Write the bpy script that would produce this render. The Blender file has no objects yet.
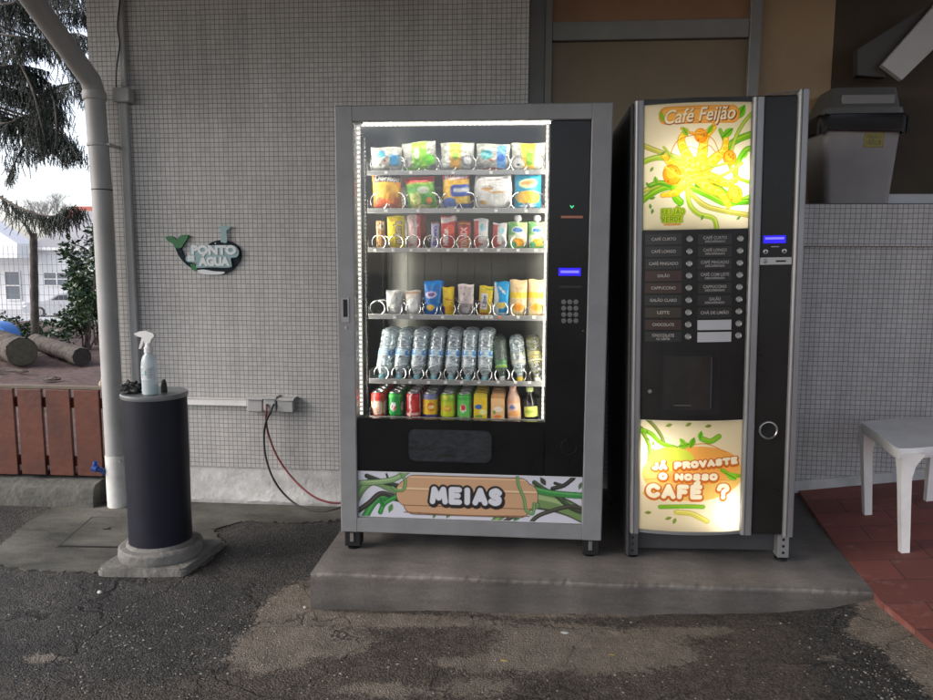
SUN_E = 0.8; SKY_S = 0.15; EXPO = 1.22; ROOF_D = 6.5; ROOF_X = -4.6
import bpy, math, random
import numpy as np
from mathutils import Vector, Matrix
random.seed(7); RNG = np.random.default_rng(11)
sc = bpy.context.scene
COL = sc.collection
PI = math.pi
# ------------------------------------------------------------------ camera model (also used to read sizes off the photo)
FPX = 740.0; CX, CY = 466.5, 350.0
CAM = np.array([0.0, -4.0, 1.4])
def cam_axes(yaw=4.7, pitch=6.8, roll=0.3):
    y, p, r = map(math.radians, (yaw, pitch, roll))
    fw = np.array([-math.sin(y)*math.cos(p), math.cos(y)*math.cos(p), -math.sin(p)])
    rt = np.array([math.cos(y), math.sin(y), 0.0]); up = np.cross(rt, fw)
    rt2 = rt*math.cos(r) + up*math.sin(r)
    return rt2, np.cross(rt2, fw), fw
RT, UP, FW = cam_axes()
def at(px, py, Y):
    d = FW + RT*(px-CX)/FPX - UP*(py-CY)/FPX
    return Vector(CAM + d*((Y-CAM[1])/d[1]))
def atz(px, py, Z):
    d = FW + RT*(px-CX)/FPX - UP*(py-CY)/FPX
    return Vector(CAM + d*((Z-CAM[2])/d[2]))
# ------------------------------------------------------------------ colour helpers
def lin(c):
    c = np.asarray(c, float)
    return np.where(c <= 0.04045, c/12.92, ((c+0.055)/1.055)**2.4)
def S(r, g, b): return tuple(float(v) for v in lin(np.array([r, g, b])/255.0))
# ------------------------------------------------------------------ materials
def new_mat(name):
    m = bpy.data.materials.new(name); m.use_nodes = True
    nt = m.node_tree; b = nt.nodes['Principled BSDF']
    return m, nt, b
def N(nt, t, **k):
    n = nt.nodes.new(t)
    for a, v in k.items(): setattr(n, a, v)
    return n
def mat(name, c, rough=0.5, metal=0.0, spec=0.5, var=0.0, vscale=8.0, bump=0.0, bscale=60.0, coat=0.0, rvar=0.0, c2=None, detail=6.0):
    m, nt, b = new_mat(name)
    b.inputs['Base Color'].default_value = (*c, 1); b.inputs['Roughness'].default_value = rough
    b.inputs['Metallic'].default_value = metal; b.inputs['Specular IOR Level'].default_value = spec
    b.inputs['Coat Weight'].default_value = coat
    geo = N(nt, 'ShaderNodeTexCoord')
    if var or c2 or rvar:
        no = N(nt, 'ShaderNodeTexNoise'); no.inputs['Scale'].default_value = vscale; no.inputs['Detail'].default_value = detail
        no.inputs['Roughness'].default_value = 0.65
        nt.links.new(geo.outputs['Object'], no.inputs['Vector'])
        if var or c2:
            r = N(nt, 'ShaderNodeValToRGB'); r.color_ramp.elements[0].position = 0.3; r.color_ramp.elements[1].position = 0.7
            a = c2 if c2 else tuple(x*(1-var) for x in c)
            bb = c if c2 else tuple(min(1, x*(1+var*0.6)) for x in c)
            r.color_ramp.elements[0].color = (*a, 1); r.color_ramp.elements[1].color = (*bb, 1)
            nt.links.new(no.outputs['Fac'], r.inputs['Fac']); nt.links.new(r.outputs['Color'], b.inputs['Base Color'])
        if rvar:
            mr = N(nt, 'ShaderNodeMapRange'); mr.inputs['To Min'].default_value = max(0.02, rough-rvar); mr.inputs['To Max'].default_value = min(1, rough+rvar)
            nt.links.new(no.outputs['Fac'], mr.inputs['Value']); nt.links.new(mr.outputs['Result'], b.inputs['Roughness'])
    if bump:
        n2 = N(nt, 'ShaderNodeTexNoise'); n2.inputs['Scale'].default_value = bscale; n2.inputs['Detail'].default_value = 5
        nt.links.new(geo.outputs['Object'], n2.inputs['Vector'])
        bp = N(nt, 'ShaderNodeBump'); bp.inputs['Strength'].default_value = bump; bp.inputs['Distance'].default_value = 0.01
        nt.links.new(n2.outputs['Fac'], bp.inputs['Height']); nt.links.new(bp.outputs['Normal'], b.inputs['Normal'])
    return m
def emis(name, c, s):
    m, nt, b = new_mat(name)
    b.inputs['Base Color'].default_value = (*c, 1)
    b.inputs['Emission Color'].default_value = (*c, 1); b.inputs['Emission Strength'].default_value = s/2**EXPO
    return m
def attr_mat(name, rough=0.4, coat=0.0, bump=0.0, bscale=80, trans=0.0, metal=0.0, spec=0.5):
    m, nt, b = new_mat(name)
    a = N(nt, 'ShaderNodeAttribute', attribute_name='Col')
    nt.links.new(a.outputs['Color'], b.inputs['Base Color'])
    b.inputs['Roughness'].default_value = rough; b.inputs['Coat Weight'].default_value = coat; b.inputs['Metallic'].default_value = metal
    b.inputs['Specular IOR Level'].default_value = spec
    if bump:
        geo = N(nt, 'ShaderNodeTexCoord')
        n2 = N(nt, 'ShaderNodeTexNoise'); n2.inputs['Scale'].default_value = bscale; n2.inputs['Detail'].default_value = 3
        n2.inputs['Distortion'].default_value = 1.5
        nt.links.new(geo.outputs['Object'], n2.inputs['Vector'])
        bp = N(nt, 'ShaderNodeBump'); bp.inputs['Strength'].default_value = bump; bp.inputs['Distance'].default_value = 0.01
        nt.links.new(n2.outputs['Fac'], bp.inputs['Height']); nt.links.new(bp.outputs['Normal'], b.inputs['Normal'])
    if trans:
        out = nt.nodes['Material Output']; t = N(nt, 'ShaderNodeBsdfTranslucent'); mx = N(nt, 'ShaderNodeMixShader')
        mx.inputs[0].default_value = trans
        nt.links.new(a.outputs['Color'], t.inputs['Color']); nt.links.new(b.outputs[0], mx.inputs[1]); nt.links.new(t.outputs[0], mx.inputs[2])
        nt.links.new(mx.outputs[0], out.inputs[0])
    return m
def glass_mat(name, tint=(1, 1, 1), refl=0.06, rough=0.02, edge=0.6, bump=0.0, bscale=60, cloud_sheen=0.0, streak=False):
    """thin clear plastic or window glass: see-through with a reflecting skin"""
    m, nt, b = new_mat(name); nt.nodes.remove(b); out = nt.nodes['Material Output']
    t = N(nt, 'ShaderNodeBsdfTransparent'); t.inputs['Color'].default_value = (*tint, 1)
    g = N(nt, 'ShaderNodeBsdfGlossy'); g.inputs['Roughness'].default_value = rough
    fr = N(nt, 'ShaderNodeLayerWeight'); fr.inputs['Blend'].default_value = 0.25
    mr = N(nt, 'ShaderNodeMapRange'); mr.inputs['To Min'].default_value = refl; mr.inputs['To Max'].default_value = edge
    mx = N(nt, 'ShaderNodeMixShader')
    nt.links.new(fr.outputs['Fresnel'], mr.inputs['Value']); nt.links.new(mr.outputs['Result'], mx.inputs[0])
    nt.links.new(t.outputs[0], mx.inputs[1]); nt.links.new(g.outputs[0], mx.inputs[2])
    last = mx
    if cloud_sheen:
        d = N(nt, 'ShaderNodeBsdfDiffuse'); d.inputs['Color'].default_value = (0.78, 0.86, 0.88, 1)  # whitish diffuse mix: cloudy plastic, and bottle sheen put into the colour
        m2 = N(nt, 'ShaderNodeMixShader'); m2.inputs[0].default_value = cloud_sheen
        if streak:
            tc2 = N(nt, 'ShaderNodeTexCoord'); mp2 = N(nt, 'ShaderNodeMapping'); mp2.inputs['Scale'].default_value = (1, 1, 2.2); ns = N(nt, 'ShaderNodeTexNoise'); ns.inputs['Scale'].default_value = 34; ns.inputs['Detail'].default_value = 4; ns.inputs['Distortion'].default_value = 1.0
            nt.links.new(tc2.outputs['Object'], mp2.inputs[0]); nt.links.new(mp2.outputs[0], ns.inputs['Vector']); mr2 = N(nt, 'ShaderNodeMapRange'); mr2.inputs['From Min'].default_value = .44; mr2.inputs['From Max'].default_value = .66; mr2.inputs['To Min'].default_value = cloud_sheen*.6; mr2.inputs['To Max'].default_value = min(1, cloud_sheen*1.9)
            nt.links.new(ns.outputs['Fac'], mr2.inputs['Value']); nt.links.new(mr2.outputs['Result'], m2.inputs[0])
        nt.links.new(mx.outputs[0], m2.inputs[1]); nt.links.new(d.outputs[0], m2.inputs[2]); last = m2
    if bump:
        geo = N(nt, 'ShaderNodeTexCoord'); n2 = N(nt, 'ShaderNodeTexNoise'); n2.inputs['Scale'].default_value = bscale
        nt.links.new(geo.outputs['Object'], n2.inputs['Vector'])
        bp = N(nt, 'ShaderNodeBump'); bp.inputs['Strength'].default_value = bump; bp.inputs['Distance'].default_value = 0.01
        nt.links.new(n2.outputs['Fac'], bp.inputs['Height']); nt.links.new(bp.outputs['Normal'], g.inputs['Normal']); nt.links.new(bp.outputs['Normal'], fr.inputs['Normal'])
    nt.links.new(last.outputs[0], out.inputs[0])
    return m
# ------------------------------------------------------------------ mesh builder
class MB:
    def __init__(s): s.v = []; s.f = []
    def add(s, vs, fs):
        o = len(s.v); s.v += [tuple(v) for v in vs]; s.f += [tuple(i+o for i in f) for f in fs]; return s
    def box(s, x0, x1, y0, y1, z0, z1, b=0.0, M=None):
        if b > 0:
            b = min(b, abs(x1-x0)/2.01, abs(y1-y0)/2.01, abs(z1-z0)/2.01)
            vs = []; idx = {}
            X = (x0, x1); Y = (y0, y1); Z = (z0, z1)
            for i in (0, 1):
                for j in (0, 1):
                    for k in (0, 1):
                        sx, sy, sz = (1, -1)[i], (1, -1)[j], (1, -1)[k]
                        idx[i, j, k, 0] = len(vs); vs.append((X[i], Y[j]+sy*b, Z[k]+sz*b))
                        idx[i, j, k, 1] = len(vs); vs.append((X[i]+sx*b, Y[j], Z[k]+sz*b))
                        idx[i, j, k, 2] = len(vs); vs.append((X[i]+sx*b, Y[j]+sy*b, Z[k]))
            fs = []
            q = lambda *a: fs.append(tuple(idx[t] for t in a))
            for i in (0, 1): q((i, 0, 0, 0), (i, 1, 0, 0), (i, 1, 1, 0), (i, 0, 1, 0))
            for j in (0, 1): q((0, j, 0, 1), (1, j, 0, 1), (1, j, 1, 1), (0, j, 1, 1))
            for k in (0, 1): q((0, 0, k, 2), (1, 0, k, 2), (1, 1, k, 2), (0, 1, k, 2))
            for i in (0, 1):
                for j in (0, 1): q((i, j, 0, 0), (i, j, 1, 0), (i, j, 1, 1), (i, j, 0, 1))
                for k in (0, 1): q((i, 0, k, 0), (i, 1, k, 0), (i, 1, k, 2), (i, 0, k, 2))
            for j in (0, 1):
                for k in (0, 1): q((0, j, k, 1), (1, j, k, 1), (1, j, k, 2), (0, j, k, 2))
            for i in (0, 1):
                for j in (0, 1):
                    for k in (0, 1): q((i, j, k, 0), (i, j, k, 1), (i, j, k, 2))
        else:
            vs = [(x, y, z) for x in (x0, x1) for y in (y0, y1) for z in (z0, z1)]
            fs = [(0, 1, 3, 2), (4, 6, 7, 5), (0, 4, 5, 1), (2, 3, 7, 6), (0, 2, 6, 4), (1, 5, 7, 3)]
        if M is not None: vs = [tuple(M @ Vector(v)) for v in vs]
        return s.add(vs, fs)
    def tube(s, pts, r, n=10, cap=True):
        P = [Vector(p) for p in pts]; rs = r if isinstance(r, (list, tuple)) else [r]*len(P)
        vs = []; fs = []; prev = None
        for i, p in enumerate(P):
            d = (P[min(i+1, len(P)-1)] - P[max(i-1, 0)]).normalized()
            if prev is None:
                a = Vector((0, 0, 1)) if abs(d.z) < 0.9 else Vector((1, 0, 0)); u = d.cross(a).normalized()
            else:
                u = (prev - d*prev.dot(d)).normalized()
            prev = u; w = d.cross(u)
            for k in range(n):
                t = 2*PI*k/n; vs.append(tuple(p + (u*math.cos(t) + w*math.sin(t))*rs[i]))
        for i in range(len(P)-1):
            for k in range(n):
                fs.append((i*n+k, i*n+(k+1) % n, (i+1)*n+(k+1) % n, (i+1)*n+k))
        if cap: fs.append(tuple(range(n))[::-1]); fs.append(tuple((len(P)-1)*n+k for k in range(n)))
        return s.add(vs, fs)
    def lathe(s, prof, n=28, c=(0, 0, 0), sx=1, sy=1, M=None, arc=None):
        vs = []; fs = []; m = len(prof)
        for r, z in prof:
            for k in range(n):
                t = 2*PI*k/n; vs.append(Vector((c[0]+r*sx*math.cos(t), c[1]+r*sy*math.sin(t), c[2]+z)))
        for i in range(m-1):
            for k in range(n): fs.append((i*n+k, i*n+(k+1) % n, (i+1)*n+(k+1) % n, (i+1)*n+k))
        if prof[0][0] > 1e-5: fs.append(tuple(range(n))[::-1])
        if prof[-1][0] > 1e-5: fs.append(tuple((m-1)*n+k for k in range(n)))
        if M is not None: vs = [M @ v for v in vs]
        return s.add(vs, fs)
    def prism(s, pts2, y0, y1, axis='y', M=None):
        n = len(pts2)
        if axis == 'y': vs = [(a, y0, b) for a, b in pts2] + [(a, y1, b) for a, b in pts2]
        elif axis == 'z': vs = [(a, b, y0) for a, b in pts2] + [(a, b, y1) for a, b in pts2]
        else: vs = [(y0, a, b) for a, b in pts2] + [(y1, a, b) for a, b in pts2]
        fs = [tuple(range(n)), tuple(range(2*n-1, n-1, -1))] + [(i, (i+1) % n, n+(i+1) % n, n+i) for i in range(n)]
        if M is not None: vs = [tuple(M @ Vector(v)) for v in vs]
        return s.add(vs, fs)
    def build(s, name, m, parent=None, smooth=False, loc=None, sharp=35, fix=True):
        me = bpy.data.meshes.new(name); me.from_pydata(s.v, [], s.f); me.update()
        if fix:
            import bmesh
            bm = bmesh.new(); bm.from_mesh(me); bmesh.ops.recalc_face_normals(bm, faces=bm.faces); bm.to_mesh(me); bm.free()
        if smooth:
            for p in me.polygons: p.use_smooth = True
            try: me.set_sharp_from_angle(angle=math.radians(sharp))
            except Exception: pass
        return link(name, me, m, parent, loc)
def link(name, me, m, parent=None, loc=None):
    o = bpy.data.objects.new(name, me)
    if m is not None and len(me.materials) == 0: me.materials.append(m)
    COL.objects.link(o); o.parent = parent
    if loc is not None: o.location = loc
    return o
def tag(o, label=None, cat=None, group=None, kind=None):
    if label: o['label'] = label
    if cat: o['category'] = cat
    if group: o['group'] = group
    if kind: o['kind'] = kind
    return o
def empty(name, loc=(0, 0, 0), rot=(0, 0, 0)):
    o = bpy.data.objects.new(name, None); COL.objects.link(o); o.location = loc; o.rotation_euler = rot; o.empty_display_size = 0.05
    return o
def rrect(x0, x1, z0, z1, r, n=6):
    pts = []
    for cx, cz, a in ((x1-r, z1-r, 0), (x0+r, z1-r, 90), (x0+r, z0+r, 180), (x1-r, z0+r, 270)):
        for k in range(n+1):
            t = math.radians(a+90*k/n); pts.append((cx+r*math.cos(t), cz+r*math.sin(t)))
    return pts
# ------------------------------------------------------------------ text
def text_mesh(txt, size=1.0, offset=0.0, shear=0.0, bevel=0.0, extrude=0.0, space=1.0, res=3):
    c = bpy.data.curves.new('t', 'FONT'); c.body = txt; c.size = size; c.offset = offset; c.shear = shear
    c.align_x = 'CENTER'; c.align_y = 'CENTER'; c.extrude = extrude; c.bevel_depth = bevel; c.space_character = space; c.resolution_u = res
    o = bpy.data.objects.new('t', c); COL.objects.link(o)
    dg = bpy.context.evaluated_depsgraph_get(); dg.update()
    me = bpy.data.meshes.new_from_object(o.evaluated_get(dg))
    bpy.data.objects.remove(o); bpy.data.curves.remove(c); me.materials.clear()
    return me
_tc = {}
def text_tris(txt, offset=0.0, shear=0.0, space=1.0):
    k = (txt, offset, shear, space)
    if k not in _tc:
        me = text_mesh(txt, 1.0, offset, shear, space=space); me.calc_loop_triangles()
        co = np.array([v.co[:2] for v in me.vertices]).reshape(-1, 2); tr = np.array([t.vertices[:] for t in me.loop_triangles]).reshape(-1, 3)
        _tc[k] = co[tr] if len(tr) else np.zeros((0, 3, 2)); bpy.data.meshes.remove(me)
    return _tc[k]
def put_text(txt, name, m, parent, x, y, z, size, offset=0.0, shear=0.0, width=None, extrude=0.0008, space=1.0, rot=(PI/2, 0, 0)):
    me = text_mesh(txt, size, offset, shear, extrude=extrude, space=space)
    if width and len(me.vertices):
        xs = [v.co.x for v in me.vertices]; w = max(xs)-min(xs)
        if w > 0:
            for v in me.vertices: v.co.x *= width/w
    o = link(name, me, m, parent); o.location = (x, y, z); o.rotation_euler = rot
    return o
# ------------------------------------------------------------------ printed artwork: painted on a fine grid of vertices
class Art:
    """a printed surface: u to the right 0..1, v upwards 0..1; sizes relative to the width"""
    def __init__(s, w, h, bg, ss=2, asp=None):
        s.w, s.h, s.ss = w, h, ss; s.W, s.H = w*ss, h*ss
        s.a = np.empty((s.H, s.W, 3)); s.a[:] = S(*bg); s.asp = (asp if asp else h/w)
        s.X, s.Y = np.meshgrid((np.arange(s.W)+.5)/s.W, (np.arange(s.H)+.5)/s.H*s.asp)
    def put(s, m, c, al=1.0):
        c = np.array(S(*c)); m = m[..., None]*al; s.a = s.a*(1-m)+c*m
    def ell(s, u, v, rx, ry, c, rot=0, al=1.0):
        v *= s.asp; t = math.radians(rot); dx = s.X-u; dy = s.Y-v
        a = (dx*math.cos(t)+dy*math.sin(t))/rx; b = (-dx*math.sin(t)+dy*math.cos(t))/ry
        s.put((a*a+b*b < 1).astype(float), c, al)
    def rect(s, u0, u1, v0, v1, c, al=1.0):
        s.put(((s.X >= u0) & (s.X <= u1) & (s.Y >= v0*s.asp) & (s.Y <= v1*s.asp)).astype(float), c, al)
    def rrect(s, u0, u1, v0, v1, r, c, al=1.0):
        v0 *= s.asp; v1 *= s.asp
        dx = np.maximum(np.abs(s.X-(u0+u1)/2)-(u1-u0)/2+r, 0); dy = np.maximum(np.abs(s.Y-(v0+v1)/2)-(v1-v0)/2+r, 0)
        s.put((dx*dx+dy*dy < r*r).astype(float), c, al)
    def tri(s, P, c, al=1.0, m=None):
        (x0, y0), (x1, y1), (x2, y2) = P
        xa, xb = min(x0, x1, x2), max(x0, x1, x2); ya, yb = min(y0, y1, y2), max(y0, y1, y2)
        i0 = max(0, int(xa*s.W)-1); i1 = min(s.W, int(xb*s.W)+2); j0 = max(0, int(ya/s.asp*s.H)-1); j1 = min(s.H, int(yb/s.asp*s.H)+2)
        if i1 <= i0 or j1 <= j0: return
        X = s.X[j0:j1, i0:i1]; Y = s.Y[j0:j1, i0:i1]
        d = (x1-x0)*(y2-y0)-(x2-x0)*(y1-y0)
        if abs(d) < 1e-12: return
        a = ((X-x0)*(y2-y0)-(x2-x0)*(Y-y0))/d; b = ((x1-x0)*(Y-y0)-(X-x0)*(y1-y0))/d
        k = (a >= -1e-9) & (b >= -1e-9) & (a+b <= 1+1e-9)
        s.a[j0:j1, i0:i1][k] = s.a[j0:j1, i0:i1][k]*(1-al)+np.array(S(*c))*al
    def poly(s, pts, c, al=1.0):
        ins = np.zeros(s.X.shape, bool); n = len(pts)
        P = [(a, b*s.asp) for a, b in pts]
        for i in range(n):
            (x1, y1), (x2, y2) = P[i], P[(i+1) % n]
            if y1 == y2: continue
            k = ((y1 > s.Y) != (y2 > s.Y)) & (s.X < (x2-x1)*(s.Y-y1)/(y2-y1)+x1); ins ^= k
        s.put(ins.astype(float), c, al)
    def stroke(s, pts, w, c, al=1.0, w2=None):
        """smooth ribbon through pts, width w (to w2 at the end)"""
        P = catmull([(a, b*s.asp) for a, b in pts], 10); n = len(P); w2 = w if w2 is None else w2
        for i in range(n-1):
            (x1, y1), (x2, y2) = P[i], P[i+1]; r = (w+(w2-w)*i/(n-1))/2
            i0 = max(0, int((min(x1, x2)-r)*s.W)-1); i1 = min(s.W, int((max(x1, x2)+r)*s.W)+2)
            j0 = max(0, int((min(y1, y2)-r)/s.asp*s.H)-1); j1 = min(s.H, int((max(y1, y2)+r)/s.asp*s.H)+2)
            if i1 <= i0 or j1 <= j0: continue
            X = s.X[j0:j1, i0:i1]; Y = s.Y[j0:j1, i0:i1]; dx, dy = x2-x1, y2-y1; L = dx*dx+dy*dy+1e-12
            t = np.clip(((X-x1)*dx+(Y-y1)*dy)/L, 0, 1); k = (X-x1-t*dx)**2+(Y-y1-t*dy)**2 < r*r
            if al < 1: s.a[j0:j1, i0:i1][k] = s.a[j0:j1, i0:i1][k]*(1-al)+np.array(S(*c))*al
            else: s.a[j0:j1, i0:i1][k] = S(*c)
    def vine(s, pts, w, c, dark, light, w2=None):
        s.stroke(pts, w*1.22, dark, w2=None if w2 is None else w2*1.3); s.stroke(pts, w, c, w2=w2)
        s.stroke([(a+w*.12, b+w*.2/s.asp) for a, b in pts], w*.28, light, w2=None if w2 is None else w2*.3)
    def leaf(s, u, v, L, ang, c, dark):
        t = math.radians(ang); d = (math.cos(t), math.sin(t)); nrm = (-d[1], d[0]); v *= s.asp
        pts = []
        for k in range(13):
            q = k/12; pts.append((u+d[0]*L*q+nrm[0]*L*.26*math.sin(PI*q), v+d[1]*L*q+nrm[1]*L*.26*math.sin(PI*q)))
        for k in range(12, -1, -1):
            q = k/12; pts.append((u+d[0]*L*q-nrm[0]*L*.26*math.sin(PI*q), v+d[1]*L*q-nrm[1]*L*.26*math.sin(PI*q)))
        s.poly([(a, b/s.asp) for a, b in pts], c)
        s.stroke([(u, v/s.asp), (u+d[0]*L*.5, (v+d[1]*L*.5)/s.asp), (u+d[0]*L*.9, (v+d[1]*L*.9)/s.asp)], L*.07, dark)
    def text(s, txt, u, v, size, c, rot=0, off=0.0, shear=0.0, al=1.0, width=None, space=1.0, sq=1.0):
        T = text_tris(txt, off, shear, space)
        if not len(T): return
        T = T*size*np.array([1.0, sq])
        if width:
            w = T[..., 0].max()-T[..., 0].min(); T = T*np.array([width/w, 1.0])
        t = math.radians(rot); R = np.array([[math.cos(t), math.sin(t)], [-math.sin(t), math.cos(t)]])
        T = T@R + np.array([u, v*s.asp])
        for P in T: s.tri(P, c, al)
    def letters(s, txt, u, v, h, wd, thick, c, rot=0, gap=.42):
        """fat rounded lettering drawn with a broad pen, total width wd"""
        adv = {'I': .34, 'M': 1.05, ' ': .5, 'J': .62, 'E': .66, 'F': .64, 'É': .66, '?': .66, 'S': .70}
        ws = [adv.get(k, .80) for k in txt]; tot = sum(ws)+gap*(len(txt)-1); x = -tot/2; t = math.radians(rot)
        for k, w in zip(txt, ws):
            for kind, P in GLYPH[k]:
                Q = []
                for a, b in P:
                    X = (x+a*w)/tot*wd; Y = (b-.5)*h; Q.append((u+X*math.cos(t)-Y*math.sin(t), v+(X*math.sin(t)+Y*math.cos(t))/s.asp))
                if kind == 's': s.stroke(Q, thick, c)
                else:
                    for i in range(len(Q)-1): s.stroke(Q[i:i+2], thick, c)
            x += w+gap
    def noise(s, amt, n=12, seed=0):
        r = np.random.default_rng(seed); g = r.random((n+2, n+2))
        x = s.X*n; y = s.Y/s.asp*n; i = x.astype(int); j = y.astype(int); fx = x-i; fy = y-j
        fx = fx*fx*(3-2*fx); fy = fy*fy*(3-2*fy)
        v = g[j, i]*(1-fx)*(1-fy)+g[j, i+1]*fx*(1-fy)+g[j+1, i]*(1-fx)*fy+g[j+1, i+1]*fx*fy
        s.a = np.clip(s.a*(1+(v[..., None]-.5)*2*amt), 0, 1)
    def out(s): return s.a.reshape(s.h, s.ss, s.w, s.ss, 3).mean((1, 3))
_O = [(.5, 1), (.15, .88), (0, .5), (.15, .12), (.5, 0), (.85, .12), (1, .5), (.85, .88), (.5, 1)]
_E = [('l', [(1, 1), (.05, 1), (.05, 0), (1, 0)]), ('l', [(.05, .52), (.85, .52)])]
_A = [('l', [(0, 0), (.5, 1), (1, 0)]), ('l', [(.22, .3), (.78, .3)])]
GLYPH = {' ': [], 'O': [('s', _O)], 'E': _E, 'É': _E+[('l', [(.45, 1.28), (.75, 1.42)])], 'A': _A, 'Á': _A+[('l', [(.45, 1.32), (.75, 1.48)])], 'Ã': _A+[('s', [(.2, 1.3), (.4, 1.42), (.6, 1.3), (.8, 1.42)])],
 'I': [('l', [(.5, 0), (.5, 1)])], 'M': [('l', [(0, 0), (.14, 1), (.5, .3), (.86, 1), (1, 0)])], 'N': [('l', [(0, 0), (0, 1), (1, 0), (1, 1)])],
 'S': [('s', [(.95, .84), (.6, 1.0), (.15, .9), (.12, .66), (.5, .5), (.88, .36), (.86, .1), (.45, 0), (.02, .14)])], 'J': [('s', [(.9, 1), (.9, .35), (.6, .0), (.1, .14)])],
 'P': [('l', [(.05, 0), (.05, 1)]), ('s', [(.05, 1), (.7, 1), (.98, .74), (.7, .46), (.05, .46)])], 'R': [('l', [(.05, 0), (.05, 1)]), ('s', [(.05, 1), (.7, 1), (.98, .76), (.7, .5), (.05, .5)]), ('l', [(.5, .48), (1, 0)])],
 'V': [('l', [(0, 1), (.5, 0), (1, 1)])], 'T': [('l', [(0, 1), (1, 1)]), ('l', [(.5, 1), (.5, 0)])], 'C': [('s', [(.98, .82), (.6, 1.0), (.15, .85), (0, .5), (.15, .14), (.6, 0), (.98, .18)])],
 'F': [('l', [(1, 1), (.05, 1), (.05, 0)]), ('l', [(.05, .5), (.8, .5)])], '?': [('s', [(.02, .74), (.2, 1), (.75, 1), (.95, .72), (.55, .5), (.5, .3)]), ('l', [(.5, 0), (.5, .02)])],
 'D': [('l', [(.05, 0), (.05, 1)]), ('s', [(.05, 1), (.6, .98), (1, .5), (.6, .02), (.05, 0)])]}
def catmull(P, n):
    if len(P) < 3: return [tuple(p) for p in P]
    P = [np.array(p, float) for p in P]; Q = [2*P[0]-P[1]]+P+[2*P[-1]-P[-2]]; o = []
    for i in range(1, len(Q)-2):
        for k in range(n):
            t = k/n; a, b, c, d = Q[i-1], Q[i], Q[i+1], Q[i+2]
            o.append(tuple(.5*((2*b)+(-a+c)*t+(2*a-5*b+4*c-d)*t*t+(-a+3*b-3*c+d)*t**3)))
    o.append(tuple(P[-1])); return o
def grid_mesh(name, PX, cols, wrap=False):
    """PX (h,w,3) points, cols (h,w,3) linear colours"""
    h, w = PX.shape[:2]; me = bpy.data.meshes.new(name)
    j, i = np.meshgrid(np.arange(h-1), np.arange(w-1), indexing='ij')
    a = (j*w+i).ravel(); q = np.stack([a, a+1, a+w+1, a+w], 1)
    if wrap:
        jj = np.arange(h-1); q = np.vstack([q, np.stack([jj*w+w-1, jj*w, (jj+1)*w, (jj+1)*w+w-1], 1)])
    me.vertices.add(h*w); me.vertices.foreach_set('co', PX.reshape(-1).astype(np.float32))
    me.loops.add(q.size); me.loops.foreach_set('vertex_index', q.ravel().astype(np.int32))
    me.polygons.add(len(q)); me.polygons.foreach_set('loop_start', (np.arange(len(q))*4).astype(np.int32))
    me.polygons.foreach_set('loop_total', np.full(len(q), 4, np.int32)); me.update(calc_edges=True); me.validate()
    ca = me.color_attributes.new('Col', 'FLOAT_COLOR', 'POINT')
    c = np.ones((h*w, 4), np.float32); c[:, :3] = cols.reshape(-1, 3); ca.data.foreach_set('color', c.ravel())
    me.polygons.foreach_set('use_smooth', np.ones(len(q), bool))
    return me
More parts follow.
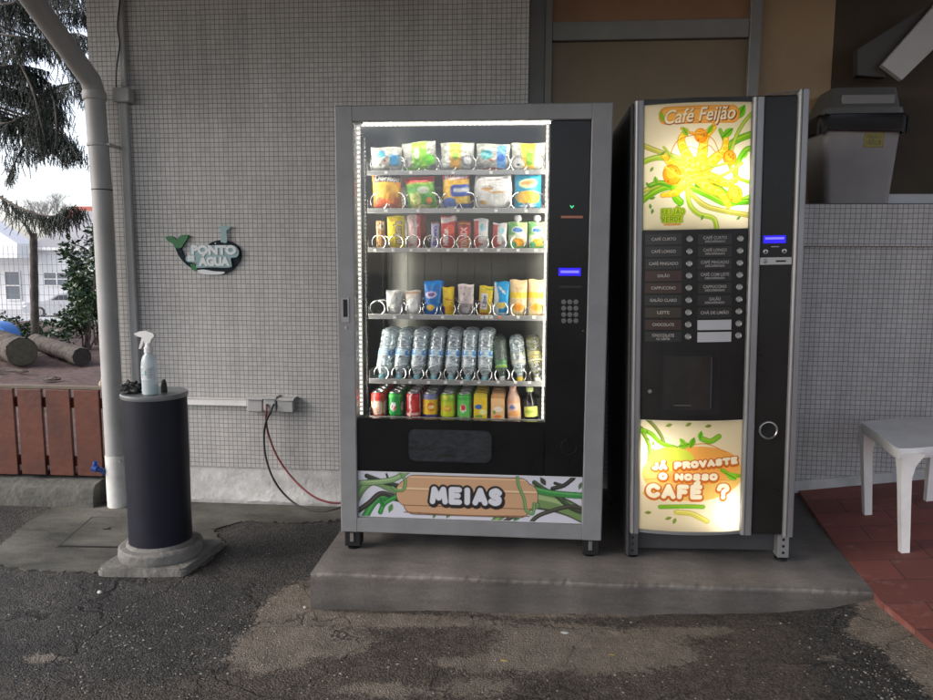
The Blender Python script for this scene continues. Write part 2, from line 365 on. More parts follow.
# ================================================================== materials
def tile_mat(name, base, base2, grout, pitch=0.0255, axes='XZ'):
    m, nt, b = new_mat(name); L = nt.links.new
    tc = N(nt, 'ShaderNodeTexCoord'); sp = N(nt, 'ShaderNodeSeparateXYZ'); cb = N(nt, 'ShaderNodeCombineXYZ')
    L(tc.outputs['Object'], sp.inputs[0])
    add = N(nt, 'ShaderNodeMath', operation='ADD'); L(sp.outputs['X'], add.inputs[0]); L(sp.outputs['Y'], add.inputs[1])
    L(add.outputs[0], cb.inputs['X']); L(sp.outputs['Z'], cb.inputs['Y'])
    # hand-set mosaic sheets are never perfectly true
    wob = N(nt, 'ShaderNodeTexNoise'); wob.inputs['Scale'].default_value = 7.0; L(tc.outputs['Object'], wob.inputs['Vector'])
    wv = N(nt, 'ShaderNodeVectorMath', operation='MULTIPLY_ADD'); wv.inputs[1].default_value = (0.006, 0.006, 0); L(wob.outputs['Color'], wv.inputs[0]); L(cb.outputs[0], wv.inputs[2])
    br = N(nt, 'ShaderNodeTexBrick'); br.offset = 0.0; br.squash = 1.0
    br.inputs['Scale'].default_value = 1.0; br.inputs['Brick Width'].default_value = pitch; br.inputs['Row Height'].default_value = pitch
    br.inputs['Mortar Size'].default_value = 0.0018; br.inputs['Mortar Smooth'].default_value = 0.25; br.inputs['Bias'].default_value = 0.0
    br.inputs['Color1'].default_value = (*base, 1); br.inputs['Color2'].default_value = (*base2, 1); br.inputs['Mortar'].default_value = (*grout, 1)
    L(wv.outputs[0], br.inputs['Vector'])
    no = N(nt, 'ShaderNodeTexNoise'); no.inputs['Scale'].default_value = 1.3; no.inputs['Detail'].default_value = 8; L(tc.outputs['Object'], no.inputs['Vector'])
    mr = N(nt, 'ShaderNodeMapRange'); mr.inputs['From Min'].default_value = 0.3; mr.inputs['From Max'].default_value = 0.7; mr.inputs['To Min'].default_value = 0.88; mr.inputs['To Max'].default_value = 1.05
    L(no.outputs['Fac'], mr.inputs['Value'])
    sh = N(nt, 'ShaderNodeTexBrick'); sh.offset = 0.0; sh.inputs['Scale'].default_value = 1; sh.inputs['Brick Width'].default_value = pitch*12; sh.inputs['Row Height'].default_value = pitch*12; sh.inputs['Mortar Size'].default_value = 0.0
    sh.inputs['Color1'].default_value = (.96, .96, .96, 1); sh.inputs['Color2'].default_value = (1.03, 1.03, 1.03, 1); L(cb.outputs[0], sh.inputs['Vector'])
    smp = N(nt, 'ShaderNodeMapping'); smp.inputs['Scale'].default_value = (9, 9, .55); L(tc.outputs['Object'], smp.inputs[0]); sn = N(nt, 'ShaderNodeTexNoise'); sn.inputs['Scale'].default_value = 1; sn.inputs['Detail'].default_value = 7; L(smp.outputs[0], sn.inputs['Vector'])
    sr = N(nt, 'ShaderNodeMapRange'); sr.inputs['From Min'].default_value = .35; sr.inputs['From Max'].default_value = .72; sr.inputs['To Min'].default_value = 1.05; sr.inputs['To Max'].default_value = .87; L(sn.outputs['Fac'], sr.inputs['Value'])
    pm = N(nt, 'ShaderNodeMath', operation='MULTIPLY'); L(mr.outputs['Result'], pm.inputs[0]); L(sr.outputs['Result'], pm.inputs[1])
    m0 = N(nt, 'ShaderNodeVectorMath', operation='MULTIPLY'); L(br.outputs['Color'], m0.inputs[0]); L(sh.outputs['Color'], m0.inputs[1])
    mul = N(nt, 'ShaderNodeVectorMath', operation='SCALE'); L(m0.outputs[0], mul.inputs[0]); L(pm.outputs[0], mul.inputs['Scale'])
    L(mul.outputs[0], b.inputs['Base Color'])
    r = N(nt, 'ShaderNodeMapRange'); r.inputs['To Min'].default_value = 0.38; r.inputs['To Max'].default_value = 0.9; L(br.outputs['Fac'], r.inputs['Value']); L(r.outputs['Result'], b.inputs['Roughness'])
    n2 = N(nt, 'ShaderNodeTexNoise'); n2.inputs['Scale'].default_value = 22.0; L(tc.outputs['Object'], n2.inputs['Vector'])
    hh = N(nt, 'ShaderNodeMath', operation='MULTIPLY_ADD'); hh.inputs[1].default_value = -1.0; L(br.outputs['Fac'], hh.inputs[0]); L(n2.outputs['Fac'], hh.inputs[2])
    bp = N(nt, 'ShaderNodeBump'); bp.inputs['Strength'].default_value = 0.6; bp.inputs['Distance'].default_value = 0.003
    L(hh.outputs[0], bp.inputs['Height']); L(bp.outputs['Normal'], b.inputs['Normal'])
    return m
M = {}
M['tile'] = tile_mat('mosaic tile', (0.555, 0.545, 0.525), (0.49, 0.48, 0.46), (0.225, 0.22, 0.21))
M['plinth'] = mat('painted plinth', (0.55, 0.55, 0.53), 0.8, var=0.28, vscale=9, bump=0.5, bscale=45)
M['pvc'] = mat('painted downpipe', (0.42, 0.415, 0.40), 0.45, var=0.12, vscale=6, bump=0.05)
M['pvcw'] = mat('white downpipe shoe', (0.68, 0.68, 0.64), 0.45, var=0.2, vscale=14)
M['conduit'] = mat('grey pvc trunking', (0.50, 0.50, 0.49), 0.5, var=0.1, vscale=10)
M['box'] = mat('grey plastic box', (0.42, 0.42, 0.41), 0.45, var=0.1, vscale=12)
M['frame_alu'] = mat('grey window frame', (0.23, 0.23, 0.215), 0.42, 0.2, var=0.15, vscale=3)
M['brownpanel'] = mat('brown panel', (0.21, 0.165, 0.10), 0.42, var=0.22, vscale=1.6, bump=0.03)
M['orangepanel'] = mat('reddish panel', (0.30, 0.16, 0.085), 0.42, var=0.2, vscale=2.5)
M['darkpane'] = mat('dark pane', (0.065, 0.050, 0.033), 0.6, spec=0.15, var=0.3, vscale=2)
M['unseen_soffit'] = mat('soffit paint', (0.16, 0.145, 0.125), 0.8, var=0.15, vscale=2)
M['alu'] = mat('brushed aluminium trim', (0.30, 0.30, 0.30), 0.38, 0.55, var=0.12, vscale=5, bump=0.02)
M['vmgrey'] = mat('grey metallic paint', (0.245, 0.247, 0.247), 0.42, 0.2, var=0.14, vscale=7, bump=0.02, bscale=300, rvar=0.06)
M['vmbody'] = mat('dark cabinet', (0.045, 0.045, 0.047), 0.5, var=0.2, vscale=5)
M['black'] = mat('black glossy plastic', (0.0085, 0.0085, 0.009), 0.24, spec=0.28, var=0.2, vscale=4, rvar=0.08)
M['blackm'] = mat('black matt', (0.012, 0.012, 0.012), 0.6, spec=0.3, var=0.3, vscale=10)
M['blackglass'] = mat('coffee machine dark face', (0.016, 0.015, 0.0135), 0.3, spec=0.3, var=0.3, vscale=5, rvar=0.1)
M['inner'] = mat('cabinet inner wall', (0.20, 0.205, 0.20), 0.3, 0.6, var=0.2, vscale=5, bump=0.04, bscale=12)
M['innerdark'] = mat('cabinet back wall', (0.12, 0.12, 0.105), 0.2, 0.6, var=0.35, vscale=4)
M['shelf'] = mat('shelf steel', (0.36, 0.355, 0.34), 0.35, 0.6, var=0.1, vscale=20)
M['wire'] = mat('spring steel', (0.55, 0.55, 0.54), 0.25, 0.9)
M['tagw'] = mat('price tag', (0.80, 0.79, 0.74), 0.5)
M['tago'] = mat('orange price tag', (0.75, 0.25, 0.06), 0.5)
M['white'] = mat('white plastic', (0.80, 0.79, 0.76), 0.38, var=0.12, vscale=7, bump=0.02)
M['silver'] = mat('satin metal', (0.42, 0.41, 0.39), 0.3, 0.85)
M['copper'] = mat('copper slot', (0.42, 0.17, 0.10), 0.4, 0.4)
M['led'] = emis('led strip', (1.0, 0.97, 0.86), 0.16)
M['ledfill'] = emis('hidden fill strip', (1.0, 0.97, 0.88), 44.0)
M['bead'] = emis('led bead', (1.0, 0.97, 0.88), 3.2)
M['tube'] = emis('lamp tube', (1.0, 0.94, 0.78), 13.0)
M['green_led'] = emis('green arrow', (0.08, 0.85, 0.35), 1.0)
M['lcd'] = emis('blue display', (0.025, 0.012, 0.80), 0.75)
M['lcdt'] = emis('display characters', (0.22, 0.20, 0.95), 0.8)
M['glass'] = glass_mat('display glass', refl=0.03, edge=0.5, rough=0.03)
M['clear'] = glass_mat('clear bottle plastic', tint=(0.90, 0.97, 0.98), refl=0.16, edge=0.9, rough=0.12, bump=0.45, bscale=40, cloud_sheen=0.36, streak=True)
M['greenp'] = glass_mat('green bottle plastic', tint=(0.12, 0.55, 0.16), refl=0.10, edge=0.6, rough=0.12, bump=0.9, bscale=75, cloud_sheen=0.05, streak=True)
M['yellowp'] = glass_mat('lemonade bottle', tint=(0.85, 0.80, 0.25), refl=0.10, edge=0.7, rough=0.12, bump=0.9, bscale=75, cloud_sheen=0.16, streak=True)
M['pack'] = attr_mat('printed film', 0.42, 0.08, bump=0.45, bscale=38)
M['card'] = attr_mat('printed carton', 0.45, 0.1)
M['print'] = attr_mat('printed panel', 0.42, 0.05)
M['backlit'] = attr_mat('translucent printed panel', 0.45, 0.0, trans=0.88)
M['lightbox'] = mat('white light box', (0.8, 0.78, 0.72), 0.7)
M['canmetal'] = mat('can lid', (0.6, 0.6, 0.58), 0.3, 0.9)
M['redcable'] = mat('red cable', (0.16, 0.02, 0.025), 0.45)
M['blackcable'] = mat('black cable', (0.012, 0.012, 0.014), 0.45)
M['bollard'] = mat('dark blue plastic pipe', (0.0085, 0.010, 0.018), 0.5, spec=0.35, var=0.35, vscale=9, bump=0.05, bscale=55)
M['cap'] = mat('grey metal cap', (0.30, 0.31, 0.31), 0.35, 0.5, var=0.2, vscale=9)
M['conc'] = mat('pedestal concrete', (0.18, 0.172, 0.155), 0.85, var=0.4, vscale=9, bump=0.7, bscale=40)
M['fence'] = mat('red brown boards', (0.130, 0.036, 0.018), 0.5, c2=(0.065, 0.020, 0.012), vscale=5, bump=0.25, bscale=25)
M['rail'] = mat('pale top rail', (0.15, 0.12, 0.09), 0.7, var=0.25, vscale=8)
M['kerb'] = mat('kerb concrete', (0.125, 0.12, 0.105), 0.9, c2=(0.05, 0.052, 0.045), vscale=7, bump=0.9, bscale=30)
M['beige'] = mat('beige rubber', (0.42, 0.37, 0.27), 0.7)
M['bluep'] = mat('blue plastic pipe', (0.012, 0.055, 0.26), 0.4)
M['bluetoy'] = mat('blue toy plastic', (0.015, 0.16, 0.52), 0.4)
M['bin'] = mat('bin grey plastic', (0.235, 0.23, 0.225), 0.5, var=0.15, vscale=5, bump=0.03)
M['binlid'] = mat('bin lid plastic', (0.085, 0.085, 0.08), 0.5, var=0.15, vscale=5)
M['bag'] = mat('black bin bag', (0.010, 0.010, 0.010), 0.5, spec=0.25, bump=0.4, bscale=22)
M['teal'] = glass_mat('teal liquid', tint=(0.22, 0.72, 0.68), refl=0.06, edge=0.4, cloud_sheen=0.35)
M['bottle'] = glass_mat('frosted spray bottle', tint=(0.82, 0.86, 0.86), refl=0.12, edge=0.5, rough=0.3, cloud_sheen=0.5)
M['cloth'] = mat('dark rag', (0.018, 0.018, 0.018), 0.6, bump=0.6, bscale=50)
M['bark'] = mat('bark', (0.085, 0.068, 0.055), 0.9, var=0.65, vscale=10, bump=0.9, bscale=30)
M['logend'] = mat('sawn log end', (0.075, 0.072, 0.05), 0.9, var=0.4, vscale=18, bump=0.5, bscale=60)
M['logdark'] = mat('dark log end', (0.03, 0.026, 0.022), 0.9, var=0.5, vscale=15, bump=0.5)
M['needles'] = attr_mat('spruce needles', 0.6); M['leaves'] = attr_mat('shrub leaves', 0.35)
M['render_w'] = mat('white render', (0.72, 0.72, 0.72), 0.9, var=0.08, vscale=0.6)
M['roofg'] = mat('pale grey roof', (0.30, 0.295, 0.30), 0.9, var=0.15, vscale=0.5)
M['roofr'] = mat('red roof', (0.40, 0.12, 0.09), 0.8)
M['farglass'] = mat('house window glass', (0.16, 0.18, 0.20), 0.15)
M['carpaint'] = mat('pale silver car paint', (0.36, 0.37, 0.39), 0.3, 0.3, coat=0.5)
M['carglass'] = mat('car window glass', (0.04, 0.045, 0.055), 0.1)
M['tyre'] = mat('tyre rubber', (0.02, 0.02, 0.02), 0.8)
M['mesh'] = mat('grey fence wire', (0.22, 0.22, 0.23), 0.6)
M['twig'] = mat('bare twigs', (0.16, 0.145, 0.14), 0.9)
M['beam'] = mat('pale painted strut', (0.48, 0.48, 0.47), 0.5, var=0.1, vscale=5)
M['street'] = mat('pale street surface', (0.42, 0.42, 0.42), 0.9, var=0.12, vscale=0.3)
M['mulch'] = mat('bark mulch', (0.125, 0.075, 0.062), 0.95, c2=(0.035, 0.021, 0.018), vscale=16, bump=1.0, bscale=30)
# concrete with stains
def concrete(name, c, c2, sc1=2.5, wear_shade=False):
    m, nt, b = new_mat(name); L = nt.links.new; tc = N(nt, 'ShaderNodeTexCoord')
    n1 = N(nt, 'ShaderNodeTexNoise'); n1.inputs['Scale'].default_value = sc1; n1.inputs['Detail'].default_value = 9; n1.inputs['Roughness'].default_value = 0.7
    n2 = N(nt, 'ShaderNodeTexNoise'); n2.inputs['Scale'].default_value = 110; n2.inputs['Detail'].default_value = 6
    mp = N(nt, 'ShaderNodeMapping'); mp.inputs['Scale'].default_value = (.45, 1, 2.2); L(tc.outputs['Object'], mp.inputs[0]); L(mp.outputs[0], n1.inputs['Vector']); L(tc.outputs['Object'], n2.inputs['Vector'])
    r = N(nt, 'ShaderNodeValToRGB'); r.color_ramp.elements[0].position = 0.33; r.color_ramp.elements[1].position = 0.66
    r.color_ramp.elements[0].color = (*c2, 1); r.color_ramp.elements[1].color = (*c, 1); L(n1.outputs['Fac'], r.inputs['Fac'])
    mr = N(nt, 'ShaderNodeMapRange'); mr.inputs['To Min'].default_value = 0.72; mr.inputs['To Max'].default_value = 1.28; L(n2.outputs['Fac'], mr.inputs['Value'])
    s = N(nt, 'ShaderNodeVectorMath', operation='SCALE'); L(r.outputs['Color'], s.inputs[0]); L(mr.outputs['Result'], s.inputs['Scale']); 
    if wear_shade:
        wa = N(nt, 'ShaderNodeAttribute', attribute_name='wear_shade'); wm = N(nt, 'ShaderNodeVectorMath', operation='MULTIPLY'); L(s.outputs[0], wm.inputs[0]); L(wa.outputs['Color'], wm.inputs[1]); L(wm.outputs[0], b.inputs['Base Color'])
    else: L(s.outputs[0], b.inputs['Base Color'])
    b.inputs['Roughness'].default_value = 0.85; b.inputs['Specular IOR Level'].default_value = 0.3
    ad = N(nt, 'ShaderNodeMath', operation='MULTIPLY_ADD'); ad.inputs[1].default_value = 0.16; L(n2.outputs['Fac'], ad.inputs[0]); L(n1.outputs['Fac'], ad.inputs[2])
    bp = N(nt, 'ShaderNodeBump'); bp.inputs['Strength'].default_value = 0.6; bp.inputs['Distance'].default_value = 0.02; L(ad.outputs[0], bp.inputs['Height']); L(bp.outputs['Normal'], b.inputs['Normal'])
    return m
M['platform'] = concrete('platform concrete', (0.215, 0.192, 0.168), (0.105, 0.097, 0.089), 3.5, wear_shade=True)
M['apron'] = concrete('worn concrete', (0.150, 0.142, 0.122), (0.040, 0.041, 0.035), 4.5)
def asphalt():
    m, nt, b = new_mat('asphalt'); L = nt.links.new; tc = N(nt, 'ShaderNodeTexCoord'); O = tc.outputs['Object']
    def noise(s, d=6, r=0.6, dist=0.0):
        n = N(nt, 'ShaderNodeTexNoise'); n.inputs['Scale'].default_value = s; n.inputs['Detail'].default_value = d; n.inputs['Roughness'].default_value = r; n.inputs['Distortion'].default_value = dist
        L(O, n.inputs['Vector']); return n.outputs['Fac']
    def ramp(x, p0, p1, c0, c1):
        r = N(nt, 'ShaderNodeValToRGB'); e = r.color_ramp.elements; e[0].position = p0; e[1].position = p1; e[0].color = (*c0, 1); e[1].color = (*c1, 1); L(x, r.inputs['Fac']); return r.outputs['Color']
    def mix(f, a, c):
        mx = N(nt, 'ShaderNodeMix', data_type='RGBA'); L(f, mx.inputs[0])
        for k, v in ((6, a), (7, c)):
            if isinstance(v, tuple): mx.inputs[k].default_value = (*v, 1)
            else: L(v, mx.inputs[k])
        return mx.outputs[2]
    def thresh(att, n, lo, hi, amp):
        a = N(nt, 'ShaderNodeMath', operation='MULTIPLY_ADD'); a.inputs[1].default_value = amp; L(n, a.inputs[0]); L(att, a.inputs[2])
        r = N(nt, 'ShaderNodeMapRange'); r.inputs['From Min'].default_value = lo+amp*.5; r.inputs['From Max'].default_value = hi+amp*.5; L(a.outputs[0], r.inputs['Value']); return r.outputs['Result']
    def scale(c, f, lo, hi):
        r = N(nt, 'ShaderNodeMapRange'); r.inputs['To Min'].default_value = lo; r.inputs['To Max'].default_value = hi; L(f, r.inputs['Value'])
        s = N(nt, 'ShaderNodeVectorMath', operation='SCALE'); L(c, s.inputs[0]); L(r.outputs['Result'], s.inputs['Scale']); return s.outputs[0]
    at_ = N(nt, 'ShaderNodeAttribute', attribute_name='patch'); sep = N(nt, 'ShaderNodeSeparateColor'); L(at_.outputs['Color'], sep.inputs[0])
    # aggregate: every stone has its own grey
    def cells(s_):
        v = N(nt, 'ShaderNodeTexVoronoi'); v.inputs['Scale'].default_value = s_; L(O, v.inputs['Vector']); q = N(nt, 'ShaderNodeSeparateColor'); L(v.outputs['Color'], q.inputs[0]); return v, q.outputs[0], q.outputs[1]
    v1, r1, r2 = cells(150); v2, r3, r4 = cells(330)
    base = ramp(noise(2.6, 10, .7), 0.32, 0.70, (0.019, 0.0185, 0.0172), (0.066, 0.062, 0.055))
    base = scale(base, r1, 0.35, 1.75); base = scale(base, r3, 0.5, 1.5)
    tan = ramp(noise(11, 10, 0.78), 0.28, 0.72, (0.098, 0.080, 0.063), (0.27, 0.228, 0.182)); tan = scale(tan, r3, .75, 1.25)
    brn = ramp(noise(17, 10, 0.8), 0.28, 0.72, (0.034, 0.029, 0.024), (0.125, 0.101, 0.077)); brn = scale(brn, r1, .5, 1.5)
    col = mix(thresh(sep.outputs[1], noise(15, 12, 0.85), 0.40, 0.70, 1.8), base, brn)
    rag = N(nt, 'ShaderNodeMath', operation='ADD'); L(noise(9, 12, 0.85, .6), rag.inputs[0]); L(noise(55, 6, .8), rag.inputs[1])
    col = mix(thresh(sep.outputs[0], rag.outputs[0], 0.96, 1.05, 1.15), col, tan)
    dk = ramp(noise(5.5, 9, .8), .60, .70, (0, 0, 0), (1, 1, 1)); dsep = N(nt, 'ShaderNodeSeparateColor'); L(dk, dsep.inputs[0])
    dm = N(nt, 'ShaderNodeMath', operation='MULTIPLY'); dm.inputs[1].default_value = .45; L(dsep.outputs[0], dm.inputs[0]); col = mix(dm.outputs[0], col, (0.009, 0.009, 0.009))
    # fine cracks
    vc = N(nt, 'ShaderNodeTexVoronoi', feature='DISTANCE_TO_EDGE'); vc.inputs['Scale'].default_value = 2.3; wv = N(nt, 'ShaderNodeVectorMath', operation='MULTIPLY_ADD'); nn = N(nt, 'ShaderNodeTexNoise'); nn.inputs['Scale'].default_value = 6; nn.inputs['Detail'].default_value = 8; L(O, nn.inputs['Vector'])
    wv.inputs[1].default_value = (.35, .35, 0); L(nn.outputs['Color'], wv.inputs[0]); L(O, wv.inputs[2]); L(wv.outputs[0], vc.inputs['Vector'])
    ck = N(nt, 'ShaderNodeMapRange'); ck.inputs['From Min'].default_value = .010; ck.inputs['From Max'].default_value = .003; L(vc.outputs['Distance'], ck.inputs['Value'])
    cm = N(nt, 'ShaderNodeMath', operation='MULTIPLY'); L(ck.outputs['Result'], cm.inputs[0]); L(noise(3, 3), cm.inputs[1]); col = mix(cm.outputs[0], col, (0.006, 0.006, 0.006))
    for s, lo, hi, rnd, c in ((95, 0.14, 0.24, 0.84, (0.27, 0.24, 0.19)), (210, 0.2, 0.34, 0.78, (0.17, 0.155, 0.13)), (48, 0.07, 0.13, 0.88, (0.36, 0.33, 0.27))):
        v, ra, rb = cells(s)
        a = N(nt, 'ShaderNodeMapRange'); a.inputs['From Min'].default_value = hi; a.inputs['From Max'].default_value = lo; L(v.outputs['Distance'], a.inputs['Value'])
        g = N(nt, 'ShaderNodeMath', operation='GREATER_THAN'); g.inputs[1].default_value = rnd; L(ra, g.inputs[0])
        q = N(nt, 'ShaderNodeMath', operation='MULTIPLY'); L(a.outputs['Result'], q.inputs[0]); L(g.outputs[0], q.inputs[1])
        q2 = N(nt, 'ShaderNodeMath', operation='MULTIPLY'); L(q.outputs[0], q2.inputs[0]); L(sep.outputs[2], q2.inputs[1])
        q3 = N(nt, 'ShaderNodeMath', operation='MULTIPLY'); L(q2.outputs[0], q3.inputs[0]); L(rb, q3.inputs[1])
        col = mix(q3.outputs[0], col, c)
    L(col, b.inputs['Base Color']); b.inputs['Roughness'].default_value = 0.72; b.inputs['Specular IOR Level'].default_value = 0.35
    h = N(nt, 'ShaderNodeMath', operation='MULTIPLY_ADD'); h.inputs[1].default_value = -0.24; L(v1.outputs['Distance'], h.inputs[0]); L(noise(14, 8, .7), h.inputs[2])
    h2 = N(nt, 'ShaderNodeMath', operation='MULTIPLY_ADD'); h2.inputs[1].default_value = -0.5; L(ck.outputs['Result'], h2.inputs[0]); L(h.outputs[0], h2.inputs[2])
    bp = N(nt, 'ShaderNodeBump'); bp.inputs['Strength'].default_value = 1.0; bp.inputs['Distance'].default_value = 0.02; L(h2.outputs[0], bp.inputs['Height']); L(bp.outputs['Normal'], b.inputs['Normal'])
    return m
M['asphalt'] = asphalt()
def paver():
    m, nt, b = new_mat('red pavers'); L = nt.links.new; tc = N(nt, 'ShaderNodeTexCoord')
    mp = N(nt, 'ShaderNodeMapping'); mp.inputs['Rotation'].default_value = (0, 0, math.radians(7)); L(tc.outputs['Object'], mp.inputs['Vector'])
    br = N(nt, 'ShaderNodeTexBrick'); br.offset = 0.5; br.inputs['Scale'].default_value = 1; br.inputs['Brick Width'].default_value = 0.32; br.inputs['Row Height'].default_value = 0.19
    br.inputs['Mortar Size'].default_value = 0.0022; br.inputs['Mortar Smooth'].default_value = 0.3
    br.inputs['Color1'].default_value = (0.235, 0.070, 0.052, 1); br.inputs['Color2'].default_value = (0.165, 0.055, 0.043, 1); br.inputs['Mortar'].default_value = (0.035, 0.022, 0.02, 1)
    L(mp.outputs[0], br.inputs['Vector'])
    no = N(nt, 'ShaderNodeTexNoise'); no.inputs['Scale'].default_value = 9; no.inputs['Detail'].default_value = 8; no.inputs['Roughness'].default_value = 0.7; L(tc.outputs['Object'], no.inputs['Vector'])
    r = N(nt, 'ShaderNodeMapRange'); r.inputs['From Min'].default_value = 0.56; r.inputs['From Max'].default_value = 0.78; L(no.outputs['Fac'], r.inputs['Value'])
    mx = N(nt, 'ShaderNodeMix', data_type='RGBA'); L(r.outputs['Result'], mx.inputs[0]); L(br.outputs['Color'], mx.inputs[6]); mx.inputs[7].default_value = (0.34, 0.20, 0.17, 1)
    L(mx.outputs[2], b.inputs['Base Color']); b.inputs['Roughness'].default_value = 0.75
    hh = N(nt, 'ShaderNodeMath', operation='MULTIPLY_ADD'); hh.inputs[1].default_value = -1; L(br.outputs['Fac'], hh.inputs[0]); L(no.outputs['Fac'], hh.inputs[2])
    bp = N(nt, 'ShaderNodeBump'); bp.inputs['Strength'].default_value = 0.7; bp.inputs['Distance'].default_value = 0.006; L(hh.outputs[0], bp.inputs['Height']); L(bp.outputs['Normal'], b.inputs['Normal'])
    return m
M['paver'] = paver()
# ================================================================== ground
def snoise(x, y, seed=0, octs=4):
    r = np.random.default_rng(seed); v = np.zeros_like(x); a = 1.0; f = 1.0; tot = 0
    for o in range(octs):
        G = r.random((64, 64)); X = x*f+17.3*o; Y = y*f+5.1*o
        i = np.floor(X).astype(int); j = np.floor(Y).astype(int); fx = X-i; fy = Y-j; fx = fx*fx*(3-2*fx); fy = fy*fy*(3-2*fy)
        g = lambda a_, b_: G[b_ % 64, a_ % 64]
        v += a*(g(i, j)*(1-fx)*(1-fy)+g(i+1, j)*fx*(1-fy)+g(i, j+1)*(1-fx)*fy+g(i+1, j+1)*fx*fy); tot += a; a *= .5; f *= 2
    return v/tot
def hground(x, y):
    return np.interp(x, [-80, -0.85, 0.3, 0.98, 1.16, 1.33, 80], [0.0, 0.008, 0.040, 0.075, 0.10, 0.150, 0.150])
xs = np.concatenate([[-80, -40, -15, -8], np.arange(-5, 3.0, 0.02), [4, 8, 15, 40, 80]])
ys = np.concatenate([[-80, -40, -15, -8, -5], np.arange(-4, 0.02, 0.02), [0.3]])
GX, GY = np.meshgrid(xs, ys); GZ = hground(GX, GY) + (snoise(GX*4, GY*4, 3)-.5)*0.012*((GX > -5) & (GX < 1.3))
def blob(px, py, rx, ry, z=0.02):
    c = atz(px, py, z); return np.exp(-(((GX-c[0])/rx)**2+((GY-c[1])/ry)**2))
patch = 0.0*GX
for px, py, rx, ry, w in ((600, 658, .34, .14, 1.0), (560, 640, .25, .10, .7), (290, 605, .13, .30, .95), (262, 655, .16, .12, .6), (420, 622, .35, .05, .7), (330, 640, .2, .12, .75),
                          (870, 655, .08, .07, 1.0), (893, 628, .12, .28, 1.15), (925, 690, .10, .35, 1.2), (350, 615, .3, .035, .8), (560, 618, .4, .03, .8), (480, 665, .22, .05, .6), (380, 690, .2, .06, .6), (730, 618, .5, .03, .6), (810, 615, .1, .05, .8), (45, 655, .12, .05, .6), (700, 640, .2, .05, .5), (480, 690, .15, .08, .55), (830, 675, .05, .04, .7)):
    patch += w*blob(px, py, rx, ry)
brown = 0.15 + 0.75*blob(650, 670, 1.3, .7) + .6*blob(350, 650, .5, .4) + .35*blob(60, 690, .9, .3) - 1.0*blob(880, 690, .18, .3) - .5*blob(160, 640, .5, .25) - .5*blob(270, 545, .35, .3)
specks = 0.25 + 1.0*blob(170, 640, .45, .4) + .5*blob(600, 690, 1.2, .35) + .8*blob(880, 680, .3, .3) + .3*blob(420, 640, .6, .3)
cols = np.stack([np.clip(patch, 0, 1), np.clip(brown, 0, 1), np.clip(specks, 0, 1)], -1)
me = grid_mesh('ground', np.stack([GX, GY, GZ], -1), cols); me.color_attributes['Col'].name = 'patch'
tag(link('ground', me, M['asphalt']), kind='structure')
# platform slab
NP = 160
def plat():
    vs = []; fs = []
    for i in range(NP+1):
        t = i/NP; xf = -0.855+t*(1.335+0.855); xb = -0.855+t*(1.462+0.855); zt = 0.157+0.015*t
        j = random.uniform(-1, 1)*0.0022; j2 = random.uniform(-1, 1)*0.002; y0 = -1.225+0.004*math.sin(t*9)+0.003*math.sin(t*31)
        ch = 0.005 if random.random() < 0.04 else 0
        prof = [(y0-0.004, -0.06), (y0, zt-0.016), (y0+0.0015+ch, zt-0.005-ch*.5+j*.5), (y0+0.0065+ch, zt-0.0006), (y0+0.045, zt), (-0.9, zt), (-0.45, zt-0.003), (0.0, zt), (0.0, -0.06)]
        for y, z in prof:
            a = (y+1.225)/1.225; x = xf+(xb-xf)*max(0, min(1, a)); 
            if i == 0: x += 0.004
            vs.append((x, y, z))
    m = 9
    for i in range(NP):
        for k in range(m-1): fs.append((i*m+k, (i+1)*m+k, (i+1)*m+k+1, i*m+k+1))
    fs.append(tuple(range(m))[::-1]); fs.append(tuple(NP*m+k for k in range(m)))
    return MB().add(vs, fs)
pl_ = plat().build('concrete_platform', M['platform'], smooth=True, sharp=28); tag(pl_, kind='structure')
wr = pl_.data.color_attributes.new('wear_shade', 'FLOAT_COLOR', 'POINT'); WV = [.64, .68, 1.05, 1.22, 1.20, 1.0, .92, .8, .7]  # pale worn edge; riser shade put into the colour, top darker towards the wall
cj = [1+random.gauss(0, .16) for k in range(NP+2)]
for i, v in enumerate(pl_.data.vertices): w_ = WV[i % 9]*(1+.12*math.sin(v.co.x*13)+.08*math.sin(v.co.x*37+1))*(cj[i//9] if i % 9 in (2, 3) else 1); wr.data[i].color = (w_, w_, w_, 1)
# worn concrete apron in front of the wall, around the pedestal
ap = [atz(54, 509, 0.004), atz(30, 522, .004), atz(8, 541, .004), atz(-14, 556, .004), atz(-5, 566, .004), atz(35, 572, .004), atz(92, 574, .004), atz(150, 577, .004), atz(205, 566, .004), atz(226, 546, .004),
      atz(212, 531, .004), atz(246, 522, .004), atz(300, 524, .004), atz(338, 521, .004)]
ap = [(p.x, p.y) for p in ap] + [(-0.86, -0.16), (-0.86, 0.0), (-2.40, 0.0), (-2.42, -0.13)]
ring = []
for i, (a, b) in enumerate(ap):
    c, d = ap[(i+1) % len(ap)]; L_ = math.hypot(c-a, d-b); n = max(1, int(L_/0.02)) if i < 14 else 1
    for k in range(n):
        t = k/n; j = 0.012 if i < 14 else 0
        ring.append((a+(c-a)*t+random.uniform(-j, j), b+(d-b)*t+random.uniform(-j, j)))
tag(MB().prism(ring, -0.02, 0.0135, 'z').build('concrete_apron', M['apron']), kind='structure')
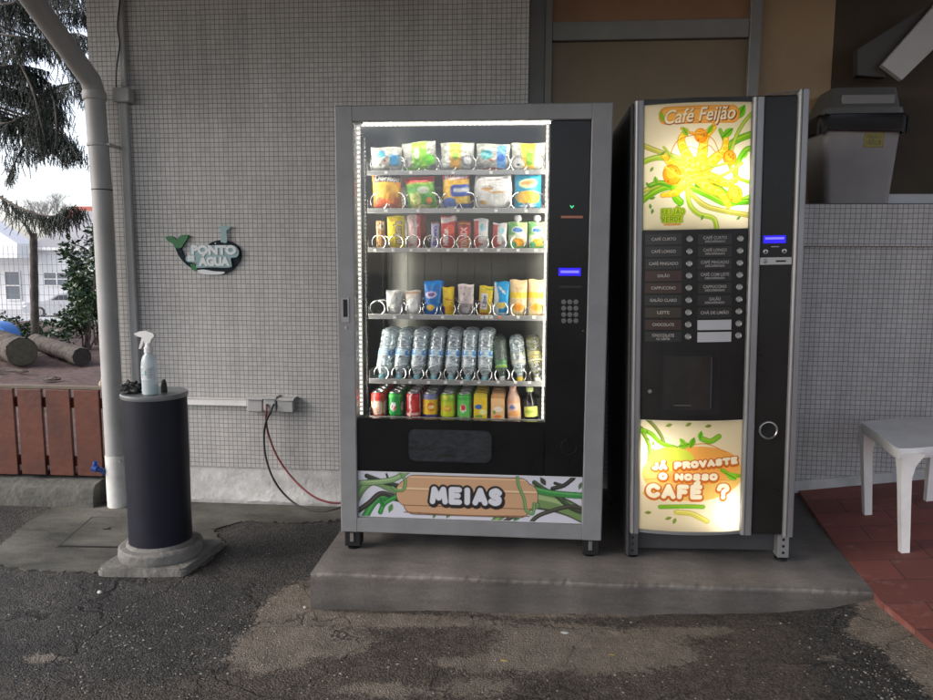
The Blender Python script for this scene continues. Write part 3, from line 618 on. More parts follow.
# red paving
def zpav(x): return 0.168+0.128*(x-1.32)
E_ = [(1.335, -6.0), (1.34, -2.6), (1.335, -1.6), (1.31, -1.28), (1.36, -.8), (1.41, -.4), (1.466, 0.0)]
vs = [(x, y, zpav(x)+(0.004 if y > -1.3 else 0)) for x, y in E_] + [(8, y, zpav(1.35)+.85) for x, y in E_]
fs = [(i, i+1, 7+i+1, 7+i) for i in range(6)]
o = len(vs); vs += [(x, y, 0.0) for x, y in E_]; fs += [(o+i, o+i+1, i+1, i) for i in range(6)]
tag(MB().add(vs, fs).build('red_paving', M['paver'], fix=False), kind='structure')
# loose chippings on the asphalt: nobody could count them
mb = MB()
for k in range(900):
    q = random.random()
    if q < 0.5: p = atz(random.gauss(190, 90), random.gauss(640, 40), .01)
    elif q < 0.8: p = atz(random.uniform(320, 900), random.uniform(618, 720), .05)
    else: p = atz(random.gauss(880, 30), random.gauss(670, 25), .12)
    if p.y > -1.26 and p.x > -.9 or p.x > 1.3: continue
    r = random.uniform(.0018, .0045)*random.choice((1, 1, 1.5)); z = float(hground(p.x, p.y))+.001
    vs = []
    for (a, b, c) in ((1, 0, .3), (-.2, 1, .2), (-1, -.1, .3), (.1, -1, .2), (0, 0, 1), (0, 0, -.4)):
        vs.append((p.x+a*r*random.uniform(.6, 1.3), p.y+b*r*random.uniform(.6, 1.3), z+c*r*.8))
    mb.add(vs, [(0, 1, 4), (1, 2, 4), (2, 3, 4), (3, 0, 4), (1, 0, 5), (2, 1, 5), (3, 2, 5), (0, 3, 5)])
tag(mb.build('loose_gravel', mat('pale chippings', (0.30, 0.27, 0.22), 0.8, var=.4, vscale=20)), 'pale stone chippings scattered over the dark asphalt', 'gravel', kind='stuff')
# small utility cover let into the apron
uc = empty('utility_cover', (0, 0, 0)); tag(uc, 'square concrete utility cover beside the dark pedestal with a thin dark joint', 'cover')
q = [atz(57, 547, .014), atz(92, 517, .014), atz(136, 518, .014), atz(133, 548, .014)]; cc = sum(q, Vector())/4
qp = [(p.x, p.y) for p in q]; sh = lambda s: [(cc.x+(x-cc.x)*s, cc.y+(y-cc.y)*s) for x, y in qp]
MB().prism(sh(1.0), 0.0, 0.0150, 'z').build('joint', M['blackm'], uc)
MB().prism(sh(0.93), 0.0, 0.0185, 'z').build('lid', M['apron'], uc)
h = atz(107, 529, .02); MB().box(h.x-.02, h.x+.02, h.y-.004, h.y+.004, .0187, .0215).box(h.x-.003, h.x+.003, h.y-.004, h.y+.03, .0187, .0205).build('lifting_slot', M['blackm'], uc)
# mulch yard and the street beyond
gx, gy = np.meshgrid(np.arange(-16, -2.3, .12), np.arange(-.02, 10, .12)); gz = 0.16+(snoise(gx*1.5, gy*1.5, 5)-.5)*.10+(snoise(gx*9, gy*9, 8)-.5)*.05
me = grid_mesh('mulch_ground', np.stack([gx, gy, gz], -1), np.ones(gx.shape+(3,)))
tag(link('mulch_ground', me, M['mulch']), kind='structure')
gx, gy = np.meshgrid(np.array([-150., -60, -20, -2.5, 20, 60, 150]), np.array([9.9, 12, 20, 30, 38, 60, 120, 400]))
gz = np.interp(gy, [9.9, 12, 38, 400], [0.14, .1, -2.15, -2.15])
tag(link('street', grid_mesh('street', np.stack([gx, gy, gz], -1), np.ones(gx.shape+(3,))), M['street']), kind='structure')
# ================================================================== the building
B = tag(empty('building', (0, 0, 0)), 'grey mosaic tiled building wall with roof overhang and brown window panels', 'building')
XW = -0.014
MB().box(-2.40, XW, 0, 4.0, 0.229, 3.35).build('tiled_wall', M['tile'], B)
MB().box(XW, 8.0, 0, .22, 0.229, 1.490).build('tiled_wall', M['tile'], B)
MB().box(XW, 8.0, -.028, .30, 1.490, 1.700).build('tiled_wall', M['tile'], B)
# plinth with rough lower edge
vs = []; fs = []; n = 150
for i in range(n+1):
    x = -2.39+i*(1.46+2.39)/n; e = random.uniform(-1, 1)
    for y, z in ((0.10, .2285), (0.010, .2285), (0.008, .13), (0.008+e*.001, .055), (-.004+e*.003, .035), (0.004, .02), (.006, -.05)): vs.append((x, y, z+(e*.006 if z < .06 else 0)))
for i in range(n):
    for k in range(6): fs.append((i*7+k, (i+1)*7+k, (i+1)*7+k+1, i*7+k+1))
MB().add(vs, fs).build('plinth', M['plinth'], B, smooth=True, sharp=60)
MB().prism([(1.40, .170), (8, .170+.128*6.6), (8, .235+.128*6.6), (1.40, .235)], -.014, 0.0, 'y').build('skirting', M['plinth'], B)
W = MB().build  # noqa
YF = 0.20
def fr(name, px0, px1, py0, py1, d=.03, m='frame_alu', par=None, Y=YF, b=.003):
    a = at(px0, (py0+py1)/2, Y); c = at(px1, (py0+py1)/2, Y); t = at((px0+px1)/2, py0, Y); u = at((px0+px1)/2, py1, Y)
    return MB().box(a.x, c.x, Y-d, Y+.04, u.z, t.z, b).build(name, M[m], par)
win = MB().box(0.0, 1.135, YF+.0285, YF+.05, 1.70, 3.3).build('window', M['brownpanel'], B)
zt0 = at(650, 41, YF).z; zt1 = at(650, 22, YF).z
xp0 = at(528, 70, YF).x; xp1 = at(549, 70, YF).x; xq0 = at(746.5, 60, YF).x; xq1 = at(758, 60, YF).x
MB().box(XW, xp1, YF-.03, YF+.03, 1.705, 3.35, .004).build('window_frame', M['frame_alu'], win)
MB().box(xp1-.025, xp1+.012, YF-.045, YF-.0305, 1.705, 3.35, .003).build('window_frame', M['frame_alu'], win)
MB().box(xq0, xq1, YF-.04, YF+.03, 1.705, 3.35, .004).build('window_frame', M['frame_alu'], win)
MB().box(xp1+.0125, xq0-.001, YF-.035, YF+.028, zt0, zt1, .004).build('window_frame', M['frame_alu'], win)
MB().box(xp1, xq0, YF-.005, YF+.028, 1.706, zt0-.001).build('window_panel', M['brownpanel'], win)
MB().box(xp1, xq0, YF-.005, YF+.028, zt1+.001, 3.35).build('window_panel', M['orangepanel'], win)
xd = at(833, 60, YF).x
win2 = MB().box(xq1+.001, xd, YF+.01, YF+.05, 1.705, 3.35).build('window', mat('amber brown panel', (.34, .235, .125), .45, var=.15, vscale=2), B)
win3 = MB().box(xd+.001, 8, YF+.012, YF+.05, 1.705, 3.35).build('window', M['darkpane'], B)
MB().box(xd-.006, xd+.004, YF-.0, YF+.009, 1.76, 2.15).build('window_frame', M['silver'], win2)
MB().box(at(812, 198, .17).x, 8, .10, .19, 1.7005, 1.765, .004).build('window_sill', M['alu'], win3)
MB().box(XW, 8, -.030, YF+.02, 1.7003, 1.7045).build('sill', M['vmbody'], B)
MB().box(XW, 8, .3, 4, .2, 3.35).build('wall_core', M['vmbody'], B)
MB().box(ROOF_X, 3.5, -ROOF_D, 0.0, 3.36, 3.50).box(-2.47, 8, 0.0005, 4, 3.36, 3.50).build('unseen_shade_overhang', M['unseen_soffit'], B)  # unseen overhang, carried far forward and left to shade the wall
g = [(ROOF_X+x_, z_) for x_, z_ in ((-.13, 3.47), (-.12, 3.36), (-.08, 3.32), (-.04, 3.33), (-.005, 3.36), (-.005, 3.47))]
MB().prism(g, -ROOF_D, 0, 'y').build('gutter', M['pvc'], B)
# shade drawn as a dark plate, and pale strut of the shutter, upper right
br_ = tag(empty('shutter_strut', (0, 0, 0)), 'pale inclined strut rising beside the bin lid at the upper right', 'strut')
Yb = 0.02
P = [at(*p, Yb) for p in ((882, 65), (902, 80), (945, 38), (945, -6))]
MB().prism([(p.x, p.z) for p in P], Yb, Yb+.035, 'y').build('strut', M['beam'], br_)
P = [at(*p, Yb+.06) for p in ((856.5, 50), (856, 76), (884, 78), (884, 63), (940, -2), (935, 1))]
MB().prism([(p.x, p.z) for p in P], Yb+.045, Yb+.10, 'y').build('shade_plate', mat('dark shade plate', (.05,.046,.04), .5), br_)
# ================================================================== downpipe
dp = tag(empty('downpipe', (-2.33, -.10, 0)), 'grey painted downpipe at the building corner with a diagonal upper run', 'downpipe')
dp.matrix_world = Matrix.Identity(4)
pt = [at(94.5, 96, -.10), at(98.5, 145, -.10), at(102, 190, -.1), at(107.5, 300, -.10), at(115.5, 455, -.10)]
pb = [at(115.5, 455, -.10), at(118.5, 513.5, -.10)]
R_ = .052
MB().tube([pt[0], pt[2], pt[3], pt[4]], R_, 24).build('pipe', M['pvc'], dp, True)
MB().tube(pb, R_*1.07, 24).build('pipe_shoe', M['pvcw'], dp, True)
e0 = pt[0]; di = Vector((-.03, -.50, .335)).normalized()
elb = [e0+Vector((0, 0, -.02)), e0+Vector((0, -.005, .03)), e0+Vector((0, -.03, .075)), e0+Vector((0, -.03, .075))+di*.06, e0+Vector((0, -.03, .075))+di*1.62]
MB().tube(elb, R_*1.02, 24).build('diagonal_pipe', M['pvc'], dp, True)
def ringat(p, q, r, h):
    d = (Vector(q)-Vector(p)).normalized(); return MB().tube([Vector(p)-d*h/2, Vector(p)-d*h/2.6, Vector(p)+d*h/2.6, Vector(p)+d*h/2], [r*.97, r, r, r*.97], 24)
ringat(e0, pt[1], R_*1.16, .045).build('collar', M['pvc'], dp, True)
ringat(pt[1], pt[2], R_*1.12, .016).build('clamp', M['pvc'], dp, True)
ringat(pt[2], pt[3], R_*1.03, .006).build('clamp', M['blackm'], dp, True)
MB().box(pt[1].x+.05, pt[1].x+.075, -.12, 0, pt[1].z-.006, pt[1].z+.006).build('clamp_bolt', M['pvc'], dp)
q = at(119.5, 461, -.155); MB().box(q.x-.008, q.x+.008, -.16, -.15, q.z-.006, q.z+.006).build('screw', M['silver'], dp)
# ================================================================== conduits
cv = tag(empty('wall_conduit', (0, 0, 0)), 'narrow vertical grey conduit beside the downpipe with a small box near the top', 'conduit')
xc = lambda px, py: at(px, py, -.02).x
t0 = at(124, 100, -.03); t1 = at(136.5, 397, -.03)
MB().box(t1.x-.022, t1.x+.022, -.032, 0, .61, t0.z, .004).build('conduit_run', M['conduit'], cv)
MB().box(t0.x-.016, t0.x+.012, -.028, 0, t0.z+.07, 3.355, .004).build('conduit_run', M['conduit'], cv)
a = at(113, 102, -.06); b_ = at(128.5, 87, -.06)
MB().box(a.x, b_.x, -.062, 0, a.z, b_.z, .005).build('junction_box', M['box'], cv)
kp = [at(x, y, -.035) for x, y in ((119.5, -60), (120.5, -10), (117.5, 25), (119.5, 45), (116.5, 68), (116, 88))]
tag(MB().tube(catmull([tuple(p) for p in kp], 8), .0045, 8).build('loose_cable', M['blackcable'], smooth=True), 'thin black cable wandering down the wall above the small conduit box', 'cable')
tr = tag(empty('cable_trunking', (0, 0, 0)), 'horizontal white trunking along the wall behind the dark pedestal', 'trunking')
a = at(248, 405.5, -.02); b_ = at(248, 398.5, -.02)
MB().box(-2.24, a.x, -.035, 0, .588, .628, .004).build('trunk', M['white'], tr)
MB().box(-2.24, a.x, -.0375, -.0352, .6235, .6275).build('lid_edge', M['box'], tr)
sb = tag(empty('socket_box', (0, 0, 0)), 'row of three grey electric socket boxes at the end of the trunking', 'socket')
for (x0, x1, y0, y1, d) in ((247, 262, 399.5, 412, .05), (263.5, 275.5, 399, 411.5, .06), (277, 293, 400.5, 412.5, .055)):
    a = at(x0, y1, -d); c = at(x1, y0, -d)
    bx = MB().box(a.x, c.x, -d, 0, a.z, c.z, .006).build('box', M['box'], sb)
    MB().prism([(a.x-.002, c.z), (c.x+.004, c.z), (c.x+.008, c.z+.014), (a.x+.004, c.z+.012)], -d-.012, 0, 'y').build('flap', M['conduit'], bx)
# whale sign
def cable(name, m, pts, label):
    P = [tuple(at(x, y, Y)) for x, y, Y in pts]
    return tag(MB().tube(catmull(P, 10), .0058, 8).build(name, m, smooth=True), label, 'cable')
cable('power_cable', M['redcable'], [(266.5, 404, -.065), (266.5, 411, -.075), (266, 420, -.07), (269, 436, -.06), (277, 456, -.08), (290, 475, -.12), (306, 491, -.2), (321, 500, -.3), (338, 503, -.38), (352, 500, -.5)], 'red power cable drooping from the sockets to the snack machine')
cable('power_cable', M['blackcable'], [(274, 404, -.065), (271, 411, -.085), (266, 422, -.08), (264, 437, -.07), (266, 458, -.08), (274, 480, -.1), (287, 497, -.12), (303, 508, -.2), (322, 511, -.3), (338, 508, -.38), (352, 503, -.5)], 'black power cable drooping from the sockets to the snack machine')
# ================================================================== whale sign
Yw = -.02
ws = tag(empty('whale_sign', (0, 0, 0)), 'whale shaped wall sign with green tail reading ponto de água', 'sign')
def wp(pts, y0, y1, name, m, par=ws):
    P = catmull([(150+a/8.482, 210+b/8.482) for a, b in pts]+[(150+pts[0][0]/8.482, 210+pts[0][1]/8.482)], 4)[:-1]
    Q = [at(x, y, Yw) for x, y in P]
    return MB().prism([(q.x, q.z) for q in Q], y0, y1, 'y').build(name, m, par)
navy = mat('sign dark blue', (0.008, 0.018, 0.024), 0.6, spec=.15); sgreen = mat('sign green', (0.015, 0.15, 0.04), 0.5, var=.2, vscale=40); steal = mat('sign pale teal', (0.26, 0.40, 0.41), 0.5)
swhite = mat('sign white', (0.68, 0.72, 0.72), 0.5); sgd = mat('sign dark green', (0.012, 0.05, 0.02), 0.4)
wp([(205, 310), (235, 300), (262, 335), (290, 400), (345, 450), (420, 485), (500, 470), (560, 350), (490, 300), (530, 270), (590, 255), (660, 262), (720, 290), (757, 330), (765, 390), (748, 440), (700, 500), (640, 535), (560, 548), (450, 545), (390, 520), (300, 460), (240, 390)], -.014, -.002, 'body', navy)
wp([(128, 232), (150, 222), (185, 225), (225, 252), (250, 222), (290, 210), (322, 214), (310, 250), (285, 285), (262, 320), (212, 322), (195, 290), (150, 262)], -.018, -.004, 'tail', sgreen)
wp([(340, 455), (375, 465), (395, 500), (385, 520), (350, 500)], -.0165, -.0145, 'stripe', sgreen)
wp([(395, 512), (450, 505), (540, 520), (625, 525), (620, 540), (560, 548), (450, 545), (410, 530)], -.0165, -.0145, 'belly', swhite)
wp([(598, 272), (600, 170), (555, 140), (590, 142), (605, 122), (620, 138), (640, 120), (648, 140), (685, 134), (665, 165), (648, 180), (652, 275)], -.019, -.0150, 'spout', steal)
wp([(330, 315), (400, 300), (560, 300), (700, 300), (745, 330), (755, 370), (735, 400), (690, 408), (690, 440), (694, 480), (640, 490), (520, 486), (395, 490), (400, 450), (320, 440), (305, 400), (345, 385)], -.024, -.0148, 'letter_plate', steal)
def sgn_text(t, px, py, w, h):
    c = at(150+px/8.482, 210+py/8.482, -.024); wd = w/8.482*(at(300, 250, -.02).x-at(299, 250, -.02).x)
    hh = h/8.482*.0054
    put_text(t, 'lettering', swhite, ws, c.x, -.0255, c.z, hh/.72, offset=.0042, width=wd, extrude=.0015)
sgn_text('PONTO', 540, 343, 390, 72); sgn_text('ÁGUA', 545, 440, 270, 70); sgn_text('DE', 350, 412, 60, 36)
e = at(150+552/8.48, 210+283/8.48, Yw); MB().lathe([(0, -.002), (.0035, -.002), (.0035, .002), (0, .002)], 10, M=Matrix.Translation((e.x, -.016, e.z)) @ Matrix.Rotation(PI/2, 4, 'X')).build('eye', swhite, ws)
# ================================================================== pedestal with spray bottle
pc = Vector((-1.690, -.80, 0)); pd = tag(empty('pedestal', pc), 'dark blue cylindrical pedestal on a stepped round concrete foot', 'pedestal')
zb = hground(np.array(pc.x), 0).item() + .0
slab = []
for k in range(4):
    cx_, cy_ = ((-.165, -.175), (.165, -.150), (.195, .150), (-.145, .165))[k]
    for t in range(5):
        a_ = math.radians(180+90*k+90*t/4); slab.append((cx_+.035*math.cos(a_)*(1), cy_+.035*math.sin(a_)))
slab2 = [(x*.97, y*.97) for x, y in slab]
mb = MB(); mb.prism(slab, -.03, .034, 'z'); mb.prism(slab2, .034, .044, 'z'); mb.build('foot_slab', M['conc'], pd)
MB().lathe([(.0, .044), (.182, .044), (.187, .060), (.184, .088), (.176, .096), (.15, .099), (0, .099)], 48, sy=1.0).build('foot_disc', M['conc'], pd, True)
MB().lathe([(0.0, .095), (.152, .0993), (.147, .105), (.142, .112), (.1385, .113)], 48).build('mortar_fillet', M['conc'], pd, True)
MB().lathe([(.0, .1), (.1385, .1), (.138, .3), (.1395, .5), (.1390, .783), (0, .783)], 64).build('column', M['bollard'], pd, True)
MB().lathe([(.0, .783), (.142, .783), (.145, .788), (.145, .800), (.141, .804), (.130, .802), (0, .801)], 64).build('top_cap', M['cap'], pd, True)
bp0 = at(150.5, 395, -.86); bo = tag(empty('spray_bottle', (bp0.x, -.86, .803)), 'white translucent spray bottle with teal liquid on the pedestal', 'bottle')
MB().lathe([(0, .001), (.030, .001), (.034, .006), (.0345, .12), (.033, .15), (.026, .172), (.016, .185), (.0145, .20), (0, .20)], 32).build('bottle_body', M['bottle'], bo, True)
MB().lathe([(0, .003), (.0325, .003), (.033, .045), (0, .045)], 32).build('liquid', M['teal'], bo, True)
tb = bo
lb0 = Art(60, 30, (205, 212, 212), 2, asp=.5)
for k in range(6): lb0.rect(.08+.02*(k % 2), .30+.05*(k % 3), .15+.12*k, .20+.12*k, (120, 130, 135)); lb0.rect(.56, .80+.03*(k % 3), .15+.12*k, .20+.12*k, (120, 130, 135))
lb0.ell(.5, .5, .05, .1, (110, 160, 170))
t_, v_ = np.meshgrid(np.linspace(-PI*.85, -PI*.15, 60), np.linspace(0, 1, 30)); link('bottle_label', grid_mesh('bottle_label', np.stack([.0350*np.cos(t_), .0350*np.sin(t_), .070+.062*v_], -1), lb0.out()), M['card'], bo)
MB().lathe([(0, .19), (.0185, .19), (.0185, .212), (.014, .216), (.011, .235), (0, .236)], 24).build('collar', M['white'], tb, True)
sprayhead = [(-.048, .262), (-.05, .275), (-.035, .283), (.0, .286), (.030, .275), (.034, .262), (.020, .250), (.014, .232), (-.012, .232), (-.014, .250), (-.028, .258)]
MB().prism(sprayhead, -.011, .011, 'y').build('trigger_head', M['white'], tb)
MB().prism([(-.024, .258), (-.014, .256), (-.020, .235), (-.034, .205), (-.042, .204), (-.034, .232)], -.006, .006, 'y').build('trigger', M['white'], tb)
MB().lathe([(0, 0), (.007, 0), (.008, .008), (0, .009)], 12, M=Matrix.Translation((-.050, 0, .269)) @ Matrix.Rotation(-PI/2, 4, 'Y')).build('nozzle', M['white'], tb, True)
def lump(name, c, rx, ry, rz, m, seed, label, cat, amp=.35, n=22, flat=True):
    r = np.random.default_rng(seed); th = np.linspace(0, PI, n)[:, None]; ph = np.linspace(0, 2*PI, 2*n, endpoint=False)[None]
    d = np.stack([np.sin(th)*np.cos(ph), np.sin(th)*np.sin(ph), np.cos(th)*np.ones_like(ph)], -1)
    s = 1+0*ph*th
    for k in range(26):
        w = r.normal(size=3); w /= np.linalg.norm(w); s = s+amp*.16*np.abs(np.sin((d@w)*r.uniform(3, 9)+r.uniform(0, 6)))*r.choice([-1, 1])
    P = d*s[..., None]*np.array([rx, ry, rz]); P[..., 2] = np.maximum(P[..., 2], -rz*.35)+rz*.35
    me = grid_mesh(name, P, np.ones(P.shape), wrap=True); o = link(name, me, m); o.location = c
    return tag(o, label, cat)
lump('rag', (at(131, 392, -.83).x, -.83, .8025), .042, .035, .036, M['cloth'], 4, 'crumpled dark rag lying beside the spray bottle', 'rag', .9)
lump('small_pot', (at(164, 388, -.80).x, -.80, .8035), .011, .011, .038, M['cloth'], 9, 'small dark object standing behind the spray bottle', 'pot', .2)
# ================================================================== fence, kerb, yard
yf = -.06
kb = []; n = 50
mb = MB(); vs = []; fs = []
for i in range(n+1):
    x = -6.0+i*(6.0-2.42)/n
    for (y, z) in ((-.155, -.05), (-.150, .06), (-.145, .118), (-.125, .138), (-.06, .146), (.10, .15), (.1, -.05)): vs.append((x, y+random.uniform(-.004, .004), z+random.uniform(-.004, .004)*(z > 0)))
for i in range(n):
    for k in range(6): fs.append((i*7+k, (i+1)*7+k, (i+1)*7+k+1, i*7+k+1))
fs.append(tuple(range(7))[::-1]); fs.append(tuple(n*7+k for k in range(7)))
tag(MB().add(vs, fs).build('kerb', M['kerb'], smooth=True, sharp=50), kind='structure')
fe = tag(empty('board_fence', (0, 0, 0)), 'low fence of red brown vertical boards behind the kerb', 'fence')
xg = [at(p, 430, yf).x for p in (-9, 18.5, 46.5, 74.5, 103.5)]
pitch = (xg[-1]-xg[0])/4
edges = [xg[0]-pitch*k for k in range(12, 0, -1)]+xg+[-2.30]
for i in range(len(edges)-1):
    a_, b_ = edges[i]+.012, edges[i+1]-.012
    if b_-a_ < .03: continue
    tl = random.uniform(-.003, .003)
    MB().box(a_, b_, yf-.011, yf+.011, .168+random.uniform(-.003, .003), .668, .003).build('board', M['fence'], fe).rotation_euler = (0, 0, 0)
MB().box(edges[0], -2.37, yf-.004, yf+.028, .6685, .690, .003).build('top_rail', M['rail'], fe)
MB().box(edges[0], -2.37, yf+.0115, yf+.05, .56, .62, .003).build('cross_rail', M['fence'], fe)
MB().box(edges[0], -2.37, yf+.0115, yf+.05, .22, .28, .003).build('cross_rail', M['fence'], fe)
c = at(103, 384, yf); tag(MB().lathe([(0, 0), (.012, .002), (.017, .012), (.014, .03), (.006, .036), (.004, .06), (0, .065)], 16).build('rail_stop', M['beige'], None, True, loc=(c.x, yf-.01, .69)), 'small beige rubber stop on the rail end by the downpipe', 'stop')
bpz = [at(94, 467.5, -.16), at(101, 470, -.15), at(107, 473.5, -.11), at(112, 476, -.07)]
bl = tag(empty('water_pipe', (0, 0, 0)), 'short blue water pipe stub poking out behind the downpipe', 'pipe')
MB().tube([tuple(p) for p in bpz], .015, 14).build('pipe', M['bluep'], bl, True)
MB().tube([tuple(bpz[0]+Vector((-.004, 0, .002))), tuple(bpz[0]+Vector((.02, -.001, -.008)))], .021, 14).build('fitting', M['bluep'], bl, True)
MB().tube([tuple(bpz[0]+Vector((0, 0, 0))), tuple(bpz[0]+Vector((.012, .0, .035)))], .012, 12).build('fitting', M['bluep'], bl, True)
# logs
def log(pa, pb, r, label, endm):
    a_, b_ = Vector(pa), Vector(pb); g_ = tag(empty('log', a_), label, 'log', 'cut logs lying on the mulch')
    n = 14; n = 60; pts = [(b_-a_)*(k/n) for k in range(n+1)]
    rr = [r*(1+.04*math.sin(k*.37)+.02*math.sin(k*1.1)) for k in range(n+1)]
    lg = MB().tube([tuple(p) for p in pts], rr, 40, cap=False).build('bark', M['bark'], g_, True)
    for v in lg.data.vertices: v.co += Vector((random.gauss(0, 1), random.gauss(0, 1), random.gauss(0, 1)))*.0035
    d = (b_-a_).normalized()
    for s_, p in ((-1, pts[0]), (1, pts[-1])):
        q = p+d*s_*.002
        MB().tube([tuple(q-d*s_*.03), tuple(q)], [r*.97, r*.97], 22).build('cut_end', endm, g_)
log(atz(22, 352, .34), tuple(atz(22, 352, .34)+Vector((-1.0, .9, .0))), .165, 'thick mossy log with its sawn end facing the viewer', M['logend'])
log(atz(82, 357, .27), tuple(atz(46, 346, .27)+Vector((-.35, .30, .02))), .105, 'thinner log with a dark hollow end lying to the right', M['logdark'])
lump('fallen_stick', tuple(atz(8, 372, .2)), .22, .03, .03, M['bark'], 5, 'grey stick lying on the mulch at the left edge', 'stick')
lump('fallen_bark', tuple(atz(51, 380, .2)), .10, .05, .03, M['bark'], 6, 'curved piece of bark lying on the mulch', 'bark piece')
for px_, py_, sx_, sy_, lb_, nm_, cat_ in ((565, 632, .018, .010, 'pale torn scrap lying on the asphalt in front of the platform', 'litter_scrap', 'litter'), (305, 607, .009, .008, 'bright white pebble at the left foot of the platform', 'pebble', 'pebble'), (100, 592, .011, .008, 'pale pebble on the asphalt in front of the pedestal', 'pebble', 'pebble'), (612, 654, .022, .008, 'yellowish dry leaf on the pale patch of the asphalt', 'dry_leaf', 'leaf'), (505, 660, .014, .007, 'small brown dry leaf on the asphalt below the platform', 'dry_leaf', 'leaf')):
    g0 = atz(px_, py_, .03); zz_ = float(hground(g0.x, g0.y)); g0 = atz(px_, py_, zz_+.004)
    lump(nm_, (g0.x, g0.y, zz_+.001), sx_*.65, sy_*.65, .0025 if nm_ != 'pebble' else .005, mat(nm_, {'litter_scrap': (.5, .5, .46), 'pebble': (.55, .53, .47), 'dry_leaf': (.32, .24, .09)}[nm_], .7, var=.3), int(px_), lb_, cat_, .6, 12)
# blue toy edge
c = atz(-1, 340, .2); bt = tag(empty('play_toy', (c.x, c.y, .16)), 'rounded blue plastic play toy behind the logs', 'toy')
pr = [(-.42, 0), (-.42, .16), (-.34, .25), (-.15, .31), (.05, .30), (.19, .22), (.25, .10), (.24, 0)]
pr = catmull([(x, z) for x, z in pr], 5); MB().prism(pr, -.15, .15, 'y').build('shell', M['bluetoy'], bt, True, sharp=40)
MB().tube([(-.36, -.156, .13), (-.1, -.156, .22), (.16, -.156, .13)], .012, 8).build('rim', M['bluetoy'], bt, True)
# ================================================================== vegetation
def leafcloud(name, centres, n, size, c0, c1, par, flat=.6, seed=1, aspect=2.0, m='leaves'):
    r = np.random.default_rng(seed); V = []; F = []; Cc = []; k = 0
    for i in range(n):
        c, R3 = centres[r.integers(len(centres))]
        d = r.normal(size=3); d /= np.linalg.norm(d); p = np.array(c)+d*np.array(R3)*r.uniform(.25, 1)**.5
        a_ = r.normal(size=3); a_[2] *= flat; a_ /= np.linalg.norm(a_); b_ = np.cross(a_, r.normal(size=3)); b_ /= np.linalg.norm(b_)+1e-9
        L_ = size*r.uniform(.6, 1.3); w = L_/aspect; nn = np.cross(a_, b_)
        V += [p, p+a_*L_*.5+b_*w*.5+nn*w*.15, p+a_*L_, p+a_*L_*.5-b_*w*.5+nn*w*.15]; F.append((k, k+1, k+2, k+3)); k += 4
        t = r.random(); col_ = np.array(c0)*(1-t)+np.array(c1)*t; Cc += [col_]*4
    me = bpy.data.meshes.new(name); me.from_pydata([tuple(v) for v in V], [], F); me.update()
    ca = me.color_attributes.new('Col', 'FLOAT_COLOR', 'POINT'); cc_ = np.ones((len(V), 4), np.float32); cc_[:, :3] = np.array(Cc); ca.data.foreach_set('color', cc_.ravel())
    return link(name, me, M[m], par)
def shrub(px, pyb, Z, hgt, wid, n, size, label, seed, lobes=7, stems=5, c0=(.012, .03, .010), c1=(.05, .095, .035)):
    b_ = atz(px, pyb, Z); g_ = tag(empty('shrub', b_), label, 'shrub'); r = np.random.default_rng(seed)
    cs = [((r.uniform(-1, 1)*wid*.36, r.uniform(-1, 1)*wid*.36, hgt*(.12+.78*(k+.5)/lobes)), (wid*r.uniform(.16, .30)*(1-.35*k/lobes), wid*.25, hgt*r.uniform(.10, .15))) for k in range(lobes)]
    cs += [((r.uniform(-1, 1)*wid*.45, r.uniform(-1, 1)*wid*.4, hgt*r.uniform(.1, .6)), (wid*.14, wid*.14, hgt*.08)) for k in range(lobes)]
    leafcloud('foliage', cs, n, size, c0, c1, g_, seed=seed)
    mb = MB()
    for k in range(stems):
        t = cs[r.integers(len(cs))][0]; mb.tube(catmull([(r.uniform(-.05, .05), r.uniform(-.05, .05), -.05), (t[0]*.4, t[1]*.4, t[2]*.5), t], 4), [.012]*9, 5)
    mb.build('stem', M['bark'], g_); return g_
shrub(87, 350, .17, 1.75, .72, 2500, .085, 'tall glossy leaved shrub beside the downpipe', 3, lobes=9, stems=9)
shrub(97, 345, .17, 1.9, .60, 1000, .085, 'narrow upright shrub half hidden behind the downpipe', 13, lobes=7)
shrub(8, 338, .15, .27, 1.0, 1000, .07, 'low dense shrub behind the thick log', 4, lobes=5)
shrub(-20, 338, .15, .5, 1.0, 700, .07, 'low shrub at the left edge beyond the blue toy', 14, lobes=5)
shrub(60, 338, .15, .13, .6, 150, .07, 'sparse low shrub between the slim trunk and the tall shrub', 5, lobes=4)
# conifer with hanging boughs
ts_ = atz(35, 341, .16); st_ = tag(empty('tree_trunk', ts_), 'slim bare trunk standing behind the logs under the drooping bough', 'tree trunk')
tp = catmull([(0, 0, -.1), tuple(at(34.5, 300, ts_.y)-ts_), tuple(at(34, 262, ts_.y)-ts_), tuple(at(33.5, 233, ts_.y)-ts_)], 6)
MB().tube(tp, [.060-.010*k/len(tp)+.003*math.sin(k*2.1) for k in range(len(tp))], 14).build('trunk', M['bark'], st_, True)
MB().tube([tuple(at(33.6, 240, ts_.y)-ts_), tuple(at(28, 228, ts_.y-.1)-ts_), tuple(at(22, 222, ts_.y-.2)-ts_)], [.03, .02, .01], 8).build('branch_stub', M['bark'], st_, True)
tb_ = atz(-62, 341, .16); tb_.y = ts_.y; tb_ = Vector((at(-62, 341, ts_.y).x, ts_.y, .16)); sp_ = tag(empty('spruce_tree', tb_), 'spruce tree reaching in from the left with long drooping dark boughs', 'tree')
tpp = catmull([(0, 0, -.1), (.03, 0, 2.2), (.05, 0, 4.5), (.1, 0, 7.5), (.1, 0, 10.5)], 8)
MB().tube(tpp, [.19-.13*k/len(tpp) for k in range(len(tpp))], 16).build('trunk', M['bark'], sp_, True)
Vn = []; Fn = []; Cn = []; bmb = MB(); r = np.random.default_rng(21)
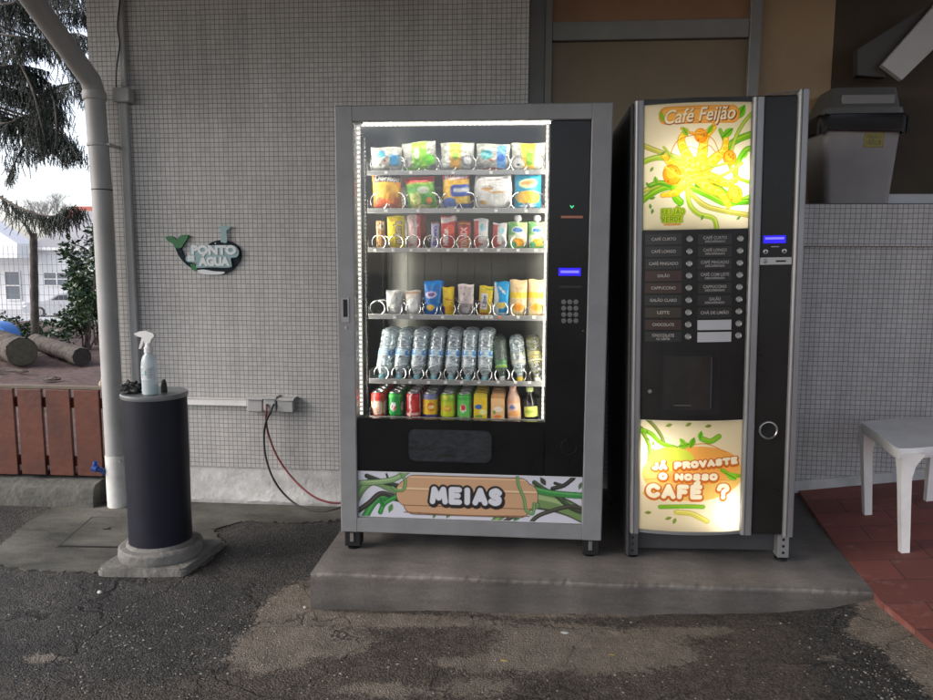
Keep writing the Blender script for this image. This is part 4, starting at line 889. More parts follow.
def strand(p, L_, w):
    """one hanging twig clothed in needles"""
    global Vn
    d = np.array([r.normal()*.22, r.normal()*.22, -1.0]); nseg = max(4, int(L_/.022)); t0_ = r.random()
    cdark = np.array([.010, .018, .012])*(1-t0_)+np.array([.028, .040, .024])*t0_
    cur = np.array(p)
    for k in range(nseg):
        d = d+np.array([r.normal()*.10, r.normal()*.10, 0]); dd = d/np.linalg.norm(d); nx = cur+dd*L_/nseg
        ww = w*(1-.65*k/nseg)
        for q in range(4):
            a_ = r.uniform(0, 2*PI); o_ = np.array([math.cos(a_), math.sin(a_), -.75])*ww
            s_ = np.array([-math.sin(a_), math.cos(a_), 0])*.0085
            i0 = len(Vn); Vn += [cur-s_, cur+s_, cur+o_]; Fn.append((i0, i0+1, i0+2)); Cn.extend([cdark]*3)
        i0 = len(Vn); s_ = np.array([.006, 0, 0]); Vn += [cur-s_, cur+s_, nx+s_*.6, nx-s_*.6]; Fn.append((i0, i0+1, i0+2, i0+3)); Cn.extend([cdark*.8]*4)
        cur = nx
def bough(pts, dens, L0, L1, w=.021, r0=.02):
    P = catmull([tuple(p) for p in pts], 8); n = len(P)
    bmb.tube(P, [r0*(1-.8*k/n)+.003 for k in range(n)], 6)
    tot = sum((Vector(P[i+1])-Vector(P[i])).length for i in range(n-1)); m = int(tot*dens*2.5)
    for k in range(m):
        t = r.uniform(.06, 1)*(n-1); i = min(int(t), n-2); f_ = t-i; p = np.array(P[i])*(1-f_)+np.array(P[i+1])*f_
        lat = r.normal()*.10; ax = np.array(P[i+1])-np.array(P[i]); sd = np.array([-ax[1], ax[0], 0]); sd = sd/(np.linalg.norm(sd)+1e-9)
        q = p+sd*lat-np.array([0, 0, abs(lat)*.25]); strand(q, r.uniform(L0, L1)*(1-.45*t/n), w)
T = lambda x, y, dy=0.0: at(x, y, tb_.y+dy)-tb_
B_ = [([(-60, 182, 0), (-20, 186, -.4), (3, 199, -.9), (22, 209, -1.2), (45, 216, -1.3), (60, 215, -1.3), (70, 210, -1.35), (76, 205, -1.4)], 48, .18, .42),
      ([(43, 70, 0), (20, 66, -.4), (-5, 66, -.8), (-40, 80, -1.0)], 40, .2, .5),
      ([(42, 92, 0), (60, 86, -.5), (82, 83, -.9), (110, 88, -1.0)], 34, .12, .35),
      ([(42, 110, 0), (20, 118, -.5), (0, 124, -.9), (-30, 140, -1.1)], 40, .25, .55),
      ([(41, 125, 0), (55, 130, -.6), (68, 142, -.9), (78, 158, -1.0)], 56, .15, .34),
      ([(41, 122, 0), (45, 135, .6), (58, 148, .9), (66, 160, 1.0)], 50, .12, .3),
      ([(41, 130, 0), (28, 140, -.5), (16, 160, -.8), (8, 178, -.9)], 42, .12, .32),
      ([(43, 40, 0), (58, 36, -.5), (78, 34, -.8), (100, 44, -1)], 36, .15, .4),
      ([(43, 52, 0), (30, 40, -.5), (10, 36, -.9), (-20, 44, -1)], 38, .2, .45),
      ([(44, 5, 0), (20, 0, -.5), (0, 5, -.9), (-30, 15, -1)], 38, .2, .45),
      ([(44, -10, 0), (65, -8, -.5), (90, 0, -.9)], 40, .2, .45),
      ([(44, 24, 0), (62, 14, .5), (84, 16, .9), (104, 26, 1)], 40, .2, .42),
      ([(42, 100, 0), (48, 108, .7), (54, 120, 1)], 60, .2, .4),
      ([(42, 85, 0), (25, 90, .6), (5, 92, 1), (-20, 100, 1.2)], 40, .2, .5),
      ([(41, 100, 0), (36, 118, -.6), (38, 140, -.9), (42, 158, -1)], 66, .12, .3),
      ([(41, 78, 0), (52, 96, -.6), (56, 120, -.9), (56, 150, -1)], 60, .12, .34)]
B2_ = []
for pts, dn, l0, l1 in B_:
    if pts[0][0] > 30:
        if pts[-1][0] < 0: pts = pts[::-1]; pts = [(-62, pts[0][1]-20, 0)]+pts[1:]
        else: pts = [(-62, pts[0][1]-46, 0), (-15, pts[0][1]-20, pts[1][2]*.5)]+pts
    B2_.append((pts, dn, l0, l1))
B_ = B2_+[([(-62, -40, 0), (0, -10, -.4), (40, 22, -.8), (70, 60, -1.0), (84, 100, -1.1)], 44, .15, .4), ([(-62, 10, 0), (0, 40, -.4), (28, 80, -.8), (40, 120, -1.0), (46, 150, -1.05)], 50, .12, .34), ([(-62, -80, 0), (10, -30, .3), (60, 0, .5), (110, 20, .6)], 44, .2, .45)]
for pts, dn, l0, l1 in B_: bough([T(x, y, d) for x, y, d in pts], dn*.85, l0, l1)
for k in range(34):
    hz = r.uniform(3.4, 8.5); az = r.uniform(0, 2*PI); L_ = r.uniform(.7, 1.3)*(2.6-.2*(hz-3))
    b0 = Vector((0.05, 0, hz)); dd = Vector((math.cos(az), math.sin(az), 0))
    if dd.x > .6: L_ *= .8
    bough([b0, b0+dd*L_*.35+Vector((0, 0, -.10)), b0+dd*L_*.7+Vector((0, 0, -.38)), b0+dd*L_+Vector((0, 0, -.35))], 17, .2, .5)
bmb.build('branches', M['bark'], sp_)
me = bpy.data.meshes.new('foliage'); me.from_pydata([tuple(v) for v in Vn], [], Fn); me.update()
ca = me.color_attributes.new('Col', 'FLOAT_COLOR', 'POINT'); cc_ = np.ones((len(Vn), 4), np.float32); cc_[:, :3] = np.array(Cn); ca.data.foreach_set('color', cc_.ravel())
link('foliage', me, M['needles'], sp_)
# bare tree far away
def bare_tree(px, pyb, Y, H, label, seed, spread=.5):
    b_ = at(px, pyb, Y); g_ = tag(empty('bare_tree', b_), label, 'tree'); rr = random.Random(seed); mb = MB(); tm = MB()
    def grow(p, d, L_, rad, depth, dst):
        q = p+d*L_; dst.tube([tuple(p), tuple(q)], [rad, rad*.7], 4, cap=False)
        if depth == 0: return
        for k in range(rr.choice((3, 3, 4))):
            nd = (d+Vector((rr.gauss(0, spread), rr.gauss(0, spread), rr.uniform(-.1, .35)))).normalized(); grow(q, nd, L_*rr.uniform(.6, .8), rad*.62, depth-1, mb)
    grow(Vector((0, 0, 0)), Vector((0, 0, 1)), H*.26, H*.014, 6, tm)
    tm.build('trunk', M['twig'], g_); mb.build('crown', M['twig'], g_)
bare_tree(50, 262, 62, 7.4, 'bare leafless tree behind the grey roofed house', 5)
# wire fence
wf = tag(empty('wire_fence', (0, 0, 0)), 'tall welded wire mesh fence across the far side of the yard', 'fence')
mb = MB(); Yq = 10.0; x0, x1 = at(-520, 280, Yq).x, at(140, 280, Yq).x; zt_ = at(40, 246, Yq).z; zb_ = .05; x = x0
while x < x1: mb.box(x-.0035, x+.0035, Yq-.002, Yq+.002, zb_, zt_); x += .10
z = zb_+.05
while z < zt_+.01: mb.box(x0, x1, Yq-.006, Yq-.0021, z-.004, z+.004); z += .20
mb.build('mesh_panel', M['mesh'], wf)
for k in range(5): xx = x0+.4+k*2.5; MB().box(xx-.02, xx+.02, Yq+.003, Yq+.05, 0, zt_+.04).build('post', M['mesh'], wf)
# ================================================================== houses and car
def P3(px, py, Y): p = at(px, py, Y); return (p.x, p.z)
Yh = 46.0
hs = tag(empty('house', (0, 0, 0)), 'low white house with a broad pale grey roof beyond the street', 'house')
xl = at(31, 250, Yh).x; xr = at(180, 250, Yh).x; ze = at(60, 248, Yh).z; zg = -2.3
MB().box(xl-7.5, xr, Yh, Yh+9, zg, ze).build('wall', M['render_w'], hs)
rt_ = at(80, 211, Yh+4.5).z
MB().add([(xl, Yh-.4, ze), (xr, Yh-.4, ze), (xr, Yh+4.5, rt_), (xl+1.2, Yh+4.5, rt_), (xr, Yh+9.4, ze), (xl, Yh+9.4, ze)], [(0, 1, 2, 3), (3, 2, 4, 5), (0, 3, 5), (0, 5, 4, 1), (1, 4, 2)]).build('roof', M['roofg'], hs)
MB().box(xl-.2, xr, Yh-.50, Yh-.41, ze-.16, ze+.03).build('gutter', M['white'], hs)
def hwin(px0, px1, py0, py1, nx, nz):
    a_ = at(px0, py1, Yh); b_ = at(px1, py0, Yh); w_ = MB().box(a_.x, b_.x, Yh-.05, Yh+.02, a_.z, b_.z).build('window', M['farglass'], hs); mb = MB()
    t = .07
    mb.box(a_.x-.02, b_.x+.02, Yh-.1, Yh-.051, a_.z-.02, a_.z+t).box(a_.x-.02, b_.x+.02, Yh-.1, Yh-.051, b_.z-t, b_.z+.02)
    for k in range(nx+1): xx = a_.x+(b_.x-a_.x)*k/nx; mb.box(xx-.04, xx+.04, Yh-.108, Yh-.0515, a_.z, b_.z)
    for k in range(1, nz): zz = a_.z+(b_.z-a_.z)*k/nz; mb.box(a_.x, b_.x, Yh-.106, Yh-.052, zz-.035, zz+.035)
    mb.build('frame', M['white'], w_)
hwin(7, 20, 271, 300, 1, 2); hwin(45, 70, 272, 286, 2, 2); hwin(76, 96, 272, 286, 2, 2); hwin(-40, -20, 272, 286, 2, 2)
g_ = MB().prism([P3(-60, 258, Yh-1), P3(32, 258, Yh-1), P3(32, 244, Yh-1), P3(-14, 214, Yh-1), P3(-60, 244, Yh-1)], Yh-2.5, Yh-.6, 'y').build('gable', M['render_w'], hs)
h2 = tag(empty('house', (0, 0, 0)), 'distant house showing only a bit of red roof above the grey one', 'house')
a_ = at(84, 215, 75); MB().box(a_.x-2, a_.x+5, 75, 82, -2, a_.z-.8).build('wall', M['render_w'], h2)
MB().prism([(a_.x-2.6, a_.z-.9), (a_.x+5.5, a_.z-.9), (a_.x+4.2, a_.z+.9), (a_.x-1.2, a_.z+.9)], 74.8, 82.2, 'y').build('roof', M['roofr'], h2)
# car
Yc = 40.0; k_ = (at(60, 305, Yc)-at(59, 305, Yc)).x; cg = at(58, 316.5, Yc)
car = tag(empty('parked_car', (cg.x, Yc, -2.14)), 'pale silver car parked in front of the white house, partly hidden by the shrub', 'car')
def cpro(pts, y0, y1, name, m, par=car, b=0): return MB().prism(pts, y0, y1, 'y').build(name, m, par)
bodyp = catmull([(-1.60, .28), (-1.72, .5), (-1.64, .78), (-1.25, .92), (-.25, 1.0), (.1, 1.06), (3.0, 1.08), (3.15, .9), (3.18, .4), (3.1, .26), (1.0, .24)], 4)
cpro(bodyp, -.88, .88, 'body', M['carpaint'])
cab = [(-.2, 1.0), (.55, 1.44), (1.0, 1.52), (2.3, 1.50), (2.9, 1.30), (3.05, 1.05)]
cpro(cab, -.72, .72, 'cabin', M['carpaint'])
cpro([(.1, 1.07), (.62, 1.38), (1.15, 1.42), (1.15, 1.07)], -.735, -.721, 'window', M['carglass']); cpro([(1.24, 1.07), (1.24, 1.42), (2.2, 1.41), (2.75, 1.24), (2.85, 1.07)], -.735, -.721, 'window', M['carglass'])
cpro([(-1.64, .62), (-1.63, .76), (-1.38, .80), (-1.40, .68)], -.886, -.7, 'headlight', M['white'])
for x_ in (-.55, 2.25):
    for y_ in (-.89, .67):
        w_ = MB().lathe([(0, 0), (.32, 0), (.34, .04), (.34, .18), (.32, .22), (0, .22)], 24, M=Matrix.Translation((x_, y_+.21, .33)) @ Matrix.Rotation(PI/2, 4, 'X')).build('wheel', M['tyre'], car, True)
        MB().lathe([(0, .0), (.20, 0), (.21, .012), (0, .02)], 20, M=Matrix.Translation((x_, y_-.012, .33)) @ Matrix.Rotation(PI/2, 4, 'X')).build('rim', M['alu'], w_, True)
# ================================================================== bin on the sill
bn = tag(empty('waste_bin', (at(857, 200, .08).x, .10, 1.7047)), 'grey plastic waste bin with lid and black bag on the window sill', 'bin')
def frustum(x0, x1, d0, z0, X0, X1, d1, z1, r, name, m, par, n=6):
    def rr(a_, b_, d, rad): return rrect(a_, b_, -d/2, d/2, rad, n)
    A = rr(x0, x1, d0, r); Bq = rr(X0, X1, d1, r); k = len(A)
    vs = [(x, y, z0) for x, y in A]+[(x, y, z1) for x, y in Bq]
    return MB().add(vs, [tuple(range(k))[::-1], tuple(range(k, 2*k))]+[(i, (i+1) % k, k+(i+1) % k, k+i) for i in range(k)]).build(name, m, par, True, sharp=40)
bx = bn.location.x; Yb_ = -.025
l0, r0 = at(826, 200, Yb_).x-bx, at(891, 200, Yb_).x-bx; l1, r1 = at(822, 118, Yb_).x-bx, at(903, 118, Yb_).x-bx
frustum(l0, r0, .24, 0.0, l1, r1, .29, .43, .035, 'bin_body', M['bin'], bn)
# bag folded over the rim
k = 60; rim = rrect(l1-.022, r1+.020, -.17, .17, .05, 14); m_ = len(rim); vs = []; fs = []
for j, (zz, sc_) in enumerate(((.365, 1.015), (.385, 1.03), (.41, 1.03), (.43, 1.02), (.437, .98))):
    for i, (x, y) in enumerate(rim):
        w_ = .012*math.sin(i*.9+j)+.008*math.sin(i*2.3); lo = -.028*abs(math.sin(i*.21+.6)) if j == 0 else 0
        vs.append((x*sc_, y*sc_+w_*.4, zz+(lo if j < 2 else 0)+w_*.25))
for j in range(4):
    for i in range(m_): fs.append((j*m_+i, j*m_+(i+1) % m_, (j+1)*m_+(i+1) % m_, (j+1)*m_+i))
MB().add(vs, fs).build('bin_bag', M['bag'], bn, True, sharp=80)
lid = frustum(l1-.005, r1+.005, .30, .4375, l1+.0, r1-.002, .295, .47, .035, 'lid', M['binlid'], bn)
frustum(l1+.012, r1-.012, .27, .4705, l1+.055, r1-.02, .20, .575, .03, 'lid_dome', M['binlid'], lid)
MB().box(l1+.09, r1-.045, -.128, -.114, .485, .535, .004).build('lid_flap', mat('bin flap plastic', (.19, .19, .185), .5), lid)
stk = Art(60, 36, (110, 100, 40)); stk.noise(.25, 9, 3); stk.rrect(.05, .95, .08, .92, .08, (135, 122, 45)); stk.text('FEIJÃO', .5, .68, .22, (70, 75, 30), off=.02, width=.72); stk.text('VERDE', .5, .32, .24, (70, 75, 30), off=.02, width=.78)
sx0, sx1 = at(862.5, 141, Yb_).x-bx, at(882.5, 141, Yb_).x-bx; sz0, sz1 = at(872, 148, Yb_).z-1.7047, at(872, 133, Yb_).z-1.7047
U, Vv = np.meshgrid(np.linspace(0, 1, 60), np.linspace(0, 1, 36)); ZZ = sz0+(sz1-sz0)*Vv
link('sticker', grid_mesh('sticker', np.stack([sx0+(sx1-sx0)*U, -(.12+.025*ZZ/.43)-.0012, ZZ], -1), stk.out()), M['print'], bn)
# ================================================================== white plastic chair (its back is beyond the right edge)
ch = tag(empty('plastic_chair', (1.80, -.62, 0)), 'white moulded plastic chair on the red paving at the right edge', 'chair')
Zs = .655
seat = catmull([(1.512, -.925), (1.60, -.905), (1.74, -.845), (1.95, -.755), (1.995, -.68), (2.01, -.50), (2.025, -.30), (1.98, -.255), (1.80, -.30), (1.62, -.385), (1.578, -.44), (1.555, -.62), (1.515, -.86), (1.512, -.925)], 5)[:-1]
cx0, cy0 = 1.80, -.62
n = len(seat); rings = []
for zz, s_ in ((Zs-.045, .985), (Zs-.04, 1.0), (Zs-.008, 1.0), (Zs, .988), (Zs-.002, .90), (Zs-.008, .6), (Zs-.010, .2)): rings.append([((x-1.76)*s_+1.76-cx0, (y+.70)*s_-.70-cy0, zz) for x, y in seat])
vs = sum(rings, []); fs = [tuple(range(n))[::-1]]
for j in range(len(rings)-1):
    for i in range(n): fs.append((j*n+i, j*n+(i+1) % n, (j+1)*n+(i+1) % n, (j+1)*n+i))
fs.append(tuple((len(rings)-1)*n+i for i in range(n)))
MB().add(vs, fs).build('seat', M['white'], ch, True, sharp=50)
def leg(tx, ty, bx_, by_, zb__):
    vs = []; fs = []; m = 9
    for k in range(m):
        t = k/(m-1); w = .0165+.022*max(0, (t-.72)/.28)**2+.006*t; x = bx_+(tx-bx_)*t; y = by_+(ty-by_)*t; z = zb__+(Zs-.02-zb__)*t
        for a_, c_ in ((-1, -1), (1, -1), (1, 1), (-1, 1)): vs.append((x+a_*w-cx0+(w-.0225)*(1 if tx < 1.8 else -1), y+c_*w*.9-cy0, z))
    for k in range(m-1):
        for i in range(4): fs.append((k*4+i, k*4+(i+1) % 4, (k+1)*4+(i+1) % 4, (k+1)*4+i))
    fs += [(3, 2, 1, 0), tuple((m-1)*4+i for i in range(4))]
    MB().add(vs, fs).build('leg', M['white'], ch, True, sharp=30)
leg(1.555, -.885, 1.590, -.885, zpav(1.60)); leg(1.60, -.43, 1.640, -.43, zpav(1.64)); leg(1.93, -.74, 1.91, -.73, zpav(1.91)); leg(1.98, -.31, 1.96, -.32, zpav(1.96))
bkp = [(Zs-.02, 0), (Zs+.15, .03), (Zs+.32, .07), (Zs+.42, .11)]
mb = MB()
for j in range(5):
    y_ = -.74+j*.09; mb.box(2.0-cx0, 2.014-cx0, y_-cy0, y_+.05-cy0, Zs-.03, Zs+.36, .003)
mb.build('back_slats', M['white'], ch); MB().box(1.995-cx0, 2.022-cx0, -.76-cy0, -.30-cy0, Zs+.3605, Zs+.43, .01).build('back_rail', M['white'], ch)
# ================================================================== snack machine
VM = tag(empty('vending_machine', (0, 0, 0)), 'grey framed snack vending machine with lit glass front and meias poster', 'vending machine')
X0, X1, Z0, Z1 = -.786, .322, .243, 2.021
ix0, ix1, iz0, iz1 = -.713, .240, .309, 1.956
mb = MB(); b = .004
mb.box(X0, ix0, -.985, -.905, Z0, Z1, b).box(ix1, X1, -.985, -.905, Z0, Z1, b).box(ix0-.004, ix1+.004, -.9845, -.905, Z0+.0005, iz0, b).box(ix0-.004, ix1+.004, -.9845, -.905, iz1, Z1-.0005, b)
fr_ = mb.build('door_frame', M['vmgrey'], VM)
MB().box(X0+.01, X0+.02, -.9, -.10, Z0+.01, Z1-.01).box(X1-.02, X1-.01, -.9, -.10, Z0+.01, Z1-.01).box(X0+.021, X1-.021, -.9, -.10, Z1-.02, Z1-.0105).box(X0+.021, X1-.021, -.9, -.10, Z0+.011, Z0+.05).box(X0+.021, X1-.021, -.12, -.10, Z0+.051, Z1-.021).build('cabinet', M['vmbody'], VM)
gx0, gx1, gz0, gz1 = -.7125, .078, .742, 1.9555
lx0, lx1 = -.745, .100
# inner liner, open to the front
MB().box(lx0-.012, lx0, -.94, -.24, .69, 1.97).build('side_liner', M['inner'], VM)
MB().box(lx1, lx1+.012, -.94, -.24, .69, 1.97).build('side_liner', M['inner'], VM)
MB().box(lx0, lx1, -.94, -.24, 1.958, 1.97).build('top_liner', M['inner'], VM)
MB().box(lx0, lx1, -.94, -.24, .68, .69).build('floor_liner', M['inner'], VM)
bk = MB().box(lx0, lx1, -.25, -.24, .691, 1.957).build('back_liner', M['innerdark'], VM)
mb = MB()
for k in range(9): mb.box(lx0+.05+k*.085, lx0+.052+k*.085, -.252, -.2502, .70, 1.95)
mb.build('seam', M['blackm'], bk)
mb = MB()   # slotted uprights that carry the trays
for k in range(70): mb.box(lx0+.0005, lx0+.0035, -.915, -.900, .70+k*.018, .708+k*.018); mb.box(lx0+.0005, lx0+.0035, -.62, -.605, .70+k*.018, .708+k*.018)
mb.box(lx0+.0004, lx0+.002, -.925, -.890, .70, 1.95); mb.box(lx0+.0004, lx0+.002, -.63, -.595, .70, 1.95)
mb.build('slotted_rail', M['wire'], VM)
MB().box(lx0+.02, lx0+.030, -.30, -.29, .7, 1.95).build('cable_duct', M['blackm'], VM)
MB().box(gx0, gx1, -.9685, -.9655, gz0, gz1).build('glass', M['glass'], VM)
# led strips: frosted holder with rows of bright beads
def ledstrip(x0, x1, z0, z1, y, vert):
    st = MB().box(x0, x1, y, y+.006, z0, z1, .0015).build('led_strip', M['led'], VM); mb = MB(); n = int(((z1-z0) if vert else (x1-x0))/0.0190)
    for k in range(n):
        if vert: zz = z0+.008+k*0.0190; mb.box((x0+x1)/2-.0028, (x0+x1)/2+.0028, y-.0025, y-.0002, zz-.0028, zz+.0028)
        else: xx = x0+.008+k*0.0190; mb.box(xx-.0028, xx+.0028, y-.0025, y-.0002, (z0+z1)/2-.0028, (z0+z1)/2+.0028)
    mb.build('led_beads', M['bead'], st)
MB().box(-.7425, -.738, -.900, -.880, .75, 1.945).build('hidden_fill_led', M['ledfill'], VM)  # added strips, out of sight, to brighten the goods
MB().box(.094, .0995, -.938, -.926, .75, 1.945).build('hidden_fill_led', M['ledfill'], VM)
MB().box(-.68, .09, -.936, -.924, 1.953, 1.9575).build('hidden_fill_led', M['ledfill'], VM)
ledstrip(-.706, -.690, .75, 1.950, -.953, True)
ledstrip(-.686, .060, 1.9435, 1.9505, -.953, False)
ledstrip(.064, .074, .75, 1.950, -.953, True)
# black fascias
MB().box(gx1+.0008, ix1-.001, -.974, -.955, .512, iz1-.001, .002).build('control_panel', M['black'], VM)
lowb = MB().box(ix0+.001, gx1, -.9735, -.945, .512, gz0-.001, .002).build('lower_fascia', M['black'], VM)
c0 = at(407, 462, -.975); c1 = at(493, 429.5, -.975)
o_ = rrect(c0.x, c1.x, c0.z, c1.z, .035, 8); i_ = rrect(c0.x+.006, c1.x-.006, c0.z+.006, c1.z-.006, .030, 8); k = len(o_)
vs = [(x, -.9765, z) for x, z in o_]+[(x, -.9765, z) for x, z in i_]+[(x, -.9735, z) for x, z in o_]+[(x, -.9738, z) for x, z in i_]
fs = [(i, (i+1) % k, k+(i+1) % k, k+i) for i in range(k)]+[(i, (i+1) % k, 2*k+(i+1) % k, 2*k+i) for i in range(k)]+[(k+i, k+(i+1) % k, 3*k+(i+1) % k, 3*k+i) for i in range(k)]
pf = MB().add(vs, fs).build('pickup_door', M['black'], VM)
flapm = mat('pickup flap', (0.018, 0.021, 0.024), 0.35, spec=.5, var=.5, vscale=22, bump=.25, bscale=50)
MB().prism(i_, -.9745, -.9737, 'y').build('flap', flapm, pf)
c = at(446, 456, -.978); gp = [(c.x+.040*math.cos(t), c.z+.010*math.sin(t)-.003) for t in np.linspace(0, PI, 14)]
MB().prism(gp, -.9785, -.9747, 'y').build('finger_grip', M['blackm'], pf)
c = at(568.5, 447, -.975)
MB().lathe([(.030, 0), (.0315, .0015), (.033, 0)], 40, M=Matrix.Translation((c.x, -.9742, c.z)) @ Matrix.Rotation(PI/2, 4, 'X')).build('lock_ring', M['blackm'], VM, True)
MB().lathe([(0, 0), (.0295, 0), (.029, .001), (0, .001)], 40, M=Matrix.Translation((c.x, -.9741, c.z)) @ Matrix.Rotation(PI/2, 4, 'X')).build('lock_cover', M['black'], VM, True)
# controls
def px_box(name, m, x0, x1, y0, y1, ya, yb, par, bv=.0006):
    a_ = at(x0, y1, ya); b_ = at(x1, y0, ya); return MB().box(a_.x, b_.x, ya, yb, a_.z, b_.z, bv).build(name, m, par)
px_box('card_slot', M['copper'], 561, 583, 215.8, 218.3, -.9765, -.9738, VM)
c = at(572, 207, -.975); s_ = .0085
MB().prism([(c.x-s_, c.z+s_*.6), (c.x-s_*.6, c.z+s_*.75), (c.x, c.z-s_*.05), (c.x+s_*.6, c.z+s_*.75), (c.x+s_, c.z+s_*.6), (c.x, c.z-s_*.7)], -.976, -.9742, 'y').build('arrow_light', M['green_led'], VM)
ld = px_box('display', M['lcd'], 558.5, 581, 268, 275.8, -.9755, -.9738, VM)
px_box('display_characters', M['lcdt'], 560.5, 579, 270.6, 273.0, -.9758, -.9756, ld)
MB().box(*(lambda a_, b_: (a_.x, b_.x, -.9752, -.9739, a_.z, b_.z))(at(558, 288.6, -.975), at(583, 285, -.975))).build('card_reader', M['blackm'], VM)
MB().box(*(lambda a_, b_: (a_.x, b_.x, -.9758, -.9753, a_.z, b_.z))(at(560, 287.2, -.975), at(581, 286.4, -.975))).build('reader_slot', M['vmbody'], VM)
keym = mat('key metal', (.16, .16, .155), .35, .5)
for j, yy in enumerate((302, 308.3, 314.6, 320.8)):
    for i, xx in enumerate((563.7, 569.8, 575.9)):
        c = at(xx, yy, -.975); T_ = Matrix.Translation((c.x, -.9740, c.z)) @ Matrix.Rotation(PI/2, 4, 'X')
        kk = MB().lathe([(.0065, 0), (.0100, 0), (.0100, .0022), (.0072, .0024)], 20, M=T_).build('key', keym, VM, True)
        MB().lathe([(0, 0), (.0070, 0), (.0066, .0018), (0, .0022)], 16, M=T_).build('key_cap', M['blackm'], kk, True)
        put_text('123456789C0E'[j*3+i], 'key_number', keym, kk, c.x, -.9764, c.z, .009, extrude=.0001)
c = at(583, 331, -.975); MB().lathe([(0, 0), (.002, 0), (.0018, .001), (0, .001)], 10, M=Matrix.Translation((c.x, -.9740, c.z)) @ Matrix.Rotation(PI/2, 4, 'X')).build('status_light', M['silver'], VM)
hd = px_box('door_handle', M['alu'], 341.5, 349, 297.5, 322.5, -.9885, -.9852, VM, .001)
px_box('handle_recess', M['blackm'], 343.3, 347.3, 299.5, 317, -.9894, -.9886, hd)
c = at(345.8, 327.5, -.986); MB().lathe([(0, 0), (.007, 0), (.0065, .003), (0, .003)], 20, M=Matrix.Translation((c.x, -.9852, c.z)) @ Matrix.Rotation(PI/2, 4, 'X')).build('lock', M['silver'], VM, True)
c = at(602, 99, -.9); MB().tube(catmull([(c.x-.05, -.90, Z1-.006), (c.x-.02, -.90, Z1+.008), (c.x+.012, -.90, Z1+.009), (c.x+.03, -.90, Z1-.002)], 6), .003, 8).build('top_cable', M['beige'], VM, True)
# poster
pa = Art(440, 94, (200, 200, 208), 2, asp=(.508-.311)/(.2385+.711))
A = pa.asp
def vv(v): return v
GR, GD, GL = (96, 138, 78), (50, 74, 44), (132, 170, 104)
pa.vine([(-.02, .30), (.02, .62), (.07, .78), (.14, .66), (.17, .60)], .030, (110, 140, 90), GD, GL)
pa.vine([(.02, -.1), (.07, .30), (.12, .44), (.19, .40)], .028, (48, 128, 60), (30, 70, 36), (80, 160, 84), w2=.02)
pa.vine([(.0, .12), (.05, .30), (.11, .52), (.21, .36)], .020, (52, 48, 44), (30, 30, 28), (80, 78, 70))
pa.vine([(.04, .90), (.10, .80), (.16, .72), (.24, .66)], .018, (40, 44, 38), (26, 30, 26), (66, 72, 60)); pa.stroke([(.13, .95), (.14, .8)], .010, (40, 44, 38))
pa.vine([(.01, .74), (.10, .78), (.17, .86), (.24, 1.08)], .022, (128, 156, 108), GD, (160, 184, 136))
pa.vine([(.10, .10), (.12, .30), (.18, .48)], .018, (40, 130, 58), (30, 70, 36), (80, 160, 84))
pa.vine([(1.02, .12), (.95, .30), (.88, .42), (.80, .50)], .050, (110, 136, 84), (62, 70, 50), (150, 172, 118), w2=.07)
pa.vine([(1.02, .22), (.95, .34), (.88, .62), (.84, .70), (.79, .86)], .018, (54, 66, 46), (36, 44, 32), (84, 100, 70))
pa.vine([(1.02, .60), (.92, .62), (.84, .66), (.77, .74)], .024, (60, 134, 66), (34, 80, 40), (96, 164, 96))
pa.vine([(.76, -.15), (.80, .10), (.86, .24), (.95, .36), (1.02, .30)], .016, (60, 58, 48), (36, 36, 32), (90, 90, 76))
pa.vine([(.96, .98), (.92, .82), (.87, .74)], .016, (44, 46, 42), (30, 32, 28), (70, 72, 64)); pa.vine([(.88, .86), (.92, .80)], .012, (44, 46, 42), (30, 32, 28), (70, 72, 64))
pa.vine([(.60, -.1), (.66, .16), (.72, .22), (.80, .36)], .026, (104, 140, 78), GD, (140, 172, 110))
pa.vine([(.63, -.1), (.70, .10), (.76, .22)], .014, (60, 58, 48), (36, 36, 32), (90, 90, 76))
for u, v, L_, an, c_ in ((.14, .10, .045, 70, GR), (.40, .02, .05, 60, GR), (.34, .0, .03, 70, GR), (.70, .0, .05, 50, (70, 130, 70)), (.985, .74, .036, 70, (90, 120, 84)), (.815, .98, .045, -55, (66, 66, 58)), (.885, .88, .04, -50, (66, 66, 58)), (.115, .22, .05, 110, (46, 120, 58))): pa.leaf(u, v, L_, an, c_, tuple(int(x*.6) for x in c_))
pa.rrect(.172, .808, .245, .845, .055, (70, 56, 44)); pa.rrect(.175, .805, .26, .83, .052, (192, 152, 116)); pa.rrect(.205, .775, .07, .955, .05, (70, 56, 44)); pa.rrect(.208, .772, .09, .94, .047, (192, 152, 116)); pa.rrect(.178, .802, .27, .82, .050, (192, 152, 116))
pa.rect(.18, .80, .635, .665, (222, 196, 158)); pa.rect(.18, .80, .60, .63, (176, 134, 100)); pa.rect(.20, .78, .265, .285, (128, 92, 66)); pa.rect(.23, .75, .90, .915, (224, 198, 160)); pa.stroke([(.21, .12), (.5, .09), (.77, .12)], .006, (128, 92, 66))
pa.vine([(.195, .98), (.215, .80), (.205, .62), (.175, .60), (.155, .66)], .013, (96, 138, 84), GD, GL); pa.vine([(.715, 1.02), (.72, .80), (.745, .5), (.755, .25), (.785, .18), (.79, .4)], .012, (96, 138, 84), GD, GL)
for dx, dy, th, cl in ((.005, -.03, .046, (34, 30, 28)), (0, 0, .046, (34, 30, 28)), (0, .0, .025, (206, 207, 212))): pa.letters('MEIAS', .487+dx, .515+dy, .056, .30, th, cl, gap=.5)
U, V_ = np.meshgrid(np.linspace(0, 1, 440), np.linspace(0, 1, 94))
pz = MB().box(ix0+.0005, ix1-.0005, -.967, -.95, .3095, .5105).build('poster_backing', M['white'], VM)
